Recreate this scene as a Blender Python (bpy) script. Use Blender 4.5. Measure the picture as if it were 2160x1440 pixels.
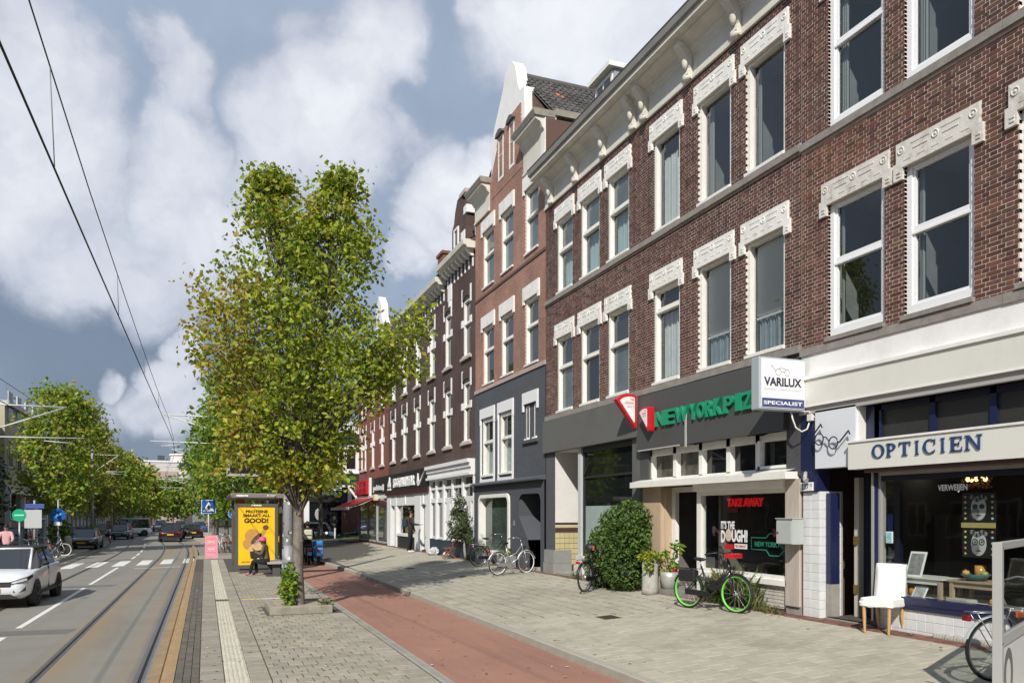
import bpy, bmesh, math, random
from mathutils import Vector, Matrix, noise as mnoise
random.seed(7)
R = math.radians
scene = bpy.context.scene
COL = scene.collection
for o in list(bpy.data.objects):
    bpy.data.objects.remove(o)

# ------------------------------------------------------------------ camera
cam = bpy.data.objects.new('camera', bpy.data.cameras.new('camera'))
COL.objects.link(cam)
cam.location = (0, 0, 2.4)
cam.rotation_euler = (R(90), 0, R(-21.3))
cam.data.sensor_width = 36
cam.data.lens = 27.67
cam.data.shift_y = 0.1685
cam.data.clip_start = 0.1
cam.data.clip_end = 2000
scene.camera = cam

# ------------------------------------------------------------------ light
SUN_AZ, SUN_EL = R(33), R(37)          # azimuth towards which the light travels (right of +Y), height
sun = bpy.data.objects.new('sun', bpy.data.lights.new('sun', 'SUN'))
COL.objects.link(sun)
sun.data.energy = 4.6
sun.data.angle = R(0.55)
sun.data.color = (1.0, 0.95, 0.87)
ldir = Vector((math.sin(SUN_AZ) * math.cos(SUN_EL), math.cos(SUN_AZ) * math.cos(SUN_EL), -math.sin(SUN_EL)))
sun.rotation_euler = ldir.to_track_quat('-Z', 'Y').to_euler()
sun.location = (-20, -30, 40)

vs = scene.view_settings
vs.view_transform = 'Standard'
vs.look = 'None'
vs.exposure = 0.08
vs.gamma = 1.0
vs.use_curve_mapping = False
scene.cycles.max_bounces = 6
scene.cycles.transparent_max_bounces = 12
scene.cycles.caustics_reflective = False
scene.cycles.caustics_refractive = False

def view_dir(px, py):
    """direction of a point of sky seen in the 2160 px wide photograph"""
    az = R(21.3) + math.atan((px - 1080) / 1660.0)
    h = math.hypot(1660, px - 1080)
    el = math.atan((1084 - py) / h)
    return (math.sin(az) * math.cos(el), math.cos(az) * math.cos(el), math.sin(el))

world = bpy.data.worlds.new('World')
scene.world = world
world.use_nodes = True
wn, wl = world.node_tree.nodes, world.node_tree.links
wn.clear()
def N(nodes, kind, **kw):
    n = nodes.new(kind)
    for k, v in kw.items():
        setattr(n, k, v)
    return n
wout = N(wn, 'ShaderNodeOutputWorld')
wbg = N(wn, 'ShaderNodeBackground')
wl.new(wbg.outputs[0], wout.inputs[0])
sky = N(wn, 'ShaderNodeTexSky', sky_type='NISHITA', sun_disc=False)
sky.sun_elevation = SUN_EL
sky.sun_rotation = SUN_AZ + math.pi
sky.altitude = 0
sky.air_density = 1.2
sky.dust_density = 2.0
skym = N(wn, 'ShaderNodeMixRGB', blend_type='MULTIPLY')
skym.inputs[0].default_value = 1
wl.new(sky.outputs[0], skym.inputs[1])
skym.inputs[2].default_value = (0.085, 0.085, 0.085, 1)
tc = N(wn, 'ShaderNodeTexCoord')
def vmath(op, a=None, b=None, sc=None):
    n = N(wn, 'ShaderNodeVectorMath', operation=op)
    for i, v in enumerate((a, b)):
        if v is None: continue
        if isinstance(v, tuple): n.inputs[i].default_value = v
        else: wl.new(v, n.inputs[i])
    if sc is not None: n.inputs['Scale'].default_value = sc
    return n
def fmath(op, a, b=None, c=None, clamp=False):
    n = N(wn, 'ShaderNodeMath', operation=op, use_clamp=clamp)
    for i, v in enumerate((a, b, c)):
        if v is None: continue
        if isinstance(v, (int, float)): n.inputs[i].default_value = v
        else: wl.new(v, n.inputs[i])
    return n.outputs[0]
def wnoise(vec, scale, detail, rough, lac=2.0):
    n = N(wn, 'ShaderNodeTexNoise')
    n.inputs['Scale'].default_value = scale; n.inputs['Detail'].default_value = detail; n.inputs['Roughness'].default_value = rough; n.inputs['Lacunarity'].default_value = lac
    wl.new(vec, n.inputs['Vector']); return n
def wrange(v, a, b, c, d, smooth=True):
    m = N(wn, 'ShaderNodeMapRange', interpolation_type='SMOOTHSTEP' if smooth else 'LINEAR')
    wl.new(v, m.inputs[0])
    for i, x in enumerate((a, b, c, d)): m.inputs[i + 1].default_value = x
    return m.outputs[0]
# the direction is warped at two sizes so that every cloud edge billows
wa = vmath('SCALE', vmath('SUBTRACT', wnoise(tc.outputs['Generated'], 5.0, 3, .5).outputs['Color'], (.5, .5, .5)).outputs[0], sc=.13)
wb = vmath('SCALE', vmath('SUBTRACT', wnoise(tc.outputs['Generated'], 17.0, 6, .55).outputs['Color'], (.5, .5, .5)).outputs[0], sc=.055)
w3 = vmath('ADD', vmath('ADD', tc.outputs['Generated'], wa.outputs[0]).outputs[0], wb.outputs[0])
# cloud heaps: where they stand in the sky (given as picture points), size, brightness
BLOBS = [(50, 210, 170, .72), (90, 400, 210, .78), (210, 490, 140, .74), (330, 575, 130, .66), (30, 70, 100, .5),
         (395, 330, 120, .84), (425, 205, 85, .72), (365, 130, 70, .55), (400, 470, 130, .80), (480, 570, 120, .62), (520, 420, 90, .55),
         (640, 285, 120, .76), (755, 205, 120, .86), (835, 130, 100, .76), (745, 325, 130, .76), (690, 90, 70, .52), (880, 330, 80, .55),
         (1200, 40, 170, .95), (1320, 130, 200, 1.0), (1115, 60, 95, .84), (1420, 30, 200, 1.0), (1010, 20, 60, .6),
         (965, 440, 95, 1.0), (1005, 525, 95, 1.0), (905, 520, 75, .92), (850, 575, 55, .85), (1025, 375, 60, .95),
         (390, 720, 55, .72), (372, 790, 75, .66), (335, 855, 85, .52), (238, 800, 40, .50), (255, 870, 70, .42), (415, 870, 70, .56)]
DARK = [(150, 690, 300, 1.0), (30, 830, 260, .85), (330, 930, 260, .9), (560, 900, 300, .7), (250, 640, 130, .6)]
def heaps(lst):
    acc = None
    for bx, by, br, bw in lst:
        d_ = vmath('DISTANCE', w3.outputs[0], view_dir(bx, by)); rad = br / 1660.0
        m_ = wrange(d_.outputs['Value'], rad * 1.45, rad * .35, 0, bw)
        acc = m_ if acc is None else fmath('MAXIMUM', acc, m_)
    return acc
heap = heaps(BLOBS); dark = heaps(DARK)
f1 = wnoise(w3.outputs[0], 3.1, 9, .55).outputs[0]
f2 = wnoise(w3.outputs[0], 9.0, 8, .58).outputs[0]
body = fmath('ADD', heap, fmath('MULTIPLY', fmath('SUBTRACT', f1, .5), .55))
body = fmath('ADD', body, fmath('MULTIPLY', fmath('SUBTRACT', f2, .5), .45))
cover = wrange(body, .20, .52, 0, 1)
tone = fmath('ADD', fmath('ADD', fmath('MULTIPLY', heap, .62), .16), fmath('ADD', fmath('MULTIPLY', fmath('SUBTRACT', f2, .5), .85), fmath('MULTIPLY', fmath('SUBTRACT', f1, .5), .35)), clamp=True)
def wramp(v, stops):
    r_ = N(wn, 'ShaderNodeValToRGB'); wl.new(v, r_.inputs[0]); e_ = r_.color_ramp.elements
    e_[0].position, e_[0].color = stops[0][0], (*stops[0][1], 1); e_[1].position, e_[1].color = stops[-1][0], (*stops[-1][1], 1)
    for p, c in stops[1:-1]:
        q = e_.new(p); q.color = (*c, 1)
    return r_.outputs[0]
ccol = wramp(tone, ((0, (.30, .35, .45)), (.35, (.44, .48, .58)), (.55, (.62, .65, .73)), (.78, (.82, .84, .89)), (1, (.93, .94, .96))))
gv = fmath('ADD', fmath('SUBTRACT', fmath('ADD', fmath('MULTIPLY', fmath('SUBTRACT', f1, .5), .7), .72), fmath('MULTIPLY', dark, .50)), fmath('MULTIPLY', fmath('SUBTRACT', f2, .5), .30), clamp=True)
gcol = wramp(gv, ((0, (.145, .190, .275)), (.3, (.195, .250, .345)), (.6, (.290, .360, .475)), (1, (.42, .50, .63))))
def wmix(f, a, b):
    m_ = N(wn, 'ShaderNodeMixRGB')
    if isinstance(f, float): m_.inputs[0].default_value = f
    else: wl.new(f, m_.inputs[0])
    wl.new(a, m_.inputs[1]); wl.new(b, m_.inputs[2]); return m_.outputs[0]
wl.new(wmix(.90, skym.outputs[0], wmix(cover, gcol, ccol)), wbg.inputs[0])
wbg.inputs[1].default_value = 1.06

# ------------------------------------------------------------------ materials
MATS = {}
def mat(name, color=(.5, .5, .5), rough=.7, metal=0.0, var=0.0, vscale=3.0, bump=0.0, bscale=60.0, spec=0.5, stain=None, sscale=1.0, samt=.5, island=0.0, objrand=0.0, detail=6, coat=0.0, alpha=None, stretch=None, trans=0.0, spos=.5, wpos=False, stain2=None):
    if name in MATS: return MATS[name]
    m = bpy.data.materials.new(name)
    m.use_nodes = True
    nt = m.node_tree; ns = nt.nodes; ls = nt.links
    b = ns['Principled BSDF']
    b.inputs['Roughness'].default_value = rough
    b.inputs['Metallic'].default_value = metal
    b.inputs['Specular IOR Level'].default_value = spec
    if coat: b.inputs['Coat Weight'].default_value = coat; b.inputs['Coat Roughness'].default_value = .05
    col = (*color, 1)
    t = ns.new('ShaderNodeTexCoord')
    src = t.outputs['Object']
    if wpos: src = ns.new('ShaderNodeNewGeometry').outputs['Position']
    wsrc = src
    if stretch:
        mp = ns.new('ShaderNodeMapping'); mp.inputs['Scale'].default_value = stretch
        ls.new(src, mp.inputs[0]); src = mp.outputs[0]
    last = None
    def mixrgb(a, bcol, fac, mode='MIX'):
        x = ns.new('ShaderNodeMixRGB'); x.blend_type = mode
        for i, v in ((0, fac), (1, a), (2, bcol)):
            if isinstance(v, (int, float)): x.inputs[i].default_value = v
            elif isinstance(v, tuple): x.inputs[i].default_value = v
            else: ls.new(v, x.inputs[i])
        return x.outputs[0]
    cur = col
    if var:
        n = ns.new('ShaderNodeTexNoise'); n.inputs['Scale'].default_value = vscale; n.inputs['Detail'].default_value = detail; n.inputs['Roughness'].default_value = .65
        ls.new(src, n.inputs['Vector'])
        mr = ns.new('ShaderNodeMapRange'); mr.inputs[1].default_value = .25; mr.inputs[2].default_value = .75; mr.inputs[3].default_value = 1 - var; mr.inputs[4].default_value = 1 + var
        ls.new(n.outputs[0], mr.inputs[0])
        x = ns.new('ShaderNodeVectorMath'); x.operation = 'SCALE'; x.inputs[0].default_value = color
        ls.new(mr.outputs[0], x.inputs['Scale']); cur = x.outputs[0]
    if stain:
        n = ns.new('ShaderNodeTexNoise'); n.inputs['Scale'].default_value = sscale; n.inputs['Detail'].default_value = 8; n.inputs['Roughness'].default_value = .7
        ls.new(src, n.inputs['Vector'])
        mr = ns.new('ShaderNodeMapRange'); mr.inputs[1].default_value = spos; mr.inputs[2].default_value = spos + .22; mr.inputs[3].default_value = 0; mr.inputs[4].default_value = samt
        ls.new(n.outputs[0], mr.inputs[0]); cur = mixrgb(cur, (*stain, 1), mr.outputs[0])
    if stain2:                                # (colour, scale, amount, threshold, stretch)
        mp = ns.new('ShaderNodeMapping'); mp.inputs['Scale'].default_value = stain2[4]; ls.new(wsrc, mp.inputs[0])
        n = ns.new('ShaderNodeTexNoise'); n.inputs['Scale'].default_value = stain2[1]; n.inputs['Detail'].default_value = 7; n.inputs['Roughness'].default_value = .65; ls.new(mp.outputs[0], n.inputs['Vector'])
        mr = ns.new('ShaderNodeMapRange'); mr.inputs[1].default_value = stain2[3]; mr.inputs[2].default_value = stain2[3] + .2; mr.inputs[4].default_value = stain2[2]; ls.new(n.outputs[0], mr.inputs[0]); cur = mixrgb(cur, (*stain2[0], 1), mr.outputs[0])
    if island or objrand:
        g = ns.new('ShaderNodeNewGeometry'); oi = ns.new('ShaderNodeObjectInfo')
        a = ns.new('ShaderNodeMath'); a.operation = 'ADD'; ls.new(g.outputs['Random Per Island'], a.inputs[0]); ls.new(oi.outputs['Random'], a.inputs[1])
        fr = ns.new('ShaderNodeMath'); fr.operation = 'FRACT'; ls.new(a.outputs[0], fr.inputs[0])
        k = island or objrand
        mr = ns.new('ShaderNodeMapRange'); mr.inputs[3].default_value = 1 - k; mr.inputs[4].default_value = 1 + k; ls.new(fr.outputs[0], mr.inputs[0])
        hs = ns.new('ShaderNodeHueSaturation'); ls.new(mr.outputs[0], hs.inputs['Value'])
        hm = ns.new('ShaderNodeMapRange'); hm.inputs[3].default_value = .5 - .02 * min(1, k * 2); hm.inputs[4].default_value = .5 + .02 * min(1, k * 2)
        f2 = ns.new('ShaderNodeMath'); f2.operation = 'MULTIPLY'; f2.inputs[1].default_value = 7.31; ls.new(fr.outputs[0], f2.inputs[0])
        f3 = ns.new('ShaderNodeMath'); f3.operation = 'FRACT'; ls.new(f2.outputs[0], f3.inputs[0]); ls.new(f3.outputs[0], hm.inputs[0]); ls.new(hm.outputs[0], hs.inputs['Hue'])
        if isinstance(cur, tuple): hs.inputs['Color'].default_value = cur
        else: ls.new(cur, hs.inputs['Color'])
        cur = hs.outputs[0]
    if isinstance(cur, tuple): b.inputs['Base Color'].default_value = cur
    else: ls.new(cur, b.inputs['Base Color'])
    if bump:
        n = ns.new('ShaderNodeTexNoise'); n.inputs['Scale'].default_value = bscale; n.inputs['Detail'].default_value = 5
        ls.new(src, n.inputs['Vector'])
        bp = ns.new('ShaderNodeBump'); bp.inputs['Strength'].default_value = bump; bp.inputs['Distance'].default_value = .01
        ls.new(n.outputs[0], bp.inputs['Height']); ls.new(bp.outputs[0], b.inputs['Normal'])
    if trans:
        tr = ns.new('ShaderNodeBsdfTranslucent')
        if isinstance(cur, tuple): tr.inputs[0].default_value = cur
        else: ls.new(cur, tr.inputs[0])
        mx = ns.new('ShaderNodeMixShader'); mx.inputs[0].default_value = trans
        ls.new(b.outputs[0], mx.inputs[1]); ls.new(tr.outputs[0], mx.inputs[2])
        ls.new(mx.outputs[0], ns['Material Output'].inputs[0])
    MATS[name] = m
    return m

def glass(name, tint=(.9, .95, .93), ior=1.5, gain=1.0):
    if name in MATS: return MATS[name]
    m = bpy.data.materials.new(name); m.use_nodes = True
    ns = m.node_tree.nodes; ls = m.node_tree.links; ns.clear()
    out = ns.new('ShaderNodeOutputMaterial'); mx = ns.new('ShaderNodeMixShader')
    tr = ns.new('ShaderNodeBsdfTransparent'); tr.inputs[0].default_value = (*tint, 1)
    gl = ns.new('ShaderNodeBsdfGlossy'); gl.inputs['Roughness'].default_value = .015
    fr = ns.new('ShaderNodeFresnel'); fr.inputs[0].default_value = ior
    ge = ns.new('ShaderNodeNewGeometry'); io = ns.new('ShaderNodeMapRange'); io.inputs[3].default_value = ior; io.inputs[4].default_value = 1 / ior; ls.new(ge.outputs['Backfacing'], io.inputs[0]); ls.new(io.outputs[0], fr.inputs[0])
    nn = ns.new('ShaderNodeTexNoise'); nn.inputs['Scale'].default_value = 1.1
    tcx = ns.new('ShaderNodeTexCoord'); ls.new(tcx.outputs['Object'], nn.inputs['Vector'])
    bp = ns.new('ShaderNodeBump'); bp.inputs['Strength'].default_value = .06; bp.inputs['Distance'].default_value = .05
    ls.new(nn.outputs[0], bp.inputs['Height']); ls.new(bp.outputs[0], gl.inputs['Normal'])
    mu = ns.new('ShaderNodeMath'); mu.operation = 'MULTIPLY'; mu.use_clamp = True; mu.inputs[1].default_value = gain
    ls.new(fr.outputs[0], mu.inputs[0]); ls.new(mu.outputs[0], mx.inputs[0])
    ls.new(tr.outputs[0], mx.inputs[1]); ls.new(gl.outputs[0], mx.inputs[2]); ls.new(mx.outputs[0], out.inputs[0])
    MATS[name] = m
    return m

def emit(name, color, strength):
    if name in MATS: return MATS[name]
    m = bpy.data.materials.new(name); m.use_nodes = True
    b = m.node_tree.nodes['Principled BSDF']
    b.inputs['Base Color'].default_value = (*color, 1)
    b.inputs['Emission Color'].default_value = (*color, 1)
    b.inputs['Emission Strength'].default_value = strength
    MATS[name] = m
    return m

def brickmat(name, c1, c2, mortar, width=.22, row=.0615, scale=1.0, plane='yz', vscale=.8, var=.25, msize=.011):
    """brick-textured wall for walls too far off to tell the bricks apart"""
    if name in MATS: return MATS[name]
    m = bpy.data.materials.new(name); m.use_nodes = True
    ns = m.node_tree.nodes; ls = m.node_tree.links; b = ns['Principled BSDF']
    b.inputs['Roughness'].default_value = .85
    t = ns.new('ShaderNodeTexCoord'); sp = ns.new('ShaderNodeSeparateXYZ'); cb = ns.new('ShaderNodeCombineXYZ')
    ls.new(t.outputs['Object'], sp.inputs[0])
    ls.new(sp.outputs[plane[0].upper()], cb.inputs[0]); ls.new(sp.outputs[plane[1].upper()], cb.inputs[1])
    br = ns.new('ShaderNodeTexBrick')
    br.inputs['Color1'].default_value = (*c1, 1); br.inputs['Color2'].default_value = (*c2, 1); br.inputs['Mortar'].default_value = (*mortar, 1)
    br.inputs['Scale'].default_value = scale; br.inputs['Brick Width'].default_value = width; br.inputs['Row Height'].default_value = row
    br.inputs['Mortar Size'].default_value = msize * .5; br.inputs['Mortar Smooth'].default_value = .1; br.inputs['Bias'].default_value = 0
    ls.new(cb.outputs[0], br.inputs['Vector'])
    n = ns.new('ShaderNodeTexNoise'); n.inputs['Scale'].default_value = vscale; n.inputs['Detail'].default_value = 8; n.inputs['Roughness'].default_value = .7
    ls.new(t.outputs['Object'], n.inputs['Vector'])
    mr = ns.new('ShaderNodeMapRange'); mr.inputs[1].default_value = .3; mr.inputs[2].default_value = .7; mr.inputs[3].default_value = 1 - var; mr.inputs[4].default_value = 1 + var
    ls.new(n.outputs[0], mr.inputs[0])
    sc = ns.new('ShaderNodeVectorMath'); sc.operation = 'SCALE'; ls.new(br.outputs[0], sc.inputs[0]); ls.new(mr.outputs[0], sc.inputs['Scale'])
    ls.new(sc.outputs[0], b.inputs['Base Color'])
    bp = ns.new('ShaderNodeBump'); bp.inputs['Strength'].default_value = .5; bp.inputs['Distance'].default_value = .006
    inv = ns.new('ShaderNodeMath'); inv.operation = 'SUBTRACT'; inv.inputs[0].default_value = 1; ls.new(br.outputs['Fac'], inv.inputs[1])
    ls.new(inv.outputs[0], bp.inputs['Height']); ls.new(bp.outputs[0], b.inputs['Normal'])
    MATS[name] = m
    return m

# ------------------------------------------------------------------ geometry helpers
class MB:
    """collects faces and builds ONE mesh object"""
    def __init__(self):
        self.v = []; self.f = []; self.m = []; self.mats = []; self.sm = []
    def mi(self, m):
        if m not in self.mats: self.mats.append(m)
        return self.mats.index(m)
    def face(self, pts, m=None, smooth=False):
        i = len(self.v); self.v.extend([tuple(p) for p in pts]); self.f.append(tuple(range(i, i + len(pts)))); self.m.append(self.mi(m) if m else 0); self.sm.append(smooth)
    def faces(self, vs_, fs, m=None, smooth=False):
        i = len(self.v); self.v.extend([tuple(p) for p in vs_]); k = self.mi(m) if m else 0
        for f in fs:
            self.f.append(tuple(i + a for a in f)); self.m.append(k); self.sm.append(smooth)
    def box(self, x0, x1, y0, y1, z0, z1, m=None, skip=''):
        x0, x1 = min(x0, x1), max(x0, x1); y0, y1 = min(y0, y1), max(y0, y1); z0, z1 = min(z0, z1), max(z0, z1)
        vs_ = [(x0, y0, z0), (x1, y0, z0), (x1, y1, z0), (x0, y1, z0), (x0, y0, z1), (x1, y0, z1), (x1, y1, z1), (x0, y1, z1)]
        fd = {'-z': (0, 3, 2, 1), '+z': (4, 5, 6, 7), '-y': (0, 1, 5, 4), '+x': (1, 2, 6, 5), '+y': (2, 3, 7, 6), '-x': (3, 0, 4, 7)}
        self.faces(vs_, [f for k, f in fd.items() if k not in skip], m)
        return self
    def bev(self, x0, x1, y0, y1, z0, z1, b, m=None):
        """box with its edges cut back by b"""
        bm = bmesh.new()
        bmesh.ops.create_cube(bm, size=1)
        for v in bm.verts:
            v.co = Vector(((x0 + x1) / 2 + v.co.x * (x1 - x0), (y0 + y1) / 2 + v.co.y * (y1 - y0), (z0 + z1) / 2 + v.co.z * (z1 - z0)))
        bmesh.ops.bevel(bm, geom=bm.edges[:], offset=b, segments=2, affect='EDGES', profile=.5)
        self.add_bm(bm, m); return self
    def add_bm(self, bm, m=None, smooth=False, M=None):
        bm.verts.ensure_lookup_table(); bm.verts.index_update()
        self.faces([(M @ v.co if M else v.co) for v in bm.verts], [[v.index for v in f.verts] for f in bm.faces], m, smooth); bm.free()
    def obox(self, c, ux, uy, uz, m=None):
        c, ux, uy, uz = Vector(c), Vector(ux), Vector(uy), Vector(uz)
        vs_ = [c + sx * ux + sy * uy + sz * uz for sz in (-1, 1) for sx, sy in ((-1, -1), (1, -1), (1, 1), (-1, 1))]
        self.faces(vs_, [(0, 3, 2, 1), (4, 5, 6, 7), (0, 1, 5, 4), (1, 2, 6, 5), (2, 3, 7, 6), (3, 0, 4, 7)], m); return self
    def bar(self, p, q, w, h, m=None, up=(0, 0, 1)):
        p, q = Vector(p), Vector(q); d = (q - p); L = d.length; d.normalize()
        s = d.cross(Vector(up));
        if s.length < 1e-4: s = d.cross(Vector((1, 0, 0)))
        s.normalize(); u = s.cross(d)
        return self.obox((p + q) / 2, d * L / 2, s * w / 2, u * h / 2, m)
    def tube(self, pts, r, m=None, n=8, caps=True, smooth=True):
        pts = [Vector(p) for p in pts]
        rs = r if isinstance(r, (list, tuple)) else [r] * len(pts)
        ring = []; prev = None
        for i, p in enumerate(pts):
            d = (pts[min(i + 1, len(pts) - 1)] - pts[max(i - 1, 0)])
            if d.length < 1e-9: d = Vector((0, 0, 1))
            d.normalize()
            if prev is None:
                a = Vector((0, 0, 1)) if abs(d.z) < .9 else Vector((1, 0, 0))
                s = d.cross(a).normalized()
            else:
                s = (prev - d * prev.dot(d))
                s = s.normalized() if s.length > 1e-6 else d.orthogonal().normalized()
            prev = s; t = d.cross(s)
            ring.append([p + (s * math.cos(2 * math.pi * k / n) + t * math.sin(2 * math.pi * k / n)) * rs[i] for k in range(n)])
        vs_ = [v for rg in ring for v in rg]; fs = []
        for i in range(len(ring) - 1):
            for k in range(n):
                a = i * n + k; b = i * n + (k + 1) % n
                fs.append((a, b, b + n, a + n))
        self.faces(vs_, fs, m, smooth)
        if caps:
            self.face(list(reversed(ring[0])), m); self.face(ring[-1], m)
        return self
    def lathe(self, prof, c=(0, 0, 0), m=None, n=16, axis='z', smooth=True):
        vs_ = []; fs = []
        for r, h in prof:
            for k in range(n):
                a = 2 * math.pi * k / n; x, y = r * math.cos(a), r * math.sin(a)
                p = {'z': (x, y, h), 'x': (h, x, y), 'y': (x, h, y)}[axis]
                vs_.append((c[0] + p[0], c[1] + p[1], c[2] + p[2]))
        for i in range(len(prof) - 1):
            for k in range(n):
                a = i * n + k; b = i * n + (k + 1) % n
                fs.append((a, b, b + n, a + n))
        self.faces(vs_, fs, m, smooth); return self
    def torus(self, c, Rr, r, axis, m=None, n=32, k=8):
        axis = Vector(axis).normalized(); s = axis.orthogonal().normalized(); t = axis.cross(s); c = Vector(c)
        vs_ = []; fs = []
        for i in range(n):
            a = 2 * math.pi * i / n; d = s * math.cos(a) + t * math.sin(a)
            for j in range(k):
                b = 2 * math.pi * j / k
                vs_.append(c + d * (Rr + r * math.cos(b)) + axis * r * math.sin(b))
        for i in range(n):
            for j in range(k):
                fs.append((i * k + j, ((i + 1) % n) * k + j, ((i + 1) % n) * k + (j + 1) % k, i * k + (j + 1) % k))
        self.faces(vs_, fs, m, True); return self
    def prism(self, poly, o, u, v, n, d, m=None, mside=None):
        """poly (a,b) laid out at o + a*u + b*v, from its plane to depth d along n"""
        o, u, v, n = Vector(o), Vector(u), Vector(v), Vector(n)
        A = [o + a * u + b * v for a, b in poly]; B = [p + n * d for p in A]; k = len(poly)
        self.face(A, m); self.face(list(reversed(B)), m)
        for i in range(k):
            j = (i + 1) % k
            self.face([A[i], B[i], B[j], A[j]], mside or m)
        return self
    def ell(self, c, rx, ry, rz, m=None, n=12, k=8):
        bm = bmesh.new(); bmesh.ops.create_uvsphere(bm, u_segments=n, v_segments=k, radius=1)
        for v in bm.verts: v.co = Vector((c[0] + v.co.x * rx, c[1] + v.co.y * ry, c[2] + v.co.z * rz))
        self.add_bm(bm, m, True); return self
    def mesh(self, name):
        me = bpy.data.meshes.new(name)
        me.from_pydata(self.v, [], self.f)
        for m in self.mats: me.materials.append(m)
        if self.mats: me.polygons.foreach_set('material_index', self.m)
        me.polygons.foreach_set('use_smooth', self.sm)
        me.update(); return me
    def build(self, name, parent=None, m=None, fix=True):
        me = self.mesh(name)
        if m is not None and not self.mats: me.materials.append(m)
        if fix:
            bm = bmesh.new(); bm.from_mesh(me); bmesh.ops.remove_doubles(bm, verts=bm.verts, dist=1e-5)
            bmesh.ops.recalc_face_normals(bm, faces=bm.faces); bm.to_mesh(me); bm.free()
        return link(name, me, parent)

def link(name, me, parent=None):
    o = bpy.data.objects.new(name, me); COL.objects.link(o)
    if parent:
        o.parent = parent
        o.matrix_parent_inverse = Matrix.Translation(-parent.location)
    return o
def thing(name, label, cat, loc=(0, 0, 0), rz=0, group=None):
    o = bpy.data.objects.new(name, None); o.empty_display_size = .2; COL.objects.link(o)
    o.location = loc; o.rotation_euler = (0, 0, rz)
    return tag(o, label, cat, group)
def tag(o, label, cat, group=None):
    o['label'] = label; o['category'] = cat
    if group: o['group'] = group
    return o
def kind(o, k):
    o['kind'] = k; return o
def children(o):
    return [c for c in bpy.data.objects if c.parent == o]
CH = {}
def dup(root, loc, rz=0, label=None, group=None, cat=None, scale=None, swap=None):
    """copy of a thing, its parts and their sub-parts; swap maps materials"""
    def cp(o, par):
        c = o.copy()
        if swap and o.data and any(mm in swap for mm in o.data.materials):
            key = (o.data.name, tuple(sorted((a.name, b.name) for a, b in swap.items())))
            if key not in CH:
                me = o.data.copy()
                for i, mm in enumerate(me.materials):
                    if mm in swap: me.materials[i] = swap[mm]
                CH[key] = me
            c.data = CH[key]
        COL.objects.link(c)
        if par: c.parent = par
        for ch in children(o): cp(ch, c)
        return c
    r = cp(root, None)
    r.location = loc; r.rotation_euler = (0, 0, rz)
    if scale: r.scale = scale if isinstance(scale, tuple) else (scale,) * 3
    if label: r['label'] = label
    if group: r['group'] = group
    if cat: r['category'] = cat
    return r

def text_bm(s, bold=0.0, res=3):
    """flat outline faces of a string in the built-in font, normalised to width/height 1"""
    cu = bpy.data.curves.new('txt', 'FONT'); cu.body = s; cu.fill_mode = 'FRONT'; cu.offset = bold; cu.resolution_u = res
    ob = bpy.data.objects.new('txt', cu); COL.objects.link(ob)
    dg = bpy.context.evaluated_depsgraph_get(); dg.update()
    me = bpy.data.meshes.new_from_object(ob.evaluated_get(dg))
    bm = bmesh.new(); bm.from_mesh(me); bmesh.ops.remove_doubles(bm, verts=bm.verts, dist=1e-5)
    bpy.data.objects.remove(ob); bpy.data.curves.remove(cu); bpy.data.meshes.remove(me)
    return bm
def text_into(mb, s, o, u, v, n, w, h, depth, m, bold=0.0, res=3, mside=None):
    """text filling a w x h box whose lower left corner is o; raised by depth along n"""
    bm = text_bm(s, bold, res)
    xs = [q.co.x for q in bm.verts]; ys = [q.co.y for q in bm.verts]
    x0, x1, y0, y1 = min(xs), max(xs), min(ys), max(ys)
    o, u, v, n = Vector(o), Vector(u), Vector(v), Vector(n)
    if depth > .0005:
        r = bmesh.ops.extrude_face_region(bm, geom=bm.faces[:] )
        for q in r['geom']:
            if isinstance(q, bmesh.types.BMVert): q.co.z = 1
    for q in bm.verts:
        q.co = o + u * ((q.co.x - x0) / (x1 - x0) * w) + v * ((q.co.y - y0) / (y1 - y0) * h) + n * (q.co.z * depth)
    bmesh.ops.recalc_face_normals(bm, faces=bm.faces)
    mb.add_bm(bm, m)
FU, FV, FN = (0, -1, 0), (0, 0, 1), (-1, 0, 0)     # facade lettering: reads towards -Y, faces the street
def blob_noise(p, s=1.0):
    return mnoise.noise(Vector(p) * s)
# ================================================================== THE GROUND
def bend(Y):
    if Y < 45: return 0.0
    if Y < 75: return -.0014 * (Y - 45) ** 2
    return -1.26 - .05 * (Y - 75)
def YS(y0, y1, step=3.0):
    n = max(1, int(math.ceil((y1 - y0) / step)))
    return [y0 + (y1 - y0) * i / n for i in range(n + 1)]
def strip(mb, prof, y0, y1, m=None, step=3.0, bx=bend, cap=True):
    """profile of (x, z) points swept along the street"""
    ys = YS(y0, y1, step); k = len(prof)
    vs_ = [(x + bx(y), y, z) for y in ys for x, z in prof]; fs = []
    for i in range(len(ys) - 1):
        for j in range(k - 1):
            a = i * k + j
            fs.append((a, a + 1, a + k + 1, a + k))
    mb.faces(vs_, fs, m)
    if cap and k > 2:
        mb.face([(x + bx(y0), y0, z) for x, z in prof], m); mb.face([(x + bx(y1), y1, z) for x, z in reversed(prof)], m)

m_ground = mat('earth', (.16, .15, .12), .95, var=.25, vscale=.5)
g = MB(); g.face([(-400, -200, -.06), (400, -200, -.06), (400, 700, -.06), (-400, 700, -.06)])
kind(g.build('ground', m=m_ground), 'structure')

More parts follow.
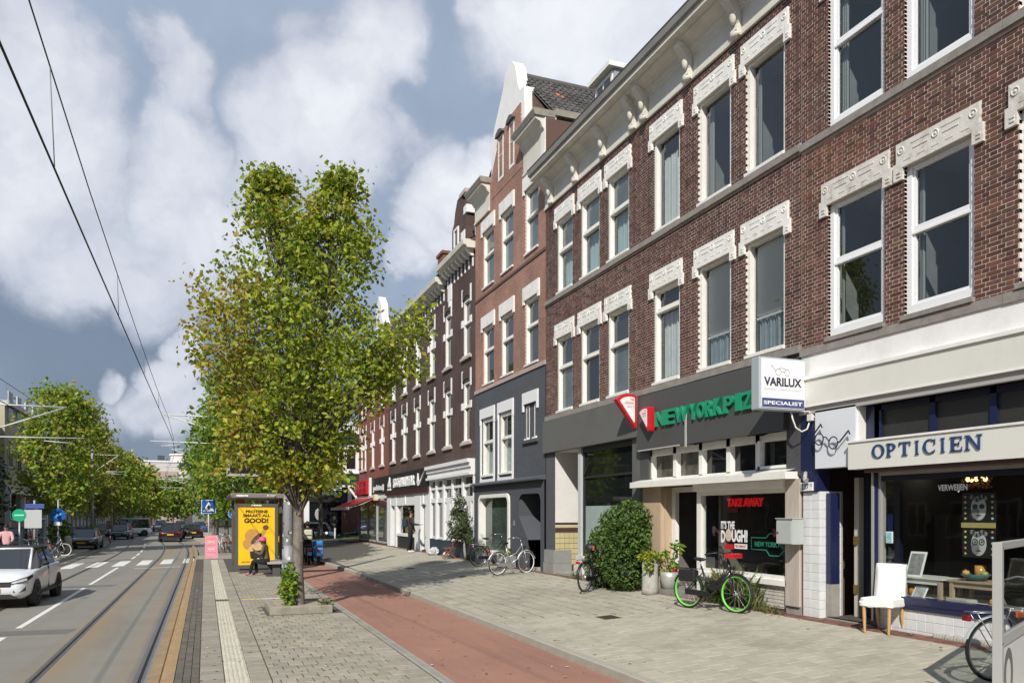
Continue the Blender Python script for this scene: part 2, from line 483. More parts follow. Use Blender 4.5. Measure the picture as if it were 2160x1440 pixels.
# asphalt with rust from the rails
m_asph = mat('asphalt', (.235, .225, .195), .88, stain2=((.15, .14, .125), .8, .5, .52, (1.6, .12, 1)), var=.10, vscale=.9, bump=.35, bscale=190, stain=(.16, .15, .135), sscale=.35, samt=.4, spos=.52)
nt = m_asph.node_tree; ns, ls = nt.nodes, nt.links
bs = ns['Principled BSDF']; prev = bs.inputs['Base Color'].links[0].from_socket
tcn = ns.new('ShaderNodeTexCoord'); sx = ns.new('ShaderNodeSeparateXYZ'); ls.new(tcn.outputs['Object'], sx.inputs[0])
def mnode(op, a, b=None, clamp=False):
    n = ns.new('ShaderNodeMath'); n.operation = op; n.use_clamp = clamp
    for i, v in enumerate((a, b)):
        if v is None: continue
        if isinstance(v, (int, float)): n.inputs[i].default_value = v
        else: ls.new(v, n.inputs[i])
    return n.outputs[0]
rust = None
for xr, w in ((-2.30, .42), (-.72, .25), (-2.05, .5), (-1.15, .22), (-6.2, .3), (-4.8, .3)):
    d = mnode('ABSOLUTE', mnode('SUBTRACT', sx.outputs[0], xr))
    q = mnode('SUBTRACT', 1.0, mnode('DIVIDE', d, w), clamp=True)
    rust = q if rust is None else mnode('ADD', rust, q)
rn = ns.new('ShaderNodeTexNoise'); rn.inputs['Scale'].default_value = .7; rn.inputs['Detail'].default_value = 7; ls.new(tcn.outputs['Object'], rn.inputs['Vector'])
rust = mnode('MULTIPLY', mnode('MULTIPLY', rust, rn.outputs[0]), .72, clamp=True)
mx = ns.new('ShaderNodeMixRGB'); ls.new(rust, mx.inputs[0]); ls.new(prev, mx.inputs[1]); mx.inputs[2].default_value = (.29, .20, .115, 1)
fine = ns.new('ShaderNodeTexNoise'); fine.inputs['Scale'].default_value = 95; fine.inputs['Detail'].default_value = 3; ls.new(tcn.outputs['Object'], fine.inputs['Vector'])
mr = ns.new('ShaderNodeMapRange'); mr.inputs[1].default_value = .3; mr.inputs[2].default_value = .7; mr.inputs[3].default_value = .82; mr.inputs[4].default_value = 1.18; ls.new(fine.outputs[0], mr.inputs[0])
vm = ns.new('ShaderNodeVectorMath'); vm.operation = 'SCALE'; ls.new(mx.outputs[0], vm.inputs[0]); ls.new(mr.outputs[0], vm.inputs['Scale'])
ls.new(vm.outputs[0], bs.inputs['Base Color'])
r = MB(); strip(r, [(-6.95, 0), (-5, 0.0), (-3.66, .0), (-2, 0), (-.78, 0)], -12, 48, step=60)
strip(r, [(-9.6, 0), (-5, 0.0), (-3.66, .0), (-2, 0), (.6, 0)], 48, 190)
strip(r, [(.6, 0), (30, 0)], 44.6, 60, bx=lambda y: 0)
road = kind(r.build('road', m=m_asph), 'structure')

# tram rails: steel head and groove
m_steel = mat('rail_steel', (.20, .185, .175), .42, .75, var=.25, vscale=6)
m_groove = mat('rail_groove', (.012, .011, .011), .9)
m_railedge = mat('rail_concrete', (.21, .205, .205), .7, var=.15, vscale=4)
for xr in (-2.405, -.97, -6.30, -4.87):
    t = thing('tram_rail', {-2.405: 'grooved tram rail between the centre line and the kerb-side rail', -.97: 'grooved tram rail closest to the ochre platform kerb',
                            -6.30: 'grooved tram rail along the far left kerb of the road', -4.87: 'grooved tram rail just left of the dashed centre line'}[xr], 'tram rail', (xr, 0, 0), group='tram rails set in the asphalt')
    a = MB(); strip(a, [(xr, .004), (xr + .062, .006)], -12, 150); a.build('rail_head', t, m_steel)
    a = MB(); strip(a, [(xr + .062, .004), (xr + .108, .004)], -12, 150); a.build('groove', t, m_groove)
    a = MB(); strip(a, [(xr + .108, .004), (xr + .15, .005)], -12, 150); a.build('rail_lip', t, m_steel)
    if xr == -.97:
        a = MB(); strip(a, [(xr + .15, .0042), (xr + .29, .0042)], -12, 60); a.build('edge_strip', t, m_railedge)

# painted markings
m_white = mat('road_paint', (.72, .72, .68), .75, var=.12, vscale=5, stain=(.35, .34, .32), sscale=3, samt=.6, spos=.56)
def mark(x0, x1, y0, y1, name, label, cat, group=None, skew=0, z=.0045):
    a = MB(); a.face([(x0 + bend(y0), y0, z), (x1 + bend(y0), y0 + skew, z), (x1 + bend(y1), y1 + skew, z), (x0 + bend(y1), y1, z)])
    o = a.build(name, m=m_white); o['label'] = label; o['kind'] = 'structure'; o['group'] = group or 'white road markings'
    return o
for i, (a0, a1) in enumerate(((12.6, 17.9), (19.2, 28.9), (30.2, 39.4), (46.5, 49.5), (50.5, 53.5), (55, 58), (61, 64), (68, 71))):
    mark(-3.72, -3.60, a0, a1, 'centre_line', 'white centre line dash on the asphalt road', 'road marking')
for i in range(6):
    x = -6.0 + .99 * i
    mark(x, x + .5, 39.1 + .55 * i * .99, 43.6 + .5 * i * .99, 'zebra_bar', 'white bar of the zebra crossing', 'road marking', 'zebra crossing bars', skew=.28)
mark(-2.9, -1.05, 38.15, 38.35, 'stop_line', 'thin white stop line before the zebra crossing', 'road marking', skew=.9)
m_patch = mat('asphalt_patch', (.15, .145, .135), .9, var=.15, vscale=5, bump=.3, bscale=150)
a = MB()
a.face([(-5.2, 29.0, .0035), (-2.9, 29.25, .0035), (-2.75, 29.95, .0035), (-5.0, 29.8, .0035)])
a.face([(-5.6, 18.3, .0035), (-2.6, 18.0, .0035), (-2.5, 18.7, .0035), (-5.6, 18.95, .0035)])
kind(a.build('road_patch', m=m_patch), 'structure')

# ------------------------------------------------------------------ kerb and tram platform
m_kerb = mat('ochre_kerb', (.36, .245, .125), .85, var=.22, vscale=2.2, stain=(.20, .125, .06), sscale=2.5, samt=.7, bump=.3, bscale=40)
m_band = mat('rusty_concrete', (.30, .215, .12), .9, var=.22, vscale=2, stain=(.19, .14, .09), sscale=1.4, samt=.6, bump=.3, bscale=70)
k = MB(); strip(k, [(-.78, .004), (-.66, .012), (-.645, .03), (-.615, .03), (-.60, .012)], -8, 60)
kerb = kind(k.build('kerb', m=m_band), 'structure')
ks = MB(); strip(ks, [(-.5, 0), (-.49, .262), (-.475, .278), (-.375, .281), (-.37, 0)], 0, .985, step=1, bx=lambda y: 0)
kme = ks.mesh('kerb_stone'); kme.materials.append(m_kerb)
ks2 = MB(); strip(ks2, [(-.60, .01), (-.55, .17), (-.535, .185), (-.5, .187), (-.5, 0)], -8, 40.2); ks2.build('kerb_toe', kerb, m_kerb)
for i in range(64):
    y = -2 + i
    o = link('kerb_stone', kme, kerb); o.location = (bend(y) + random.uniform(-.003, .003), y, random.uniform(-.003, .003) - (0 if y < 40 else .15)); o.rotation_euler = (0, 0, 0 if y < 46 else .0028 * (y - 45))

m_joint = mat('joint_sand', (.085, .08, .068), .95)
m_slab = mat('paver_grey', (.33, .30, .24), .9, wpos=True, stain2=((.19, .175, .14), .6, .5, .52, (1, 1, 1)), objrand=.13, var=.16, vscale=9, bump=.25, bscale=120, stain=(.21, .19, .15), sscale=2.2, samt=.5, spos=.52)
m_slabdark = mat('paver_dark', (.125, .112, .092), .9, wpos=True, objrand=.16, var=.2, vscale=7, bump=.25, bscale=120)
m_slablight = mat('paver_light', (.30, .275, .225), .9, wpos=True, objrand=.10, var=.16, vscale=6, bump=.2, bscale=120, stain=(.17, .15, .12), sscale=1.5, samt=.55)
m_tact = mat('tactile_cream', (.56, .52, .42), .85, wpos=True, objrand=.07, var=.12, vscale=8, stain=(.33, .30, .24), sscale=4, samt=.5)
m_side = mat('sidewalk_tile', (.40, .375, .30), .9, wpos=True, stain2=((.20, .185, .15), .45, .6, .50, (1, 1, 1)), objrand=.085, var=.12, vscale=7, bump=.22, bscale=140, stain=(.25, .235, .19), sscale=.8, samt=.5, spos=.53)
m_conc = mat('concrete_edge', (.37, .355, .30), .9, var=.15, vscale=3, bump=.3, bscale=90, stain=(.2, .19, .15), sscale=2, samt=.5)
p = MB()
def platx(y): return 0.0
p.box(-.37, 2.94, -4, 40.2, .0, .266)
p.face([(-.37, 40.2, .266), (2.94, 40.2, .266), (2.94, 42, .13), (-.37, 42, .13)])
plat = kind(p.build('tram_platform', m=m_joint), 'structure')

TILE = {}
def tile_mesh(name, w, l, t, m, b=.006):
    key = (name, round(w, 4), round(l, 4), m.name)
    if key not in TILE:
        x0, x1, y0, y1 = -w / 2, w / 2, -l / 2, l / 2
        q = MB(); v = [(x0, y0, -t), (x1, y0, -t), (x1, y1, -t), (x0, y1, -t), (x0, y0, -b * .8), (x1, y0, -b * .8), (x1, y1, -b * .8), (x0, y1, -b * .8), (x0 + b, y0 + b, 0), (x1 - b, y0 + b, 0), (x1 - b, y1 - b, 0), (x0 + b, y1 - b, 0)]
        f = [(8, 9, 10, 11)]
        for i in range(4):
            j = (i + 1) % 4; f += [(i, j, j + 4, i + 4), (i + 4, j + 4, j + 8, i + 8)]
        q.faces(v, f, m); me = q.mesh(name); TILE[key] = me
    return TILE[key]
def lay(parent, spots, name, m, limit, slope=0.0, jitter=.0024):
    """spots: (x, y, z, w, l). The nearest ones become parts, the rest one joined part"""
    spots = sorted(spots, key=lambda s: (s[0] * .3) ** 2 + s[1] ** 2 if False else s[1] + .0 * s[0])
    ca = math.cos(slope); sa = math.sin(slope)
    for x, y, z, w, l in spots[:limit]:
        me = tile_mesh(name, w, l, .03, m)
        o = link(name, me, parent); o.location = (x, y, z + random.uniform(-jitter, jitter))
        o.rotation_euler = (random.uniform(-.004, .004), -slope + random.uniform(-.004, .004), random.uniform(-.006, .006))
    rest = MB()
    for x, y, z, w, l in spots[limit:]:
        zz = z + random.uniform(-jitter, jitter); h = w / 2; e = sa / ca
        rest.faces([(x - h, y - l / 2, zz - h * e), (x + h, y - l / 2, zz + h * e), (x + h, y + l / 2, zz + h * e), (x - h, y + l / 2, zz - h * e),
                    (x - h, y - l / 2, zz - h * e - .02), (x + h, y - l / 2, zz + h * e - .02)], [(0, 1, 2, 3), (4, 5, 1, 0)], m)
    if rest.v:
        o = rest.build(name + '_field', parent, fix=False); kind(o, 'stuff')
m_slabI = mat('paver_grey_field', (.33, .30, .24), .9, wpos=True, stain2=((.19, .175, .14), .6, .5, .52, (1, 1, 1)), island=.13, var=.16, vscale=9, stain=(.21, .19, .15), sscale=2.2, samt=.5, spos=.52)
zt = .28
sp = []
for i in range(110):                       # dark strip beside the kerb: three narrow rows
    for j in range(3): sp.append((-.32 + j * .1, 8.3 + i * .21, zt, .094, .204))
lay(plat, sp, 'dark_paver', m_slabdark, 120)
sp = []
for i in range(105):
    sp.append((.085, 8.3 + i * .3, zt, .294, .294))
lay(plat, sp, 'edge_slab', m_slablight, 60)
# tactile strip: ribbed tiles
q = MB(); q.box(-.147, .147, -.147, .147, -.03, 0, m_tact)
for c in range(5):
    x = -.116 + c * .058
    q.faces([(x - .019, -.146, .0003), (x - .011, -.146, .006), (x + .011, -.146, .006), (x + .019, -.146, .0003), (x - .019, .146, .0003), (x - .011, .146, .006), (x + .011, .146, .006), (x + .019, .146, .0003)],
            [(0, 1, 5, 4), (1, 2, 6, 5), (2, 3, 7, 6), (0, 3, 2, 1), (4, 5, 6, 7)], m_tact)
tme = q.mesh('tactile_tile')
m_tgroove = mat('tactile_groove', (.27, .25, .21), .9)
for i in range(104):
    y = 8.3 + i * .3
    if 20.55 < y < 20.95: continue
    o = link('tactile_tile', tme, plat); o.location = (.39, y, zt + random.uniform(-.001, .001))
sp = []
for i in range(105):
    sp.append((.67, 8.3 + i * .3, zt, .25, .294))
lay(plat, sp, 'edge_slab', m_slab, 60)
sp = []
for i in range(75):                        # running bond pavers between the two bands
    for j in range(8):
        x = .905 + j * .2 + (.1 if i % 2 else 0)
        if 1.2 < x < 2.65 and 17.25 < 8.3 + i * .3 < 18.95: continue
        sp.append((x, 8.3 + i * .3, zt, .185, .286))
    if i % 2: sp.append((.855, 8.3 + i * .3, zt, .085, .286))
    else: sp.append((2.42, 8.3 + i * .3, zt, .06, .286))
lay(plat, [s for s in sp if s[1] < 17.5], 'paver', m_slab, 260)
lay(plat, [s for s in sp if s[1] >= 17.5], 'paver', m_slabI, 0)
sp = [(2.62, 8.3 + i * .3, zt, .30, .294) for i in range(105) if not 17.2 < 8.3 + i * .3 < 19]
lay(plat, sp, 'edge_slab', m_slab, 50)
ke = MB(); strip(ke, [(2.8, .1), (2.8, .277), (2.81, .283), (2.93, .283), (2.94, .277), (2.94, .1)], -4, 40, bx=lambda y: 0)
ke.build('edging', plat, m_conc)
# thin yellow and white strip set across the platform
ys_ = MB(); ys_.box(.86, 1.25, 20.62, 20.74, .27, .286); o = ys_.build('yellow_strip', plat, mat('yellow_paint', (.75, .52, .04), .7))
ys_ = MB(); ys_.box(1.25, 2.3, 20.62, 20.74, .27, .2855); ys_.build('white_strip', plat, mat('white_strip_paint', (.62, .6, .54), .8, var=.1))
# far end of the platform: ramp slabs and a wide pavement before the side street
m_farpave = mat('far_paving', (.34, .315, .255), .9, var=.15, vscale=.8, stain=(.24, .22, .18), sscale=.4, samt=.5)
fp = MB(); strip(fp, [(-.40, 0), (-.37, .135), (-.2, .14), (2.9, .14), (2.9, 0)], 40.2, 46.5, bx=lambda y: 0)
strip(fp, [(.55, 0), (.58, .13), (3.2, .14), (4.2, .14), (4.2, 0)], 60, 110)
kind(fp.build('pavement', m=m_farpave), 'structure')

# ------------------------------------------------------------------ cycle path
m_cyc = mat('cycle_path_red', (.33, .172, .125), .88, stain2=((.20, .105, .08), .9, .55, .50, (2.2, .16, 1)), var=.10, vscale=1.1, bump=.3, bscale=170, stain=(.23, .115, .085), sscale=.5, samt=.5, spos=.52)
nt = m_cyc.node_tree; ns, ls = nt.nodes, nt.links; bs = ns['Principled BSDF']; prev = bs.inputs['Base Color'].links[0].from_socket
tcn = ns.new('ShaderNodeTexCoord'); fine = ns.new('ShaderNodeTexNoise'); fine.inputs['Scale'].default_value = 110; ls.new(tcn.outputs['Object'], fine.inputs['Vector'])
mr = ns.new('ShaderNodeMapRange'); mr.inputs[1].default_value = .3; mr.inputs[2].default_value = .7; mr.inputs[3].default_value = .8; mr.inputs[4].default_value = 1.2; ls.new(fine.outputs[0], mr.inputs[0])
vm = ns.new('ShaderNodeVectorMath'); vm.operation = 'SCALE'; ls.new(prev, vm.inputs[0]); ls.new(mr.outputs[0], vm.inputs['Scale']); ls.new(vm.outputs[0], bs.inputs['Base Color'])
def cb(y): return 0 if y < 24 else -.0035 * (y - 24) ** 2
c = MB()
ys = YS(-6, 46, 2)
vs_ = []
for y in ys: vs_ += [(2.94 + min(0, cb(y)) * .25, y, .272), (4.88 + cb(y), y, .302)]
c.faces(vs_, [(i * 2, i * 2 + 1, i * 2 + 3, i * 2 + 2) for i in range(len(ys) - 1)])
kind(c.build('cycle_path', m=m_cyc), 'structure')

# ------------------------------------------------------------------ sidewalk
SLOPE = math.atan(.058)
def swz(x): return .42 + (x - 4.95) * .058
s = MB()
ys = YS(-6, 57, 3)
vs_ = []
for y in ys: vs_ += [(4.98 + cb(y), y, .0), (4.98 + cb(y), y, swz(4.98) - .014), (9.9, y, swz(9.9) - .014)]
s.faces(vs_, [f for i in range(len(ys) - 1) for f in ((i * 3, i * 3 + 1, i * 3 + 4, i * 3 + 3), (i * 3 + 1, i * 3 + 2, i * 3 + 5, i * 3 + 4))])
s.face([(3, 57, .4), (9.9, 57, .68), (9.9, 57, -.05), (3, 57, -.05)])
side = kind(s.build('sidewalk', m=m_joint), 'structure')
stone = MB(); strip(stone, [(-.11, -.16), (-.11, -.012), (-.095, .003), (.02, .006), (.02, -.16)], -.495, .495, step=1, bx=lambda y: 0)
sme = stone.mesh('kerb_stone'); sme.materials.append(m_conc)
for i in range(52):
    y = 5.0 + i
    o = link('kerb_stone', sme, side); o.location = (4.98 + cb(y), y, swz(4.95) + random.uniform(-.003, .003)); o.rotation_euler = (0, 0, math.atan(max(0, y - 24) * .007))
sp = []
m_sideI = mat('sidewalk_tile_field', (.40, .375, .30), .9, wpos=True, stain2=((.20, .185, .15), .45, .6, .50, (1, 1, 1)), island=.085, var=.12, vscale=7, stain=(.25, .235, .19), sscale=.8, samt=.5, spos=.53)
def skiphole(x, y):
    return 6.56 < x < 7.02 and 12.42 < y < 12.92
for j in range(14):
    for i in range(175):
        x = 5.155 + j * .3; y = 4.2 + i * .3 + (.15 if j % 2 else 0)
        sp.append((x, y, swz(x), .2885, .2885))
def seen(s_):                                # inside the picture and near
    Z = s_[0] * .363 + s_[1] * .932; xc = s_[0] * .932 - s_[1] * .363
    return xc / Z * 1660 < 1140 and (1.95) / Z * 1660 < 375
near = [s_ for s_ in sp if seen(s_)]
near.sort(key=lambda s_: s_[0] ** 2 + s_[1] ** 2)
nearset = set(near[:300])
lay(side, near[:300], 'paving_tile', m_side, 300, slope=SLOPE)
lay(side, [s_ for s_ in sp if s_ not in nearset and s_[0] > 5.0 + cb(s_[1])], 'paving_tile', m_sideI, 0, slope=SLOPE)
# brick strip along the house fronts
m_paveb = mat('strip_brick', (.185, .088, .062), .88, island=.28, var=.2, vscale=12, stain=(.11, .075, .05), sscale=1.6, samt=.5)
b = MB()
for i in range(520):
    for j in range(3):
        x = 9.24 + j * .11; y = 3.0 + i * .105 + (.05 if j % 2 else 0); z = swz(x) + random.uniform(-.003, .002)
        if random.random() < .01: continue
        b.faces([(x - .05, y - .048, z), (x + .05, y - .048, z + .005), (x + .05, y + .048, z + .005), (x - .05, y + .048, z), (x - .05, y - .048, z - .02), (x + .05, y - .048, z - .02)], [(0, 1, 2, 3), (4, 5, 1, 0), (0, 3, 4)], m_paveb)
kind(b.build('brick_strip', side, fix=False), 'stuff')
# covers in the pavement
def cover(x, y, w, l, label, rot=0):
    t = thing('manhole_cover', label, 'manhole cover', (x, y, swz(x)), rot, 'iron covers in the sidewalk')
    a = MB(); a.box(-w / 2, w / 2, -l / 2, l / 2, -.01, .006); o = a.build('frame', None, mat('cover_iron', (.10, .075, .055), .75, .2, var=.3, vscale=20)); o.parent = t
    a = MB()
    for i in range(7): a.box(-w / 2 + .05, w / 2 - .05, -l / 2 + .05 + i * (l - .1) / 7, -l / 2 + .05 + (i + .55) * (l - .1) / 7, .006, .012)
    o = a.build('lid', None, mat('cover_lid', (.06, .045, .036), .75, .3, var=.3, vscale=20)); o.parent = t
    t.rotation_euler = (0, -SLOPE, rot)
cover(6.82, 12.68, .34, .42, 'rusty iron cover in the sidewalk in front of the green-rimmed bicycle')
cover(6.60, 26.7, .34, .4, 'dark iron cover in the sidewalk in front of the person at the shop')
cover(7.1, 22.3, .25, .28, 'small iron cover in the sidewalk before the silver bicycle')
# ------------------------------------------------------------------ far side of the road
m_left = mat('left_paving', (.30, .27, .22), .9, var=.18, vscale=1.2, stain=(.2, .17, .13), sscale=.5, samt=.5)
m_bay = mat('bay_clinker', (.20, .135, .105), .9, var=.2, vscale=3)
lp = MB(); strip(lp, [(-6.95, 0), (-6.9, .14), (-6.6 - .1, .15), (-6.7, .15)][:3] + [], -12, 38.6)
a = MB(); a.box(-30, -6.92, -12, 57, -.04, .15); a.box(-30, -9.65, 57, 66, -.04, .15)
strip(a, [(-9.75, 0), (-9.7, .14), (-40, .16)], 66, 190)
kind(a.build('left_sidewalk', m=m_left), 'structure')
a = MB(); strip(a, [(-6.92, 0), (-6.9, .16), (-6.76, .165), (-6.74, 0)], -12, 56.5)
a.build('kerb', m=m_conc)['kind'] = 'structure'
a = MB(); a.face([(-9.6, 57.4, .006), (-6.8, 57.4, .006), (-7.4, 66, .006), (-9.6, 66, .006)])
kind(a.build('parking_bay', m=m_bay), 'structure')
# grass verge beside the side street
m_grass = mat('verge_grass', (.075, .13, .022), .9, var=.4, vscale=4, bump=.6, bscale=60)
a = MB(); a.box(6.2, 16, 61, 67.5, 0, .42); kind(a.build('verge', m=mat('verge_earth', (.13, .10, .055), .95, var=.4, vscale=2)), 'structure')
bl = MB()
for i in range(5200):
    x = random.uniform(6.2, 14); y = random.uniform(63.2, 67.5); h = random.uniform(.1, .26); a_ = random.uniform(0, 6.28); w = .035
    dx, dy = math.cos(a_) * w, math.sin(a_) * w
    bl.face([(x - dx, y - dy, .42), (x + dx, y + dy, .42), (x + random.uniform(-.08, .08), y + random.uniform(-.08, .08), .42 + h)], m_grass)
kind(tag(bl.build('grass', fix=False), 'short green grass on the verge beside the side street', 'grass'), 'stuff')

# fallen leaves and small litter
m_lit = [mat('fallen_leaf_%d' % i, c, .8) for i, c in enumerate(((.30, .20, .05), (.22, .13, .05), (.38, .32, .08)))]; m_scrap = mat('paper_scrap', (.62, .61, .57), .8); m_gum = mat('gum_spot', (.20, .19, .165), .9)
lb = MB(); rr = random.Random(77)
for i in range(620):
    u = rr.random()
    if u < .45: x, y, z = rr.uniform(-.3, 2.8), rr.uniform(8.5, 26), .286
    elif u < .65: x, y = rr.uniform(2.95, 4.8), rr.uniform(9, 30); z = .282 + (x - 2.94) * .0155 + .006
    elif u < .85: x, y = 4.85 + abs(rr.gauss(0, .25)) + .14, rr.uniform(9, 34); z = swz(x) + .006
    else: x = 9.42 - abs(rr.gauss(0, .3)); y = rr.uniform(7, 30); z = swz(x) + .007
    r_ = rr.uniform(.015, .04); a = rr.uniform(0, 6.28); m_ = rr.choice(m_lit) if rr.random() < .72 else (m_scrap if rr.random() < .35 else m_gum); k_ = 1 if m_ is m_gum else rr.uniform(.5, .8)
    lb.face([(x + r_ * math.cos(a), y + r_ * math.sin(a), z), (x - r_ * k_ * math.sin(a), y + r_ * k_ * math.cos(a), z + (0 if m_ is m_gum else .006)), (x - r_ * math.cos(a), y - r_ * math.sin(a), z), (x + r_ * k_ * math.sin(a), y - r_ * k_ * math.cos(a), z + (0 if m_ is m_gum else .004))], m_)
kind(tag(lb.build('litter', fix=False), 'fallen leaves, gum spots and paper scraps scattered over the paving', 'litter'), 'stuff')
# ================================================================== THE ROW OF HOUSES
FX = 9.45
m_wframe = mat('white_frame', (.80, .79, .74), .45, var=.05, vscale=4, stain=(.55, .53, .47), sscale=2.5, samt=.35, spos=.55)
m_pvc = mat('pvc_frame', (.82, .83, .84), .3)
m_pane = mat('window_pane', (.030, .034, .037), .03, spec=.8, var=.3, vscale=.9)
m_panel = mat('window_pane_pale', (.10, .125, .125), .04, spec=.8, var=.35, vscale=1.2)
m_paned = mat('window_pane_dark', (.012, .013, .014), .03, spec=.7)
m_lintel = mat('lintel_white', (.80, .785, .745), .75, stain2=((.50, .48, .43), 3, .6, .54, (1, 1, .3)), var=.08, vscale=6, stain=(.42, .40, .35), sscale=4, samt=.6, spos=.55, bump=.2, bscale=50)
m_lintelold = mat('lintel_worn', (.66, .64, .59), .85, var=.12, vscale=8, stain=(.33, .28, .22), sscale=6, samt=.8, spos=.5, bump=.4, bscale=40)
m_stone = mat('sill_stone', (.27, .245, .225), .9, var=.2, vscale=5, stain=(.16, .14, .12), sscale=3, samt=.6, bump=.3, bscale=60)
m_mortar = mat('mortar', (.64, .55, .48), .95, var=.14, vscale=3, stain=(.36, .30, .26), sscale=.8, samt=.7, spos=.5)
m_brickA = mat('brick_dark', (.115, .047, .031), .85, wpos=True, stain2=((.20, .075, .035), .55, .75, .53, (1, 1, .55)), island=.42, var=.22, vscale=14, stain=(.06, .042, .037), sscale=.7, samt=.6, spos=.5, bump=.3, bscale=90)
m_brickB = mat('brick_brown', (.100, .043, .032), .85, wpos=True, stain2=((.045, .030, .026), .6, .65, .50, (1, 1, .35)), island=.40, var=.2, vscale=14, stain=(.125, .055, .035), sscale=.6, samt=.5, spos=.52, bump=.3, bscale=90)
m_trim = mat('cornice_paint', (.66, .64, .57), .7, stain2=((.42, .40, .34), 1.2, .6, .50, (1, 1, .15)), var=.08, vscale=2, stain=(.48, .455, .39), sscale=2, samt=.6, stretch=(1, .35, 1))
m_gutter = mat('gutter_zinc', (.27, .255, .235), .6, .2, var=.15, vscale=2)
m_roof = mat('roof_dark', (.06, .058, .058), .9)
m_blind = mat('blind_slat', (.62, .62, .57), .6)
m_curtain = mat('curtain_grey', (.20, .24, .26), .85, var=.2, vscale=5)
m_curtainl = mat('curtain_pale', (.52, .54, .52), .85, var=.12, vscale=4)
m_gl = glass('window_glass', (.88, .93, .93), 1.55, 1.7)
m_room = mat('room_wall', (.17, .18, .18), .9, var=.3, vscale=.9); m_roomc = mat('room_ceiling', (.30, .30, .29), .9); m_curtaind = mat('net_curtain', (.24, .25, .245), .9)
m_glshop = glass('shop_glass', (.90, .94, .92), 1.52, 1.5)
m_black = mat('black_void', (.006, .006, .006), .9)

def wall(mb, X, y0, y1, z0, z1, ops, depth, m, mrev=None):
    """house front in the plane X with openings (ya, yb, za, zb) and their reveals"""
    ys = sorted({y0, y1, *[v for o in ops for v in o[:2] if y0 < v < y1]}); zs = sorted({z0, z1, *[v for o in ops for v in o[2:4] if z0 < v < z1]})
    for a, b in zip(ys, ys[1:]):
        run = None
        for c, d in zip(zs, zs[1:]):
            my, mz = (a + b) / 2, (c + d) / 2
            if any(o[0] < my < o[1] and o[2] < mz < o[3] for o in ops):
                if run: mb.face([(X, b, run[0]), (X, a, run[0]), (X, a, run[1]), (X, b, run[1])], m); run = None
            else: run = (run[0], d) if run else (c, d)
        if run: mb.face([(X, b, run[0]), (X, a, run[0]), (X, a, run[1]), (X, b, run[1])], m)
    for o in ops:
        if not depth: continue
        a, b, c, d = o[:4]; D = X + (o[4] if len(o) > 4 else depth); r = mrev or m
        mb.face([(X, a, c), (D, a, c), (D, a, d), (X, a, d)], r); mb.face([(X, b, c), (X, b, d), (D, b, d), (D, b, c)], r)
        mb.face([(X, a, d), (D, a, d), (D, b, d), (X, b, d)], r); mb.face([(X, a, c), (X, b, c), (D, b, c), (D, a, c)], r)
def shell(mb, X, y0, y1, z0, z1, depth, m, mroof=m_roof):
    """the sides, back and flat roof of a house"""
    B = X + depth
    mb.face([(X, y0, z0), (B, y0, z0), (B, y0, z1), (X, y0, z1)], m); mb.face([(X, y1, z0), (X, y1, z1), (B, y1, z1), (B, y1, z0)], m)
    mb.face([(B, y0, z0), (B, y1, z0), (B, y1, z1), (B, y0, z1)], m); mb.face([(X, y0, z1), (B, y0, z1), (B, y1, z1), (X, y1, z1)], mroof)

def laybricks(parent, X, y0, y1, z0, z1, ops, m, limit, keepout=()):
    """staggered courses of stretchers and headers, cut round every opening"""
    row, st = .0615, .220; full = []; rest = MB(); k = 0; z = z0
    while z + .05 < z1:
        zc = z + .026; iv = [(y0 + .004, y1 - .004, False)]
        for o in list(ops) + list(keepout):
            if o[2] - .012 < zc < o[3] + .012:
                nv = []
                for a, b, e in iv:
                    if o[1] <= a or o[0] >= b: nv.append((a, b, e)); continue
                    if a < o[0]: nv.append((a, o[0], e))
                    if b > o[1]: nv.append((o[1], b, o in ops))      # brick end that shows in the reveal
                iv = nv
        w = st if k % 2 else .11; off = 0 if k % 2 else .055
        for a, b, e in iv:
            n0 = math.floor((a - y0 - off) / w)
            while True:
                s0 = y0 + off + n0 * w; s1 = s0 + w - .0145; n0 += 1
                if s0 > b: break
                p0, p1 = max(a, s0), min(b, s1)
                if p1 - p0 < .012: continue
                cut = (p1 - p0) < w - .0145 - .002
                edge = e and p0 < a + .003
                pr = random.uniform(-.002, .002)
                if not cut and not edge: full.append((p0, p1, z, pr, w))
                else: rest_brick(rest, X + pr, p0, p1, z, .09 if edge else .012, m)
        z += row; k += 1
    def vis(t):
        yy = (t[0] + t[1]) / 2; Z = X * .363 + yy * .932; xc = X * .932 - yy * .363
        return Z > 2 and xc / Z < .655 and (t[2] - 2.4) / Z < .655
    full.sort(key=lambda t: (0 if vis(t) else 1, X ** 2 + ((t[0] + t[1]) / 2) ** 2 + (t[2] - 2.4) ** 2))
    for p0, p1, zz, pr, w in full[:limit]:
        key = ('brick', w, m.name)
        if key not in TILE:
            q = MB(); rest_brick(q, 0, -(w - .0145) / 2, (w - .0145) / 2, 0, .012, m); TILE[key] = q.mesh('brick')
        o = link('brick', TILE[key], parent); o.location = (X + pr, (p0 + p1) / 2, zz)
    for p0, p1, zz, pr, w in full[limit:]: rest_brick(rest, X + pr, p0, p1, zz, .012, m)
    kind(rest.build('brickwork', parent, fix=False), 'stuff')
def rest_brick(mb, X, a, b, z, d, m):
    z1 = z + .0465
    mb.faces([(X, a, z), (X, b, z), (X, b, z1), (X, a, z1), (X + d, a, z), (X + d, b, z), (X + d, b, z1), (X + d, a, z1)],
             [(1, 0, 3, 2), (0, 1, 5, 4), (3, 7, 6, 2), (0, 4, 7, 3), (1, 2, 6, 5)], m)

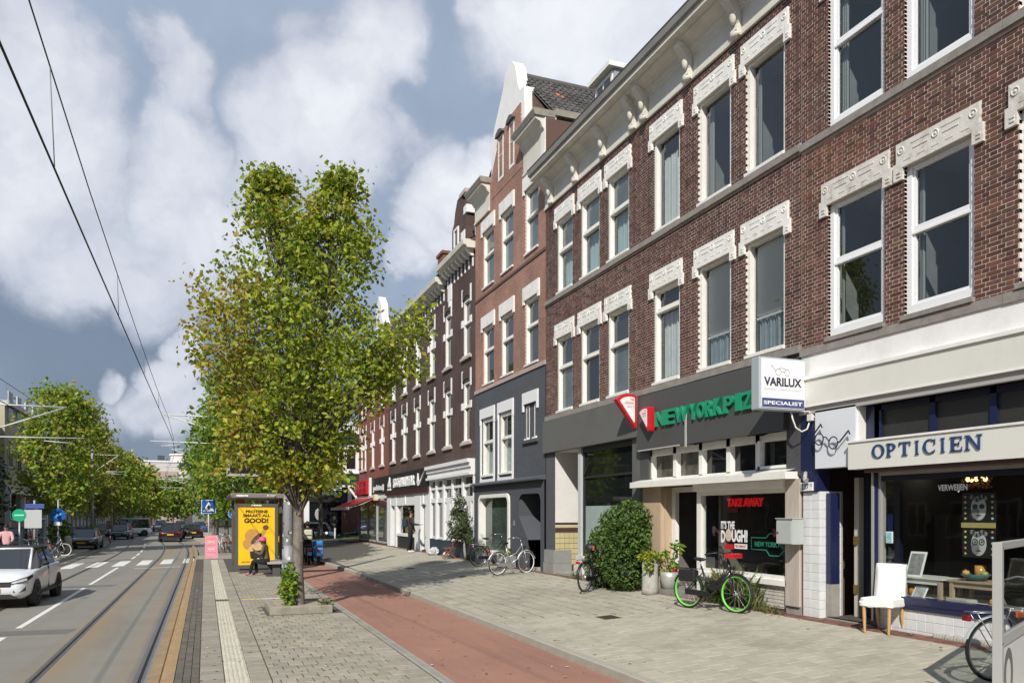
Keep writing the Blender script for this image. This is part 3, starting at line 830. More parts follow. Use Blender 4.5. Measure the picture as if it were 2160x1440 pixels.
def window(par, y0, y1, z0, z1, X=FX, fw=.075, fd=.13, off=.035, bars=(), mull=(), mf=None, mp=None, blind=None, curtain=None, pane_off=.10, sash=.03, sill=True, upper_dark=None, bottom=.09, room=None):
    """frame with bars; panes, blinds and curtains are its sub-parts"""
    mf = mf or m_wframe; mp = mp or m_pane; a, b = X + off, X + off + fd; f = MB()
    f.box(a, b, y0, y0 + fw, z0, z1, mf); f.box(a, b, y1 - fw, y1, z0, z1, mf)
    f.box(a, b, y0 + fw, y1 - fw, z1 - fw, z1, mf); f.box(a, b, y0 + fw, y1 - fw, z0, z0 + bottom, mf)
    for zb in bars:
        f.box(a + .02, b, y0 + fw, y1 - fw, zb - .035, zb + .035, mf); f.box(a + .0, b, y0 + fw, y1 - fw, zb - .075, zb - .045, mf)
    for yb in mull: f.box(a + .01, b, yb - .035, yb + .035, z0 + bottom, z1 - fw, mf)
    if sill: f.box(X - .05, a, y0 + .0, y1 - .0, z0 - .002, z0 + .055, mf)
    w = f.build('window', par)
    zs = [z0 + bottom] + sorted(bars) + [z1 - fw]; ys = [y0 + fw] + sorted(mull) + [y1 - fw]
    for i, (c, d) in enumerate(zip(zs, zs[1:])):
        for e, g in zip(ys, ys[1:]):
            if sash:
                s_ = MB(); xx = X + off + pane_off
                for q in ((e, e + sash, c, d), (g - sash, g, c, d), (e + sash, g - sash, c, c + sash), (e + sash, g - sash, d - sash, d)): s_.box(xx - .035, xx + .012, *q, mf)
                s_.build('sash', w)
            P = MB(); xx = X + off + pane_off; P.face([(xx, g, c), (xx, e, c), (xx, e, d), (xx, g, d)])
            pm = mp
            if upper_dark and i == len(zs) - 2: pm = upper_dark
            if (blind and i == 0 or curtain and i == 0): pm = m_gl
            if room: pm = m_gl
            P.build('pane', w, pm)
    xb = X + off + pane_off + .06
    lo, hi = z0 + bottom, zs[1]
    if blind:
        bl = MB(); zb = blind
        n = int((hi - zb) / .05)
        for i in range(n):
            zz = hi - i * .05; bl.face([(xb, y1 - fw, zz), (xb, y0 + fw, zz), (xb + .03, y0 + fw, zz - .042), (xb + .03, y1 - fw, zz - .042)], m_blind)
        bl.box(xb - .005, xb + .03, y0 + fw, y1 - fw, zb - .03, zb, m_blind)
        bl.build('blind', w)
    if curtain:
        cm, ch = curtain; cu = MB(); n = 40; vs_ = []; fs = []
        for i in range(n + 1):
            y = y0 + fw + (y1 - y0 - 2 * fw) * i / n; dx = .03 * math.sin(i * 1.9) + .015 * math.sin(i * .7)
            vs_ += [(xb + .06 + dx, y, lo), (xb + .06 + dx, y, min(hi, ch))]
        cu.faces(vs_, [(i * 2, i * 2 + 1, i * 2 + 3, i * 2 + 2) for i in range(n)], cm, True); cu.build('curtain', w)
    if room:
        d = MB(); mr_ = room if not isinstance(room, bool) else m_room; xa, xc = xb - .05, xb + 1.4; a1, b1 = y0 - .25, y1 + .25
        d.face([(xc, b1, z0), (xc, a1, z0), (xc, a1, z1 + .1), (xc, b1, z1 + .1)], mr_); d.face([(xa, b1, z0), (xc, b1, z0), (xc, b1, z1 + .1), (xa, b1, z1 + .1)], mr_); d.face([(xa, a1, z0), (xa, a1, z1 + .1), (xc, a1, z1 + .1), (xc, a1, z0)], mr_); d.face([(xa, a1, z1 + .1), (xa, b1, z1 + .1), (xc, b1, z1 + .1), (xc, a1, z1 + .1)], m_roomc); d.face([(xa, a1, z0), (xc, a1, z0), (xc, b1, z0), (xa, b1, z0)], mr_); d.build('dark_room', w)
        cu = MB(); n = 14; wdt = random.choice((.05, .08, .14, .30))
        for e0, e1 in ((y1 - fw - wdt, y1 - fw), (y0 + fw, y0 + fw + wdt * random.choice((.1, .1, .8)))):
            vs_ = []
            for i in range(n + 1): y = e0 + (e1 - e0) * i / n; vs_ += [(xb + .05 + .025 * math.sin(i * 1.6), y, z0 + bottom), (xb + .05 + .025 * math.sin(i * 1.6), y, z1 - fw)]
            cu.faces(vs_, [(i * 2, i * 2 + 1, i * 2 + 3, i * 2 + 2) for i in range(n)], m_curtaind, True)
        cu.build('curtain', w)
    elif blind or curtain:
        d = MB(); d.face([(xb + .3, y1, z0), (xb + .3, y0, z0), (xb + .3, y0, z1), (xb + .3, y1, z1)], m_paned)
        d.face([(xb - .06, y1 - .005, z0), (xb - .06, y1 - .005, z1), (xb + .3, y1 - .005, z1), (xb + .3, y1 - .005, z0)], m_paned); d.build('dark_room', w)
    return w

def lintel(par, y0, y1, z0, h=.40, drop=.17, m=None, X=FX, ear=.11, joinL=True):
    """moulded head with ears and three rosettes"""
    m = m or m_lintel; l = MB(); e = ear
    poly = [(-e + .0, h), (y1 - y0 + e, h), (y1 - y0 + e, .08), (y1 - y0 + e + .05, .08), (y1 - y0 + e + .05, -drop), (y1 - y0 + .0, -drop), (y1 - y0 + .0, 0), (0, 0), (0, -drop), (-e - .05, -drop), (-e - .05, .08), (-e, .08)]
    l.prism(poly, (X - .045, y0, z0), (0, 1, 0), (0, 0, 1), (1, 0, 0), .05, m)
    W = y1 - y0
    for t in (.0, .5, 1.0):
        l.torus((X - .047, y0 - e + .09 + t * (W + 2 * e - .18), z0 + h * .68), .05, .010, (1, 0, 0), m, 12, 5)
        l.ell((X - .047, y0 - e + .09 + t * (W + 2 * e - .18), z0 + h * .68), .010, .022, .022, m, 8, 5)
    for t0, t1 in ((.14, .42), (.58, .86)):
        l.box(X - .051, X - .04, y0 + W * t0, y0 + W * t1, z0 + h * .78, z0 + h * .84, m)
        l.box(X - .053, X - .04, y0 + W * (t0 + .03), y0 + W * (t1 - .03), z0 + h * .55, z0 + h * .60, m)
    for t in (.08, .3, .5, .7, .92):
        l.box(X - .050, X - .04, y0 + W * t - .06, y0 + W * t + .06, z0 + h * .22, z0 + h * .28, m)
    for yy in (-e - .01, W + .04):
        l.box(X - .056, X - .04, y0 + yy - .01, y0 + yy + .05, z0 - drop + .05, z0 - drop + .075, m); l.box(X - .056, X - .04, y0 + yy - .01, y0 + yy + .05, z0 - drop + .10, z0 - drop + .125, m)
    return l.build('lintel', par)
def band(par, name, y0, y1, z0, z1, x0, m, x1=FX + .02, rough=0):
    b = MB()
    if rough:
        n = max(2, int((y1 - y0) / rough))
        for i in range(n):
            a, c = y0 + (y1 - y0) * i / n, y0 + (y1 - y0) * (i + 1) / n
            b.box(x0 + random.uniform(0, .008), x1, a + .003, c - .003, z0 + random.uniform(0, .006), z1 - random.uniform(0, .004), m)
    else: b.box(x0, x1, y0, y1, z0, z1, m)
    return b.build(name, par)

# ------------------------------------------------------------------ B: the long brown brick house over the pizza shop
B = thing('shop_house', 'long dark brown brick house with white lintels and cornice over the grey pizza shop front', 'building', (FX, 10.69, .6), group='houses in the shopping row')
Y0, Y1 = 10.69, 21.44
wins = [(19.63, 20.66), (18.05, 19.13), (16.53, 17.60), (14.37, 15.43), (12.61, 13.69), (11.09, 12.16)]
ops = [(a, b, 5.30, 7.46) for a, b in wins] + [(a, b, 8.70, 10.80) for a, b in wins]
w_ = MB(); wall(w_, FX + .006, Y0, Y1, 5.10, 11.95, ops, .09, m_mortar); shell(w_, FX + .012, Y0, Y1, .4, 12.6, 8, mat('side_brick', (.12, .07, .055), .9)); w_.build('wall', B)
lints = [(a - .17, b + .17, c, d) for a, b in wins for c, d in ((7.27, 7.84), (10.60, 11.22))]
laybricks(B, FX, Y0, Y1, 5.285, 11.45, ops, m_brickB, 300, keepout=[(Y0, Y1, 8.56, 8.70)] + [(a - .11, b + .11, c, d) for a, b in wins for c, d in ((7.45, 7.83), (10.79, 11.2))])
for i, (a, b) in enumerate(wins):
    lintel(B, a, b, 7.44); lintel(B, a, b, 10.80)
    # first floor
    if i < 3: window(B, a, b, 5.30, 7.46, bars=(6.62,), mp=m_panel if i != 1 else m_paned, upper_dark=m_pane)
    elif i == 3: window(B, a, b, 5.30, 7.46, bars=(6.98,), curtain=(m_curtainl, 6.9), upper_dark=m_paned)
    else: window(B, a, b, 5.30, 7.46, blind=6.02 if i == 4 else 6.06, curtain=(m_curtain, 6.1), sash=0)
    # second floor
    if i < 3: window(B, a, b, 8.70, 10.82, bars=(9.95,), curtain=(mat('curtain_ice', (.36, .46, .46), .8, var=.06), 9.9), upper_dark=m_panel)
    elif i == 3: window(B, a, b, 8.70, 10.82, curtain=(m_curtainl, 10.4), sash=0)
    else: window(B, a, b, 8.70, 10.82, room=True, sash=0)
band(B, 'sill_band', Y0, Y1, 5.145, 5.285, FX - .06, m_stone, rough=1.5)
band(B, 'sill_band', Y0, Y1, 8.565, 8.69, FX - .06, m_stone, rough=1.2)
# white cornice with consoles and gutter
c = MB()
prof = [(FX + .02, 11.42), (FX - .05, 11.42), (FX - .05, 11.48), (FX - .02, 11.5), (FX - .02, 11.88), (FX - .05, 11.9), (FX - .06, 11.96), (FX - .12, 12.0), (FX - .12, 12.06), (FX - .2, 12.12), (FX - .34, 12.16), (FX - .36, 12.22), (FX - .48, 12.24), (FX + .02, 12.24)]
for i in range(len(prof) - 1):
    (xa, za), (xb, zb) = prof[i], prof[i + 1]
    c.face([(xa, Y0, za), (xa, Y1 + .05, za), (xb, Y1 + .05, zb), (xb, Y0, zb)], m_trim)
c.face([(x, Y1 + .05, z) for x, z in prof], m_trim); c.face([(x, Y0, z) for x, z in reversed(prof)], m_trim)
c.build('cornice', B)
g = MB(); g.box(FX - .50, FX - .40, Y0 - .02, Y1 + .07, 12.235, 12.33, m_trim); g.build('fascia', B)
g = MB()
gp = [(FX - .50, 12.33), (FX - .56, 12.36), (FX - .58, 12.50), (FX - .60, 12.52), (FX - .57, 12.54), (FX + .3, 12.56), (FX + .3, 12.3)]
for (xa, za), (xb, zb) in zip(gp, gp[1:]): g.face([(xa, Y0 - .03, za), (xa, Y1 + .08, za), (xb, Y1 + .08, zb), (xb, Y0 - .03, zb)], m_gutter)
g.face([(x, Y1 + .08, z) for x, z in gp], m_gutter); g.face([(x, Y0 - .03, z) for x, z in reversed(gp)], m_gutter)
g.build('gutter', B)
for y in (20.95, 19.32, 17.72, 16.22, 15.72, 13.95, 12.35, 10.85):
    q = MB()
    side_ = [(0, 0), (.06, .0), (.09, .08), (.05, .2), (.08, .36), (.17, .50), (.24, .60), (.24, .70), (.05, .74), (0, .74)]
    q.prism([(-a * 1.35, b * 1.04 - .03) for a, b in side_], (FX - .03, y - .10, 11.46), (1, 0, 0), (0, 0, 1), (0, 1, 0), .20, m_trim)
    q.ell((FX - .10, y, 11.46), .07, .12, .07, m_trim, 10, 8); q.ell((FX - .28, y, 12.10), .11, .13, .09, m_trim, 10, 8); q.ell((FX - .15, y, 11.80), .06, .09, .16, m_trim, 10, 8)
    q.tube([(FX - .08, y - .08, 11.62), (FX - .08, y + .08, 11.62)], .035, m_trim, 8)
    q.build('console', B)
# roof, ridge and white dormer
rf = MB(); rf.face([(FX - .3, Y0, 12.55), (FX - .3, Y1, 12.55), (FX + 3.4, Y1, 14.6), (FX + 3.4, Y0, 14.6)], m_roof); rf.face([(FX - .3, Y1, 12.5), (FX + 3.4, Y1, 12.5), (FX + 3.4, Y1, 14.6)], m_roof); rf.build('roof', B)
d = MB(); d.box(11.0, 13.2, 20.1, 21.25, 13.0, 15.28, mat('dormer_grey', (.30, .33, .35), .6)); d.box(10.96, 11.1, 20.15, 21.2, 13.0, 15.22, m_wframe)
d.box(10.78, 13.4, 20.0, 21.36, 15.28, 15.42, m_wframe); dm = d.build('dormer', B)
for a in (20.24, 20.72):
    q = MB(); q.face([(10.955, a + .40, 14.2), (10.955, a, 14.2), (10.955, a, 15.1), (10.955, a + .40, 15.1)]); q.build('window', dm, m_pane)
q = MB(); q.tube([(FX - .1, 13.9, 12.5), (FX - .1, 13.9, 12.75)], .07, m_roof); q.build('roof_vent', B)

# ---- grey shop front (left) of B
m_gfas = mat('fascia_grey', (.125, .125, .118), .6, var=.06, vscale=1.5, stain=(.09, .09, .085), sscale=1, samt=.5)
m_gfas2 = mat('fascia_anthracite', (.072, .072, .070), .55, var=.1, vscale=2, stain=(.055, .055, .055), sscale=2, samt=.6)
m_gpil = mat('pillar_slate', (.085, .092, .10), .7, var=.12, vscale=2)
band(B, 'fascia_board', 16.02, 21.47, 4.20, 5.13, FX - .10, m_gfas, FX + .35)
a = MB(); a.box(FX, FX + .5, 20.80, 21.44, 1.36, 4.2, m_gpil); a.build('pillar', B)
for z0, z1, ex in ((.55, .98, .03), (.985, 1.36, 0)):
    band(B, 'pillar_stone', 20.76 - ex, 21.46, z0, z1, FX - .06 - ex, mat('bluestone', (.25, .25, .24), .85, var=.15, vscale=4), FX + .5)
# recessed doorway with a tiled side wall
m_plast = mat('plaster_white', (.66, .65, .62), .85, var=.06, vscale=3)
m_dado = mat('dado_tile_yellow', (.52, .46, .25), .4, objrand=.06, var=.05)
m_dadob = mat('dado_tile_brown', (.10, .042, .028), .4, objrand=.15)
rec = MB()
rec.face([(FX, 20.79, 2.05), (10.75, 20.79, 2.05), (10.75, 20.79, 4.2), (FX, 20.79, 4.2)], m_plast)
rec.face([(FX, 20.79, .6), (10.75, 20.79, .6), (10.75, 20.79, 2.05), (FX, 20.79, 2.05)], m_joint)
rec.face([(10.75, 20.79, .6), (10.75, 19.3, .6), (10.75, 19.3, 4.2), (10.75, 20.79, 4.2)], mat('door_brown', (.05, .03, .022), .5))
rec.face([(FX, 19.3, 4.19), (10.75, 19.3, 4.19), (10.75, 20.79, 4.19), (FX, 20.79, 4.19)], m_plast)
rec.build('doorway', B)
for i in range(9):
    for j in range(8):
        z = .62 + j * .155; 
        if z > 1.9: continue
        q = tile_mesh('wall_tile', .145, .145, .01, m_dadob if j < 2 else m_dado)
        o = link('wall_tile', q, B); o.location = (FX + .075 + i * .15, 20.786, z + .08); o.rotation_euler = (R(90), 0, 0)
for z, m_ in ((1.95, m_dadob), (2.04, m_dado), (2.13, m_dadob)):
    q = MB(); q.box(FX, 10.7, 20.775, 20.79, z - .03, z + .03, m_); q.build('tile_border', B)
a = MB(); a.box(FX - .03, 10.7, 19.3, 20.79, .5, .74, mat('doorstep_stone', (.33, .325, .30), .85, var=.15, vscale=3)); a.build('doorstep', B)
a = MB(); a.box(FX + .02, FX + .2, 19.16, 19.34, .7, 4.2, mat('post_pale', (.50, .53, .52), .6)); a.build('post', B)
q = MB(); q.box(FX - .07, FX + .2, 18.9, 19.42, .55, 1.02, mat('plinth_white', (.58, .57, .54), .85, var=.12, vscale=3, stain=(.35, .33, .3), sscale=2)); q.box(FX - .03, FX + .2, 18.98, 19.38, 1.02, 1.28, MATS['plinth_white']); q.build('plinth', B)
a = MB(); a.box(FX, FX + .3, 16.02, 18.9, .55, 1.1, MATS['plinth_white']); a.box(FX - .05, FX + .1, 16.35, 18.95, 1.1, 1.2, mat('sill_dark', (.03, .03, .032), .6)); a.build('window_base', B)
m_blackfr = mat('black_frame', (.02, .021, .022), .45)
f = MB(); xf = FX + .07
for q in ((19.05, 19.14, 1.2, 4.2), (16.38, 16.43, 1.2, 4.2), (16.43, 19.05, 3.36, 3.42), (16.43, 19.05, 4.05, 4.2)): f.box(xf, xf + .08, *q, m_blackfr)
f.bar((xf - .02, 19.0, 3.42), (xf - .02, 18.72, 3.75), .05, .05, m_blackfr)
f.box(xf + .05, xf + .15, 18.86, 19.04, 1.2, 4.05, mat('jamb_pale', (.55, .58, .57), .6))
sw = f.build('window', B)
P = MB(); P.face([(xf + .04, 19.05, 2.62), (xf + .04, 16.43, 2.62), (xf + .04, 16.43, 4.05), (xf + .04, 19.05, 4.05)]); P.build('pane', sw, mat('pane_blackgreen', (.010, .013, .012), .03, spec=.7))
P = MB(); P.face([(xf + .04, 19.05, 1.2), (xf + .04, 16.43, 1.2), (xf + .04, 16.43, 2.62), (xf + .04, 19.05, 2.62)]); P.build('pane', sw, mat('pane_frosted', (.33, .40, .385), .12, spec=.6, var=.25, vscale=1.3))
a = MB(); a.box(FX, FX + .3, 16.02, 16.38, .6, 4.2, m_gfas); a.build('pillar', B)

# ---- pizza shop front (right) of B
m_wood = mat('pale_wood', (.47, .41, .36), .8, var=.16, vscale=5, stretch=(6, 6, .6), objrand=.08, stain=(.36, .29, .24), sscale=4, samt=.6)
m_woodwarm = mat('warm_wood', (.50, .38, .26), .75, var=.12, vscale=4, stretch=(5, 5, .6))
q = MB(); q.prism([(0, 0), (.0, 1.27), (.06, 1.27), (.12, 0)], (FX, 11.0, 3.86), (-1, 0, 0), (0, 0, 1), (0, 1, 0), 5.0, m_gfas2); q.build('fascia_board', B)
q = MB(); q.box(FX - .13, FX - .118, 13.93, 13.99, 3.80, 4.62, mat('pale_strip', (.45, .45, .42), .6)); q.build('cover_strip', B)
q = MB(); q.box(FX - .135, FX - .1, 14.2, 15.9, 3.845, 3.87, MATS['pale_strip']); q.build('drip_strip', B)
# torn underside of the fascia
q = MB()
for y0_, y1_, dz in ((13.4, 14.0, .05), (12.0, 12.6, .10), (11.3, 12.0, .06), (11.0, 11.5, .03)):
    q.face([(FX - .05, y0_, 3.87), (FX - .05, (y0_ + y1_) / 2, 3.87 - dz), (FX - .05, y1_, 3.87)], m_black if dz < .09 else m_plast)
q.build('torn_edge', B)
a = MB(); a.box(FX, FX + .3, 15.64, 16.02, 3.02, 3.9, m_gfas2); a.box(FX, FX + .3, 15.86, 16.02, .9, 3.02, m_gfas2); a.build('pillar', B)
a = MB(); a.box(FX - .01, FX + .3, 10.69, 11.04, 3.06, 5.15, mat('dark_plaster', (.062, .062, .068), .85, var=.25, vscale=3, stain=(.12, .11, .10), sscale=4, samt=.5)); a.build('pier', B)
f = MB(); cx = FX + .06; mul = [11.04, 11.9, 12.78, 13.7, 14.66, 15.64]
for y in mul: f.box(cx, cx + .16, y - .06 if y > 11.1 else y, y + .06 if y < 15.6 else y, 3.2, 3.86, m_wframe)
f.box(cx, cx + .16, 11.04, 15.64, 3.72, 3.86, m_wframe); f.box(cx, cx + .16, 11.04, 15.64, 3.10, 3.22, m_wframe); f.box(cx - .05, cx + .05, 11.1, 11.84, 3.22, 3.27, m_wframe); f.box(cx - .05, cx + .05, 11.78, 11.84, 3.22, 3.74, m_wframe)
cw = f.build('window', B)
for i in range(5):
    P = MB(); P.face([(cx + .12, mul[i + 1], 3.2), (cx + .12, mul[i], 3.2), (cx + .12, mul[i], 3.75), (cx + .12, mul[i + 1], 3.75)]); P.build('pane', cw, m_paned if i < 3 else mat('pane_dusty', (.10, .095, .08), .1, spec=.5, var=.6, vscale=3))
lg = MB(); lg.box(FX - .27, FX + .1, 10.77, 16.02, 3.005, 3.13, m_wframe); lg.face([(FX - .25, 10.8, 3.131), (FX + .07, 10.8, 3.2), (FX + .07, 16.0, 3.2), (FX - .25, 16.0, 3.131)], m_wframe); lg.build('ledge', B)
lg = MB(); lg.box(FX - .1, FX + .1, 11.04, 13.75, 2.86, 3.0, m_wframe); lg.build('window_head', B)
for i in range(3):
    y = 10.70 + i * .115; q = MB(); q.box(FX - .04, FX + .1, y, y + .111, .82, 3.0, m_wood); q.build('plank', B)
q = MB(); q.box(FX - .0, FX + .2, 10.69, 11.06, .55, .82, mat('pier_base', (.30, .285, .26), .9, var=.2, vscale=4)); q.build('pier_base', B)
m_whitew = mat('white_brick_paint', (.56, .53, .48), .85, var=.12, vscale=4, stain=(.36, .33, .29), sscale=3, samt=.6)
q = MB(); q.box(FX + .04, FX + .3, 11.04, 13.7, .5, 1.16, m_whitew)
q.build('window_base', B)
for r_ in range(7):
    for i in range(12):
        y = 11.05 + i * .22 + (.11 if r_ % 2 else 0); y1_ = min(y + .21, 13.7)
        if y1_ - y < .05: continue
        z = .70 + r_ * .064; bq = MB(); rest_brick(bq, FX + .03, y, y1_, z, .012, m_whitew); bq.build('brick', B, fix=False)
f = MB(); xs = FX + .03
for q in ((13.62, 13.76, .75, 3.0), (11.04, 11.08, 1.24, 2.86), (11.08, 13.62, 2.78, 2.86), (11.04, 13.62, 1.24, 1.31)): f.box(xs - .02, xs + .1, *q, m_wframe)
f.box(xs - .07, xs + .1, 11.02, 13.62, 1.14, 1.24, m_wframe)
pw = f.build('shop_window', B)
P = MB(); P.face([(xs + .05, 13.62, 1.31), (xs + .05, 11.08, 1.31), (xs + .05, 11.08, 2.78), (xs + .05, 13.62, 2.78)]); P.build('pane', pw, m_glshop)
# inside of the shop
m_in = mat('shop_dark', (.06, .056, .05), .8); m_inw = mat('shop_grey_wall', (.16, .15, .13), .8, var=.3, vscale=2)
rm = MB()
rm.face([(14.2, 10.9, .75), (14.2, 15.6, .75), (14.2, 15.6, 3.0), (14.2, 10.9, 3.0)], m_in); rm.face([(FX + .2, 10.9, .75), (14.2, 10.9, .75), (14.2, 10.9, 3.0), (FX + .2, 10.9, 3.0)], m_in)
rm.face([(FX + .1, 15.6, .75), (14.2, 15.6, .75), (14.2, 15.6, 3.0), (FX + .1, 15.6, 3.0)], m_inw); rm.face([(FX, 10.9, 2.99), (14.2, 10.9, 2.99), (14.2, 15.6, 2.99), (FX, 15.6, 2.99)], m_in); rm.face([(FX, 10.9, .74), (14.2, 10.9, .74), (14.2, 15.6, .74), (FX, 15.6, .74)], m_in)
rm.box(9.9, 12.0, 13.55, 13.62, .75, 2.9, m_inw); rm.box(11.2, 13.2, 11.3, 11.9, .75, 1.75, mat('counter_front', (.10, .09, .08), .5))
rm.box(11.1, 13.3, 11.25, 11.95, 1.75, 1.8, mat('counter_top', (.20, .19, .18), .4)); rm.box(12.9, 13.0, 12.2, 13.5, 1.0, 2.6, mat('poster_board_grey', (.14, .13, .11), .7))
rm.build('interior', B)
# entrance: warm wooden cheek, door post, open dark door
q = MB(); q.box(FX - .02, FX + .08, 15.1, 15.86, .75, 3.0, m_woodwarm); q.build('door_cheek', B)
for i in range(2):
    q = MB(); q.box(FX + .08 + i * .12, FX + .195 + i * .12, 15.06, 15.1, .75, 3.0, m_woodwarm); q.build('plank', B)
q = MB(); q.box(FX + .25, FX + .35, 14.93, 15.06, .75, 3.0, m_wframe); q.box(FX + .25, FX + .35, 13.76, 14.93, 2.88, 3.0, m_wframe); q.build('door_frame', B)
q = MB(); q.box(FX - .2, FX + .9, 13.76, 15.45, .48, .78, mat('step_grey', (.24, .23, .21), .9, var=.15, vscale=3)); q.build('doorstep', B)
q = MB(); q.box(9.9, 9.94, 13.8, 14.3, .78, 1.5, mat('planter_box_grey', (.10, .105, .11), .7)); q.build('screen', B)

# ------------------------------------------------------------------ A: the optician's house
A = thing('shop_house', 'dark brick house with white PVC windows above the white optician shop front', 'building', (FX, 0, .6), group='houses in the shopping row')
AY0, AY1 = -1.5, 10.685
aw = [(8.93, 10.07), (7.46, 8.57), (5.75, 6.84), (4.3, 5.4), (2.8, 3.9), (1.3, 2.4)]
aops = [(a, b, 5.28, 7.46) for a, b in aw] + [(a, b, 8.66, 11.0) for a, b in aw]
w_ = MB(); wall(w_, FX + .006, AY0, AY1, 5.05, 12.6, aops, .09, m_mortar); shell(w_, FX + .012, AY0, AY1, .4, 12.6, 8, MATS['side_brick']); w_.build('wall', A)
laybricks(A, FX, 4.0, AY1, 5.175, 12.0, aops, m_brickA, 300, keepout=[(AY0, AY1, 8.53, 8.66)] + [(a - .11, b + .11, c, d) for a, b in aw for c, d in ((7.45, 7.80), (10.99, 11.36))])
for i, (a, b) in enumerate(aw):
    lintel(A, a, b, 7.42, .36, m=m_lintelold); lintel(A, a, b, 10.98, .36, m=m_lintelold)
    if i < 4:
        window(A, a, b, 5.29, 7.47, bars=(6.50,), mf=m_pvc, fw=.085, off=.05, fd=.09, pane_off=.06, sash=.045, sill=False, room=True, bottom=.12)
        window(A, a, b, 8.67, 11.0, bars=(10.02,) if i != 1 else (), mf=m_pvc, fw=.085, off=.05, fd=.09, pane_off=.06, sash=.045, sill=False, room=True, bottom=.12)
    s_ = MB(); s_.box(FX - .07, FX + .06, a - .02, b + .02, 5.195, 5.262, m_stone); s_.build('window_sill', A)
band(A, 'sill_band', AY0, AY1, 5.055, 5.19, FX - .05, m_stone, rough=1.2)
band(A, 'sill_band', AY0, AY1, 8.53, 8.655, FX - .05, m_stone, rough=1.2)
# white bands and fascia of the shop
m_wplast = mat('white_render', (.82, .815, .80), .8, stain2=((.60, .59, .55), 1.5, .5, .52, (1, 1, .18)), var=.05, vscale=2, stain=(.66, .65, .62), sscale=1.6, samt=.5, bump=.2, bscale=30)
m_cream = mat('fascia_cream', (.72, .715, .66), .55, stain2=((.56, .55, .49), 1.3, .45, .54, (1, 1, .2)), var=.03, vscale=1.5, stain=(.62, .61, .56), sscale=1, samt=.4)
band(A, 'rendered_band', AY0, AY1 - .02, 4.68, 5.06, FX - .02, m_wplast)
band(A, 'ridge_strip', AY0, AY1 - .02, 4.635, 4.685, FX - .13, m_wplast)
band(A, 'fascia_board', AY0, AY1 - .02, 4.20, 4.635, FX - .10, m_cream)
band(A, 'fascia_lip', AY0, AY1 - .02, 4.18, 4.20, FX - .115, m_wplast)
band(A, 'soffit_strip', AY0, AY1 - .02, 4.07, 4.18, FX - .07, mat('soffit_grey', (.40, .39, .37), .7))
m_navy = mat('navy_paint', (.012, .017, .065), .35, coat=.2)
m_navyd = mat('navy_dark', (.010, .012, .030), .4)
f = MB(); cx = FX + .16
for y in (9.19, 8.2, 7.28, 6.3, 5.3, 4.3): f.box(cx - .04, cx + .05, y - .045, y + .045, 3.5, 4.07, m_navy)
f.box(cx - .04, cx + .05, 9.1, 9.4, 3.5, 4.07, m_navy); f.box(cx - .04, cx + .05, AY0, 9.2, 3.98, 4.07, m_navyd)
tw = f.build('window', A)
P = MB(); P.face([(cx, 9.3, 3.45), (cx, AY0, 3.45), (cx, AY0, 4.0), (cx, 9.3, 4.0)]); P.build('pane', tw, mat('pane_textured', (.035, .035, .033), .3, spec=.4, bump=.6, bscale=60))
band(A, 'navy_post', 10.29, AY1 - .01, 2.78, 4.07, FX - .02, m_navy, FX + .25)
q = MB(); q.box(FX + .02, FX + .5, 10.27, AY1 - .02, .6, 2.78, mat('tile_grout', (.36, .36, .35), .9)); pl = q.build('pillar', A)
m_tile = mat('white_wall_tile', (.70, .71, .72), .18, wpos=True, objrand=.04, var=.04, vscale=6, stain=(.5, .5, .5), sscale=4, samt=.35)
for j in range(14):
    z = .755 + j * .1495
    for i in range(2):
        o = link('tile', tile_mesh('tile', .186, .1445, .012, m_tile, .004), pl); o.location = (FX + .014, 10.375 + i * .191, z); o.rotation_euler = (R(90), 0, R(-90))
    for i in range(3):
        o = link('tile', tile_mesh('tile', .146, .1445, .012, m_tile, .004), pl); o.location = (FX + .09 + i * .15, 10.264, z); o.rotation_euler = (R(90), 0, 0)
q = MB(); q.box(FX + .12, FX + .3, 10.13, 10.24, 1.25, 2.75, m_navy); q.box(FX + .12, FX + .3, 10.13, 10.24, .66, 1.25, MATS['pier_base']); q.build('door_jamb', A)
# door: recessed, navy, glazed, standing open
xd = FX + .62
f = MB()
f.box(xd - .1, xd + .02, 9.94, 10.04, .7, 3.0, mat('cream_post', (.52, .50, .42), .6)); f.box(xd, xd + .07, 9.22, 9.94, .7, 1.32, m_navyd); f.box(xd, xd + .07, 9.80, 9.94, 1.32, 3.0, m_navyd); f.box(xd, xd + .07, 9.22, 9.32, 1.32, 3.0, m_navyd); f.box(xd, xd + .07, 9.32, 9.8, 2.86, 3.0, m_navyd)
dr = f.build('door', A)
P = MB(); P.face([(xd + .03, 9.8, 1.32), (xd + .03, 9.32, 1.32), (xd + .03, 9.32, 2.86), (xd + .03, 9.8, 2.86)]); P.build('pane', dr, m_glshop)
q = MB(); q.box(xd - .012, xd - .002, 9.5, 9.76, 1.5, 1.95, mat('poster_mint', (.25, .55, .47), .6)); q.box(xd - .014, xd - .012, 9.5, 9.62, 1.5, 1.78, mat('poster_dark', (.06, .04, .04), .6)); q.box(xd - .012, xd - .002, 9.34, 9.44, 2.05, 2.4, mat('sticker_blue', (.03, .06, .30), .6)); q.build('poster', dr)
for z in (1.1, 1.9): 
    q = MB(); q.box(xd - .13, xd - .1, 9.96, 10.03, z, z + .14, mat('brass', (.45, .33, .12), .4, .8)); q.build('hinge', dr)
q = MB(); q.box(FX + .1, xd + .1, 9.1, 10.25, .55, .70, MATS['doorstep_stone']); q.box(FX + .3, xd + .1, 9.15, 9.95, .70, .715, mat('red_mat', (.14, .015, .02), .9)); q.build('doorstep', A)
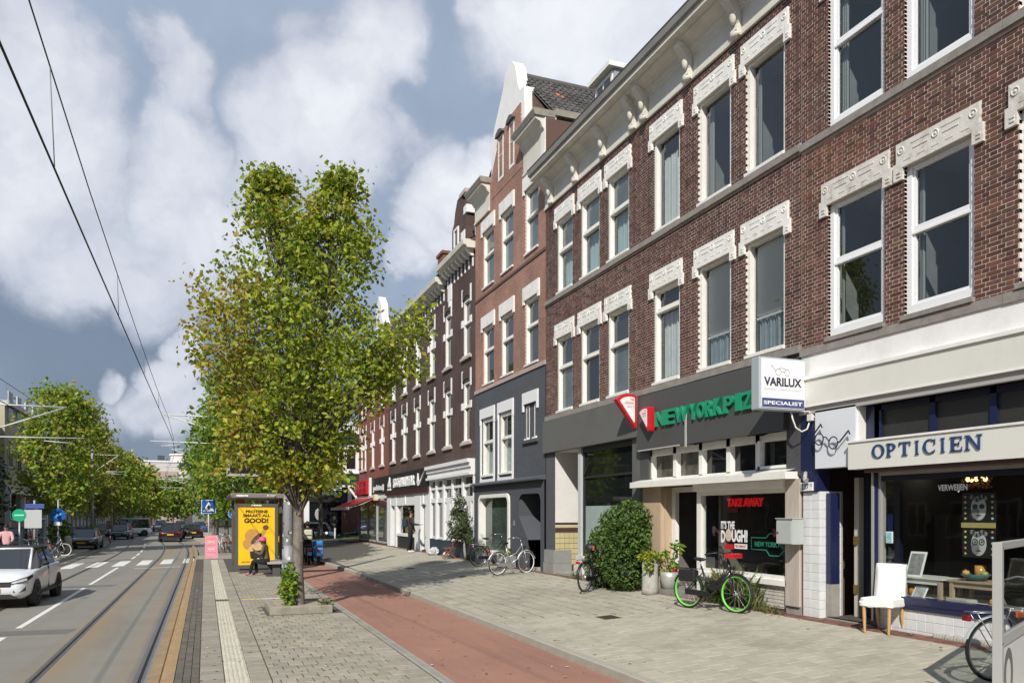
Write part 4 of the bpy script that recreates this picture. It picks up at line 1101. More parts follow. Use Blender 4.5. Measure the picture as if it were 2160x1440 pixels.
# shop window with navy base and tiled plinth
f = MB(); xs = FX + .09
f.box(xs - .03, xs + .08, 9.06, 9.10, 1.2, 3.06, mat('alu_frame', (.42, .42, .40), .5, .3)); f.box(xs - .05, xs + .08, 9.10, 9.22, .7, 3.06, m_navy); f.box(xs - .07, xs + .04, 9.16, 9.2, .78, 3.06, MATS['alu_frame'])
f.box(xs - .05, xs + .08, AY0, 9.06, 2.98, 3.06, MATS['alu_frame']); f.box(xs - .02, xs + .1, AY0, 9.06, 2.9, 2.98, m_navyd)
f.box(xs - .05, xs + .12, AY0, 9.06, 1.10, 1.2, m_navy); f.box(xs - .035, xs + .12, AY0, 9.06, 1.02, 1.10, m_navy)
ow = f.build('shop_window', A)
P = MB(); P.face([(xs + .02, 9.06, 1.2), (xs + .02, AY0, 1.2), (xs + .02, AY0, 2.9), (xs + .02, 9.06, 2.9)]); P.build('pane', ow, m_glshop)
q = MB(); q.box(xs + .0, xs + .1, AY0, 9.2, .5, 1.02, MATS['tile_grout']); ob = q.build('plinth', A)
tm2 = tile_mesh('tile', .146, .1445, .012, m_tile, .004)
for j in range(3):
    for i in range(38):
        y = 9.10 - i * .15; z = .945 - j * .149
        if j == 2 and 6.9 < y < 8.0: continue
        o = link('tile', tm2, ob); o.location = (xs - .006, y, z); o.rotation_euler = (R(90), 0, R(-90))
q = MB()
for i in range(26):
    y = 6.95 + i * .045; q.ell((xs - .03, y, .69), .06, .06, .05 + random.uniform(0, .03), mat('broken_render', (.36, .345, .31), .95, var=.2, vscale=8))
q.build('broken_render', ob)
# inside of the optician's
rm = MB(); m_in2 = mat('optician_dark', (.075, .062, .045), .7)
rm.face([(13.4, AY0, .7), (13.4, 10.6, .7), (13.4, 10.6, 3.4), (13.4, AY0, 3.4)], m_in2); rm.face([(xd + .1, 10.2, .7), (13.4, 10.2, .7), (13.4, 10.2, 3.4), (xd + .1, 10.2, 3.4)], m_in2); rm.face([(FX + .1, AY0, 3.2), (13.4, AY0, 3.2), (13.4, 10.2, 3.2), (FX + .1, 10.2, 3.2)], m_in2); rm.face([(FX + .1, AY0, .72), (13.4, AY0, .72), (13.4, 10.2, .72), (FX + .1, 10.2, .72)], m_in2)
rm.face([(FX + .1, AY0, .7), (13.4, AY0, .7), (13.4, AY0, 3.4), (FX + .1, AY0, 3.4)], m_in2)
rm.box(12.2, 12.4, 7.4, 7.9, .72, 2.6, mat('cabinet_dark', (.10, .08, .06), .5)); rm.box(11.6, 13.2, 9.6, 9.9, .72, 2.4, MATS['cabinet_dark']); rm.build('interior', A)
for yy, zz, xx in ((10.0, 3.12, 11.6), (7.6, 3.12, 11.2), (5.9, 3.12, 11.2)):
    tl_ = thing('ceiling_light', 'flat white ceiling light inside the optician shop, ' + ('over the entrance side' if yy > 9 else 'above the face posters' if yy > 7 else 'behind the near end of the window'), 'lamp', (xx, yy, zz)); q = MB(); q.tube([(xx, yy, zz), (xx, yy, zz + .07)], .22, emit('lamp_white', (.9, .9, .8), 1.2), 16); q.build('diffuser', tl_); q = MB(); q.tube([(xx, yy, zz + .07), (xx, yy, zz + .1)], .24, m_wframe, 16); q.build('rim', tl_)
q = MB(); q.box(xs + .1, xs + .75, AY0, 8.95, 1.14, 1.19, mat('display_white', (.62, .60, .55), .6)); q.build('display_sill', A)

# ------------------------------------------------------------------ C: the tall gabled house
m_brickC = brickmat('brick_red_far', (.34, .165, .115), (.26, .125, .09), (.42, .33, .27), row=.0615, var=.3, vscale=.5)
m_brickCp = brickmat('brick_painted_slate', (.085, .093, .108), (.075, .083, .097), (.060, .066, .078), row=.0615, var=.1)
m_slate = mat('slate_paint', (.072, .079, .092), .75, var=.1, vscale=1.5, stain=(.055, .06, .07), sscale=1.5, samt=.4)
Cc = thing('shop_house', 'tall red brick house with white spout gable and slate grey painted ground floor', 'building', (FX, 21.48, .6), group='houses in the shopping row')
c0, c1 = 21.46, 28.02
cw = [(25.98, 27.15), (24.11, 25.25), (22.03, 23.1)]
cops = [(a, b, 7.05, 9.15) for a, b in cw] + [(a, b, 10.55, 12.62) for a, b in cw]
w_ = MB(); wall(w_, FX, c0, c1, 6.86, 14.2, cops, .09, m_brickC); shell(w_, FX + .004, c0, c1, .4, 14.2, 8, MATS['side_brick'])
gops = [(25.95, 27.25, 3.75, 5.85), (24.15, 25.4, 3.75, 5.85), (22.1, 23.1, 4.72, 5.85)]
wall(w_, FX - .012, c0, c1, 3.5, 6.86, gops, .1, m_brickCp)
w_.build('wall', Cc)
for a, b in cw:
    for z0, z1, tb in ((7.05, 9.15, 8.32), (10.55, 12.62, 11.75)):
        window(Cc, a, b, z0, z1, bars=(tb,), mp=m_panel if z0 > 9 else m_pane, fw=.08, fd=.16)
        l = MB(); l.prism([(-.12, .42), (b - a + .12, .42), (b - a + .12, -.12), (b - a, -.12), (b - a, 0), (0, 0), (0, -.12), (-.12, -.12)], (FX - .05, a, z1 - .01), (0, 1, 0), (0, 0, 1), (1, 0, 0), .055, m_lintel); l.build('lintel', Cc)
band(Cc, 'sill_band', c0, c1, 6.86, 6.99, FX - .05, mat('sill_pink', (.42, .34, .31), .85, var=.12, vscale=4))
band(Cc, 'sill_band', c0, c1, 10.27, 10.36, FX - .03, mat('sill_dark_brick', (.13, .08, .065), .9))
for i, (a, b, z0, z1) in enumerate(gops):
    if i < 2: window(Cc, a, b, z0, z1, X=FX - .012, fw=.13, fd=.2, bars=(5.02,), curtain=(m_curtainl, 5.0), sash=0)
    else:
        window(Cc, 22.78, 23.05, z0, z1 - .05, X=FX - .012, fw=.05, sash=0, mp=m_panel); window(Cc, 22.12, 22.4, z0, z1 - .05, X=FX - .012, fw=.05, sash=0, mp=m_panel)
        q = MB(); q.box(FX + .03, FX + .2, 22.05, 23.1, z0, z1, m_brickCp); q.build('infill', Cc)
        band(Cc, 'window_sill', 22.0, 23.2, z0 - .1, z0, FX - .08, m_slate)
    a2, b2 = (a - .02, b + .02)
    l = MB(); l.prism([(-.1, .36), (b2 - a2 + .1, .36), (b2 - a2 + .1, -.22), (b2 - a2, -.22), (b2 - a2, 0), (0, 0), (0, -.22), (-.1, -.22)], (FX - .06, a2, 5.86), (0, 1, 0), (0, 0, 1), (1, 0, 0), .06, mat('lintel_fresh', (.78, .78, .79), .6)); l.build('lintel', Cc)
    if i < 2:
        for yy in (a - .1, b): band(Cc, 'window_surround', yy, yy + .1, z0 - .1, 5.8, FX - .05, MATS['lintel_fresh'])
        band(Cc, 'window_surround', a - .1, b + .1, z0 - .22, z0 - .1, FX - .06, MATS['lintel_fresh'])
# ground floor: plastered, leaning out over the pavement with a ledge
q = MB(); q.prism([(0, 0), (0, .14), (.22, .05), (.22, 0)], (FX, c0, 3.44), (-1, 0, 0), (0, 0, 1), (0, 1, 0), c1 - c0, m_slate); q.build('ledge', Cc)
w_ = MB()
wall(w_, FX - .05, c0, c1, .5, 3.46, [(24.3, 27.4, 1.02, 3.08), (21.75, 23.5, .5, 3.04)], .0, m_slate)
# rounded corners and slanted cheek of the doorway
for a, b, cc in ((23.5, 3.04, 1), ):
    w_.faces([(FX - .05, 23.5, 3.04), (FX - .05, 23.2, 3.04), (FX - .05, 23.36, 3.0), (FX - .05, 23.46, 2.9), (FX - .05, 23.5, 2.75)], [(0, 1, 2, 3, 4)], m_slate)
w_.faces([(FX - .05, 21.75, 3.04), (FX - .05, 22.0, 3.04), (FX - .05, 21.86, 3.0), (FX - .05, 21.78, 2.9), (FX - .05, 21.75, 2.78)], [(0, 1, 2, 3, 4)], m_slate)
w_.faces([(FX - .05, 23.5, .5), (FX - .05, 23.5, 2.35), (FX - .05, 22.75, 1.6), (FX - .05, 22.6, 1.2), (FX - .05, 22.55, .5)], [(0, 1, 2, 3, 4)], m_slate)
w_.face([(FX - .05, 23.5, 2.35), (FX + .9, 23.5, 2.35), (FX + .9, 22.75, 1.6), (FX - .05, 22.75, 1.6)], m_slate)
w_.face([(FX - .05, 23.5, 2.35), (FX + 1.2, 23.5, 2.35), (FX + 1.2, 23.5, 3.04), (FX - .05, 23.5, 3.04)], m_slate)
w_.face([(FX - .05, 21.75, .5), (FX + 1.2, 21.75, .5), (FX + 1.2, 21.75, 3.04), (FX - .05, 21.75, 3.04)], m_slate)
w_.build('shop_wall', Cc)
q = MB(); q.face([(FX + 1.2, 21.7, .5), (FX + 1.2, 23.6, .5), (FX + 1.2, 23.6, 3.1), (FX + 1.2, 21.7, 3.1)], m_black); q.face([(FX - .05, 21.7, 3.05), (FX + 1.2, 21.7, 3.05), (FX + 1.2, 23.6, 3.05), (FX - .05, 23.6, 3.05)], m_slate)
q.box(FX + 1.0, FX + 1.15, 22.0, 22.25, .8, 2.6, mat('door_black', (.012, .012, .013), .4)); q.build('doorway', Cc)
for z in (1.9, 1.3): 
    q = MB(); q.box(FX + .98, FX + 1.0, 22.55, 22.75, z, z + .42, mat('letter_plate', (.12, .12, .12), .6)); q.build('notice', Cc)
q = MB(); q.box(FX - .06, FX + 1.1, 21.8, 22.9, .5, .73, mat('step_cream', (.42, .40, .34), .85)); q.build('doorstep', Cc)
# rounded white shop window
def rrect(y0, y1, z0, z1, r, k=5):
    out = []
    for cy, cz, a0 in ((y1 - r, z1 - r, 0), (y0 + r, z1 - r, 90), (y0 + r, z0 + r, 180), (y1 - r, z0 + r, 270)):
        for i in range(k + 1):
            a = R(a0 + 90 * i / k); out.append((cy + r * math.cos(a), cz + r * math.sin(a)))
    return out
o1_, o2_ = rrect(24.28, 27.42, 1.0, 3.1, .28), rrect(24.42, 27.28, 1.12, 2.98, .2)
f = MB(); n = len(o1_)
for i in range(n):
    j = (i + 1) % n; A1, A2, B1, B2 = o1_[i], o1_[j], o2_[i], o2_[j]; xa, xb = FX - .10, FX + .22
    f.face([(xa, *A1), (xa, *A2), (xa, *B2), (xa, *B1)], m_wframe); f.face([(xa, *A1), (FX - .04, *A1), (FX - .04, *A2), (xa, *A2)], m_wframe); f.face([(xa, *B1), (xa, *B2), (xb, *B2), (xb, *B1)], m_wframe)
rw = f.build('shop_window', Cc)
P = MB(); P.face([(FX + .15, y, z) for y, z in o2_]); P.build('pane', rw, mat('pane_green', (.060, .085, .070), .04, spec=.9, var=.5, vscale=.7))
q = MB(); q.box(FX + .2, FX + .24, 26.4, 27.3, 1.1, 2.95, m_curtainl); q.build('curtain', rw)
q = MB(); q.box(FX - .07, FX - .05, 23.85, 23.97, 2.02, 2.2, mat('plate_grey', (.22, .22, .24), .5)); q.build('house_number', Cc)
# gable, cornices and tiled roof
gy = [(26.3, 14.1), (26.3, 15.35), (26.12, 15.8), (25.15, 16.85), (24.95, 17.2), (24.6, 17.36), (24.25, 17.36), (24.02, 17.1), (23.78, 16.4), (23.6, 16.1), (23.25, 16.06), (23.2, 15.0), (23.2, 14.1)]
q = MB(); q.prism(gy, (FX + .02, 0, 0), (0, 1, 0), (0, 0, 1), (1, 0, 0), .38, mat('gable_white', (.78, .78, .76), .8, var=.06, vscale=2, stain=(.6, .6, .58), sscale=1.5, samt=.4)); q.build('gable', Cc)
q = MB(); q.prism([(23.35, 13.5), (26.2, 13.5), (26.2, 14.35), (25.62, 15.1), (25.55, 15.45), (24.6, 15.5), (24.55, 15.62), (23.45, 15.62)], (FX - .012, 0, 0), (0, 1, 0), (0, 0, 1), (1, 0, 0), .05, m_brickC); q.build('gable_brick', Cc)
for a, b in ((25.0, 25.5), (24.0, 24.45)):
    window(Cc, a, b, 13.85, 15.35, X=FX - .06, fw=.08, fd=.06, pane_off=.03, bars=(14.75,), sill=False, sash=0)
    q = MB(); q.prism([(0, 0), (b - a + .2, 0), (b - a + .1, .12), ((b - a) / 2 + .1, .2), (.1, .12)], (FX - .12, a - .1, 15.36), (0, 1, 0), (0, 0, 1), (1, 0, 0), .14, mat('hood_dark', (.10, .095, .09), .8)); q.build('window_hood', Cc)
def cornice_bit(y0, y1, zb, zt, white):
    q = MB(); h = zt - zb
    pr = [(0, 0), (.06, .0), (.06, .08), (.02, .1), (.02, h * .55), (.1, h * .62), (.16, h * .72), (.32, h * .78), (.34, h * .84), (0, h * .84)]
    q.prism(pr, (FX, y0, zb), (-1, 0, 0), (0, 0, 1), (0, 1, 0), y1 - y0, m_trim if not white else m_wframe)
    q.build('cornice', Cc)
    g = MB(); g.prism([(0, 0), (.36, 0), (.42, .14), (.40, .2), (-.3, .2), (-.3, 0)], (FX, y0 - .06, zb + h * .84), (-1, 0, 0), (0, 0, 1), (0, 1, 0), y1 - y0 + .12, mat('gutter_weathered', (.27, .25, .21), .8, var=.3, vscale=5)); g.build('gutter', Cc)
cornice_bit(26.4, 28.02, 13.2, 14.35, 0); cornice_bit(21.5, 23.2, 13.1, 14.45, 0)
q = MB(); q.box(FX - .03, FX + .35, 21.47, 21.75, 13.1, 14.3, m_wframe); q.build('cornice_end', Cc)
# pitched roof: ridge runs back from the gable; slope towards the camera carries pantiles
m_pant = mat('pantile', (.075, .07, .066), .8, island=.35, objrand=.3, var=.25, vscale=8)
m_panto = mat('pantile_orange', (.50, .14, .05), .8)
rg = MB(); rg.face([(FX + .3, 24.3, 16.9), (FX + 7, 24.3, 16.9), (FX + 7, 21.5, 14.35), (FX + .3, 21.5, 14.35)], m_roof); rg.face([(FX + .3, 24.3, 16.9), (FX + .3, 28, 14.4), (FX + 7, 28, 14.4), (FX + 7, 24.3, 16.9)], m_roof); rg.face([(FX + .3, 21.5, 14.2), (FX + .3, 24.3, 16.9), (FX + .3, 28, 14.2)], MATS['side_brick'])
rf = rg.build('roof', Cc)
sl = Vector((0, -2.8, -2.55)).normalized(); nrm = Vector((0, -.673, .739)); uu = Vector((1, 0, 0))
pm = MB(); vs_ = []
for i in range(7):
    t = i / 6; vs_ += [(-.11 + .22 * t, 0, .035 * math.sin(t * 6.28) + .03), (-.11 + .22 * t, -.34, .035 * math.sin(t * 6.28) + .055)]
pm.faces(vs_, [(i * 2, i * 2 + 1, i * 2 + 3, i * 2 + 2) for i in range(6)], m_pant, True)
vs_ = [(a, b, c - .03) for a, b, c in vs_]
pm.faces([v for i in range(7) for v in ((-.11 + .22 * i / 6, -.34, .035 * math.sin(i / 6 * 6.28) + .055), (-.11 + .22 * i / 6, -.34, .035 * math.sin(i / 6 * 6.28) + .02))], [(i * 2, i * 2 + 1, i * 2 + 3, i * 2 + 2) for i in range(6)], m_pant)
pme = pm.mesh('roof_tile')
pmo = pme.copy(); pmo.materials[0] = m_panto
ang = math.atan2(2.55, 2.8)
for i in range(16):
    for j in range(11):
        base = Vector((FX + .45 + i * .2, 24.3, 16.9)) + sl * (j * .33) + nrm * .01
        o = link('roof_tile', pmo if (i, j) == (4, 4) else pme, rf); o.location = base; o.rotation_euler = (ang + random.uniform(-.03, .03), 0, random.uniform(-.03, .03))
q = MB(); q.tube([(FX + .3, 24.3, 16.95), (FX + 7, 24.3, 16.95)], .13, m_pant, 8); q.build('ridge', Cc)
q = MB(); q.box(FX + .3, FX + 5, 21.4, 21.7, 14.3, 14.5, MATS['gutter_weathered']); q.build('gutter', Cc)

# ------------------------------------------------------------------ D: dark brick house with toothed white dressings
m_brickD = brickmat('brick_umber_far', (.085, .050, .040), (.066, .040, .034), (.115, .08, .068), row=.0615, var=.35, vscale=.7)
m_brickE = brickmat('brick_rust_far', (.235, .075, .055), (.205, .068, .052), (.25, .10, .08), row=.0615, var=.15)
D = thing('shop_house', 'three storey dark umber brick house with white quoins, bracketed eaves and small gable', 'building', (FX, 28.0, .6), group='houses in the shopping row')
d0, d1 = 28.03, 43.0
dw = [(28.42, 29.72), (30.95, 32.25), (33.45, 34.78), (36.02, 37.3), (38.6, 39.9), (41.15, 42.5)]
def shrink(a, b): m_ = (a + b) / 2; return (m_ - .46, m_ + .46)
dops = []
for a, b in dw:
    a, b = shrink(a, b); dops += [(a, b, 5.2, 7.55), (a, b, 8.5, 10.75)]
w_ = MB(); wall(w_, FX, d0, d1, 4.5, 12.3, dops, .1, m_brickD); shell(w_, FX + .004, d0, d1, .4, 12.3, 8, MATS['side_brick']); w_.build('wall', D)
m_fresh = MATS['lintel_fresh']
def dressed(par, a, b, z0, z1, mp, mbrick):
    window(par, a, b, z0, z1, bars=(z0 + (z1 - z0) * .60,), mp=mp, fw=.09, fd=.13, sash=0)
    q = MB()
    for yy in (a - .14, b):
        q.box(FX - .03, FX + .01, yy + .01, yy + .13, z1 - .22, z1 + .45, m_fresh); zt_ = z0 + (z1 - z0) * .60
        q.box(FX - .032, FX + .01, yy - .04, yy + .18, zt_ - .14, zt_ + .14, m_fresh)
    q.build('dressing', par)
    q = MB(); n = 6
    pts = [((b - a) * i / n, .14 * math.sin(math.pi * i / n)) for i in range(n + 1)]
    q.prism([(p[0], p[1]) for p in pts] + [(b - a, .42), (0, .42)], (FX - .03, a, z1 - .02), (0, 1, 0), (0, 0, 1), (1, 0, 0), .05, mbrick); q.build('arch', par)
    q = MB(); q.box(FX - .09, FX + .03, a - .16, b + .16, z0 - .11, z0 - .005, mat('sill_pinkish', (.48, .40, .37), .8)); q.build('window_sill', par)
for i, (a, b) in enumerate(dw):
    a, b = shrink(a, b)
    dressed(D, a, b, 5.2, 7.55, m_pane if i < 2 else m_panel, m_brickD); dressed(D, a, b, 8.5, 10.75, m_pane if i < 2 else MATS['pane_frosted'], m_brickD)
def eaves(y0, y1, zb, par, sp_=.42):
    q = MB(); q.prism([(0, 0), (.32, 0), (.36, .08), (.46, .10), (.49, .28), (.45, .30), (-.4, .34), (-.4, 0)], (FX, y0, zb), (-1, 0, 0), (0, 0, 1), (0, 1, 0), y1 - y0, m_trim); q.build('eaves', par)
    n = int((y1 - y0) / sp_)
    for i in range(n):
        y = y0 + (i + .5) * (y1 - y0) / n
        k_ = MB(); k_.prism([(0, .06), (.10, .08), (.25, .2), (.30, .3), (0, .3)], (FX, y - .06, zb - .3), (-1, 0, 0), (0, 0, 1), (0, 1, 0), .14, m_wframe); k_.build('bracket', par)
        k_ = MB(); k_.box(FX - .03, FX + .01, y - .05, y + .05, zb - .62, zb - .3, m_fresh); k_.build('tooth', par)
eaves(28.05, 31.8, 12.4, D); eaves(31.9, 38.4, 12.05, D, .5); eaves(38.5, 42.9, 12.05, D, .5)
q = MB(); q.box(FX - .06, FX + .01, 31.0, 31.45, 11.2, 11.85, m_fresh); q.box(FX - .06, FX + .01, 31.1, 31.35, 10.95, 11.2, m_fresh); q.build('shield_stone', D)
q = MB(); q.box(FX, FX + .3, 28.05, 31.8, 12.2, 12.45, m_brickD); q.build('parapet', D)
dg = [(31.0, 12.5), (31.0, 14.0), (30.75, 14.2), (30.6, 14.6), (30.3, 15.0), (29.9, 15.05), (29.6, 14.75), (29.35, 14.7), (29.3, 14.2), (29.1, 14.1), (29.1, 12.5)]
q = MB(); q.prism(dg, (FX, 0, 0), (0, 1, 0), (0, 0, 1), (1, 0, 0), .35, m_brickD); q.build('gable', D)
q = MB(); q.box(FX - .03, FX + .4, 29.2, 30.0, 14.95, 15.1, mat('coping_pink', (.46, .38, .36), .8)); q.build('coping', D)
for q_ in ((.5, 29.0, 29.4, 14.1, 14.4), (.2, 29.25, 29.75, 12.75, 13.5)):
    q = MB(); q.box(FX - .03, FX + q_[0], *q_[1:], m_fresh); q.build('gable_stone', D)
window(D, 30.05, 30.65, 12.75, 13.9, X=FX - .09, fw=.09, fd=.07, pane_off=.04, sill=False, sash=0)
rg = MB(); rg.face([(FX - .2, d0, 12.75), (FX - .2, d1, 12.4), (FX + 4, d1, 15.0), (FX + 4, d0, 15.3)], mat('roof_slate', (.07, .066, .064), .8, var=.3, vscale=6)); rg.face([(FX - .2, d0, 12.7), (FX + 4, d0, 15.3), (FX + 4, d0, 12)], MATS['side_brick']); rg.build('roof', D)
q = MB(); q.box(FX - .1, FX + .5, 32.0, 32.8, 12.4, 13.4, mat('chimney_brick', (.20, .085, .06), .85)); q.box(FX - .16, FX + .56, 31.94, 32.86, 13.4, 13.52, MATS['chimney_brick']); q.build('chimney', D)
# white panelled shop front (right)
m_shopw = mat('shop_white', (.76, .765, .77), .5, var=.04, vscale=2)
q = MB()
for i, (xo, z0, z1) in enumerate(((.30, 4.36, 4.5), (.22, 4.2, 4.36), (.16, 4.0, 4.2), (.24, 3.9, 4.0))): q.box(FX - xo, FX + .1, 28.06, 34.3, z0, z1, m_shopw)
q.build('shop_cornice', D)
f = MB(); f.box(FX - .02, FX + .1, 28.06, 34.3, 2.9, 3.1, m_shopw)
cols = [28.06, 29.45, 30.85, 32.1, 33.25, 34.3]
for y in cols: f.box(FX - .06, FX + .1, y - .1 if y > 28.1 else y, y + .1, 1.3, 3.9, m_shopw)
f.box(FX - .03, FX + .1, 28.06, 34.3, 3.46, 3.56, m_shopw); f.box(FX - .03, FX + .1, 28.06, 34.3, 3.84, 3.9, m_shopw)
f.box(FX + .02, FX + .1, 28.06, 34.3, 1.3, 1.42, m_shopw)
for y in (28.75, 30.15, 31.5): f.box(FX - .02, FX + .1, y - .25, y + .25, 1.3, 2.9, m_shopw)
wf = f.build('shop_front', D)
P = MB(); P.face([(FX + .08, 34.3, .7), (FX + .08, 28.06, .7), (FX + .08, 28.06, 3.9), (FX + .08, 34.3, 3.9)]); P.build('pane', wf, m_pane)
q = MB(); q.box(FX - .05, FX + .1, 28.06, 34.3, .5, 1.32, mat('base_teal', (.018, .045, .065), .5)); q.build('shop_base', D)
# sports shop (left)
q = MB(); q.box(FX - .12, FX + .1, 34.35, 52.0, 3.62, 4.52, mat('sign_black', (.016, .017, .018), .5)); q.build('fascia_board', D)
q = MB(); q.box(FX - .16, FX + .1, 34.35, 43.2, 3.42, 3.62, mat('sign_maroon', (.06, .012, .016), .5)); q.build('fascia_strip', D)
f = MB()
for y0_, y1_ in ((34.4, 34.9), (35.9, 36.6), (36.6, 37.0), (40.9, 41.3), (42.3, 43.1)): f.box(FX - .06, FX + .2, y0_, y1_, .6, 3.42, m_shopw)
f.box(FX - .04, FX + .2, 34.4, 43.1, 2.85, 3.42, m_shopw); f.box(FX - .05, FX + .2, 37.0, 40.9, 1.28, 1.42, m_shopw)
for y in (38.9, 35.4): f.box(FX - .08, FX + .0, y - .05, y + .05, 2.9, 3.38, m_shopw)
f.box(FX + .05, FX + .15, 35.32, 35.48, .8, 2.85, m_shopw)
sf = f.build('shop_front', D)
q = MB(); q.box(FX, FX + .2, 37.0, 40.9, .5, 1.28, mat('base_charcoal', (.022, .024, .026), .5)); q.box(FX, FX + .2, 34.9, 35.9, .5, .75, MATS['base_charcoal']); q.build('shop_base', D)
P = MB(); P.face([(FX + .12, 40.9, 1.42), (FX + .12, 37.0, 1.42), (FX + .12, 37.0, 2.85), (FX + .12, 40.9, 2.85)]); P.build('pane', sf, m_glshop)
P = MB(); P.face([(FX + .12, 35.9, .75), (FX + .12, 34.9, .75), (FX + .12, 34.9, 2.85), (FX + .12, 35.9, 2.85)]); P.build('pane', sf, m_panel)
q = MB(); q.face([(FX + 1.2, 42, .6), (FX + 1.2, 36, .6), (FX + 1.2, 36, 3.4), (FX + 1.2, 42, 3.4)], m_in); q.box(FX + .4, FX + .9, 38.5, 40.8, .6, 2.3, mat('display_ochre', (.32, .22, .07), .7, var=.3, vscale=2)); q.build('interior', D)

# ------------------------------------------------------------------ E: rust red corner house
E_ = thing('shop_house', 'rust red brick corner house with white bay window and red awning', 'building', (FX, 43.0, .6), group='houses in the shopping row')
e0, e1 = 43.0, 52.2
ew = [shrink(43.97, 45.45), shrink(46.5, 48.3), (49.5, 50.2), (50.7, 51.4)]
eops = []
for a, b in ew: eops += [(a, b, 5.2, 7.55), (a, b, 8.5, 10.75)]
w_ = MB(); wall(w_, FX, e0, e1, 4.5, 12.2, eops, .1, m_brickE); shell(w_, FX + .004, e0, e1, .4, 12.2, 8, m_brickE); w_.build('wall', E_)
for a, b in ew: dressed(E_, a, b, 5.2, 7.55, m_panel, m_brickE); dressed(E_, a, b, 8.5, 10.75, m_panel, m_brickE)
eaves(43.1, 52.2, 12.05, E_, .5)
rg = MB(); rg.face([(FX - .2, e0, 12.4), (FX - .2, e1, 12.4), (FX + 4, e1, 15.0), (FX + 4, e0, 15.0)], MATS['roof_slate']); rg.build('roof', E_)
q = MB(); q.prism([(44.2, 12.4), (47.2, 12.4), (47.2, 13.2), (46.6, 13.6), (46.3, 14.6), (45.7, 15.1), (45.1, 14.6), (44.8, 13.6), (44.2, 13.2)], (FX, 0, 0), (0, 1, 0), (0, 0, 1), (1, 0, 0), .4, m_fresh); q.build('gable', E_)
# bay window over the corner
m_bottle = mat('bottle_green', (.010, .032, .022), .5)
q = MB(); bx0, bx1, by0, by1 = 8.42, FX - .002, 52.0, 54.2
q.box(bx0, bx1, by0, by1, 4.3, 5.1, m_bottle); q.box(bx0, bx1, by0, by1, 6.9, 7.7, m_bottle); q.box(bx0 - .06, bx1, by0 - .06, by1 + .06, 6.82, 6.92, m_shopw); q.box(bx0 - .06, bx1, by0 - .06, by1 + .06, 5.06, 5.16, m_shopw)
for x in (bx0, bx1 - .22): q.box(x, x + .22, by0, by0 + .2, 5.16, 6.82, m_shopw)
q.box(bx0 + .22, bx1 - .22, by0, by0 + .2, 6.62, 6.82, m_shopw); q.box(bx0 + .22, bx1 - .22, by0, by0 + .2, 5.16, 5.36, m_shopw); q.box(bx0, bx0 + .1, by1 - .2, by1, 5.16, 6.82, m_shopw)
q.box(bx0 + .02, bx1, by0 + .3, by1, 5.16, 6.82, mat('bay_dark', (.012, .014, .012), .3)); q.box(bx0, FX + .5, 52.2, 54.2, .5, 12, mat('side_wall_dark', (.045, .03, .024), .8))if False else None
by = q.build('bay_window', E_)
P = MB(); P.face([(bx0 + .22, by0 + .1, 5.36), (bx1 - .22, by0 + .1, 5.36), (bx1 - .22, by0 + .1, 6.62), (bx0 + .22, by0 + .1, 6.62)]); P.build('pane', by, m_paned)
q = MB(); q.box(bx0 - .05, bx1, by0 - .05, by1, 7.68, 7.78, m_shopw); q.box(bx0, bx1, by0, by0 + .05, 8.55, 8.62, m_shopw)
for i in range(9): q.box(bx0 + i * .12, bx0 + i * .12 + .06, by0, by0 + .04, 7.78, 8.58, m_shopw)
for i in range(14): q.box(bx0, bx0 + .04, by0 + .05 + i * .15, by0 + .11 + i * .15, 7.78, 8.58, m_shopw)
q.build('balcony', E_)
q = MB(); q.box(bx0 - .05, bx1, by0 - .02, by0 + .2, 4.18, 4.3, m_shopw); q.bar((bx0 + .35, by0 + .06, 4.18), (FX - .02, by0 + .06, 3.3), .14, .14, m_shopw, up=(0, 1, 0)); q.build('bay_bracket', E_)
# glazed shop front below
f = MB()
for y in (43.3, 46.2, 49.0, 51.9): f.box(FX - .03, FX + .1, y - .07, y + .07, .75, 3.4, mat('alu_grey', (.42, .42, .42), .5))
f.box(FX - .03, FX + .1, 43.3, 51.9, .75, .85, MATS['alu_grey']); f.box(FX - .03, FX + .1, 43.3, 51.9, 3.3, 3.6, m_shopw); ef = f.build('shop_front', E_)
P = MB(); P.face([(FX + .03, 51.9, .85), (FX + .03, 43.3, .85), (FX + .03, 43.3, 3.3), (FX + .03, 51.9, 3.3)]); P.build('pane', ef, mat('pane_mirror', (.08, .085, .08), .02, spec=1.0, coat=.8))
q = MB(); q.box(FX, FX + .2, 43.2, 52.0, .4, .75, m_blackfr); q.box(8.2, FX, 49.5, 52.5, .62, .69, mat('dark_ramp', (.05, .05, .048), .8)); q.build('shop_base', E_)
# ================================================================== SIGNS AND THINGS ON THE PAVEMENT
def leaf(mb, p, s, m, up=.35, asp=.62, rng=random):
    """one folded leaf"""
    d = Vector((rng.gauss(0, 1), rng.gauss(0, 1), rng.gauss(0, .7) - up)).normalized()
    n = Vector((rng.gauss(0, 1), rng.gauss(0, 1), rng.gauss(.35, .6))); t = d.cross(n)
    if t.length < 1e-3: return
    t.normalize(); n = t.cross(d); p = Vector(p); w = s * asp * .5
    a = p; b = p + d * s; c1 = p + d * s * .45 + t * w + n * s * .10; c2 = p + d * s * .45 - t * w + n * s * .10
    i = len(mb.v); mb.v.extend([tuple(a), tuple(c1), tuple(b), tuple(c2)]); k = mb.mi(m)
    mb.f.append((i, i + 1, i + 2)); mb.f.append((i, i + 2, i + 3)); mb.m += [k, k]; mb.sm += [False, False]
def leafmat(name, c, var=.35, trans=.35): return mat(name, c, .55, island=var, trans=trans, spec=.35)

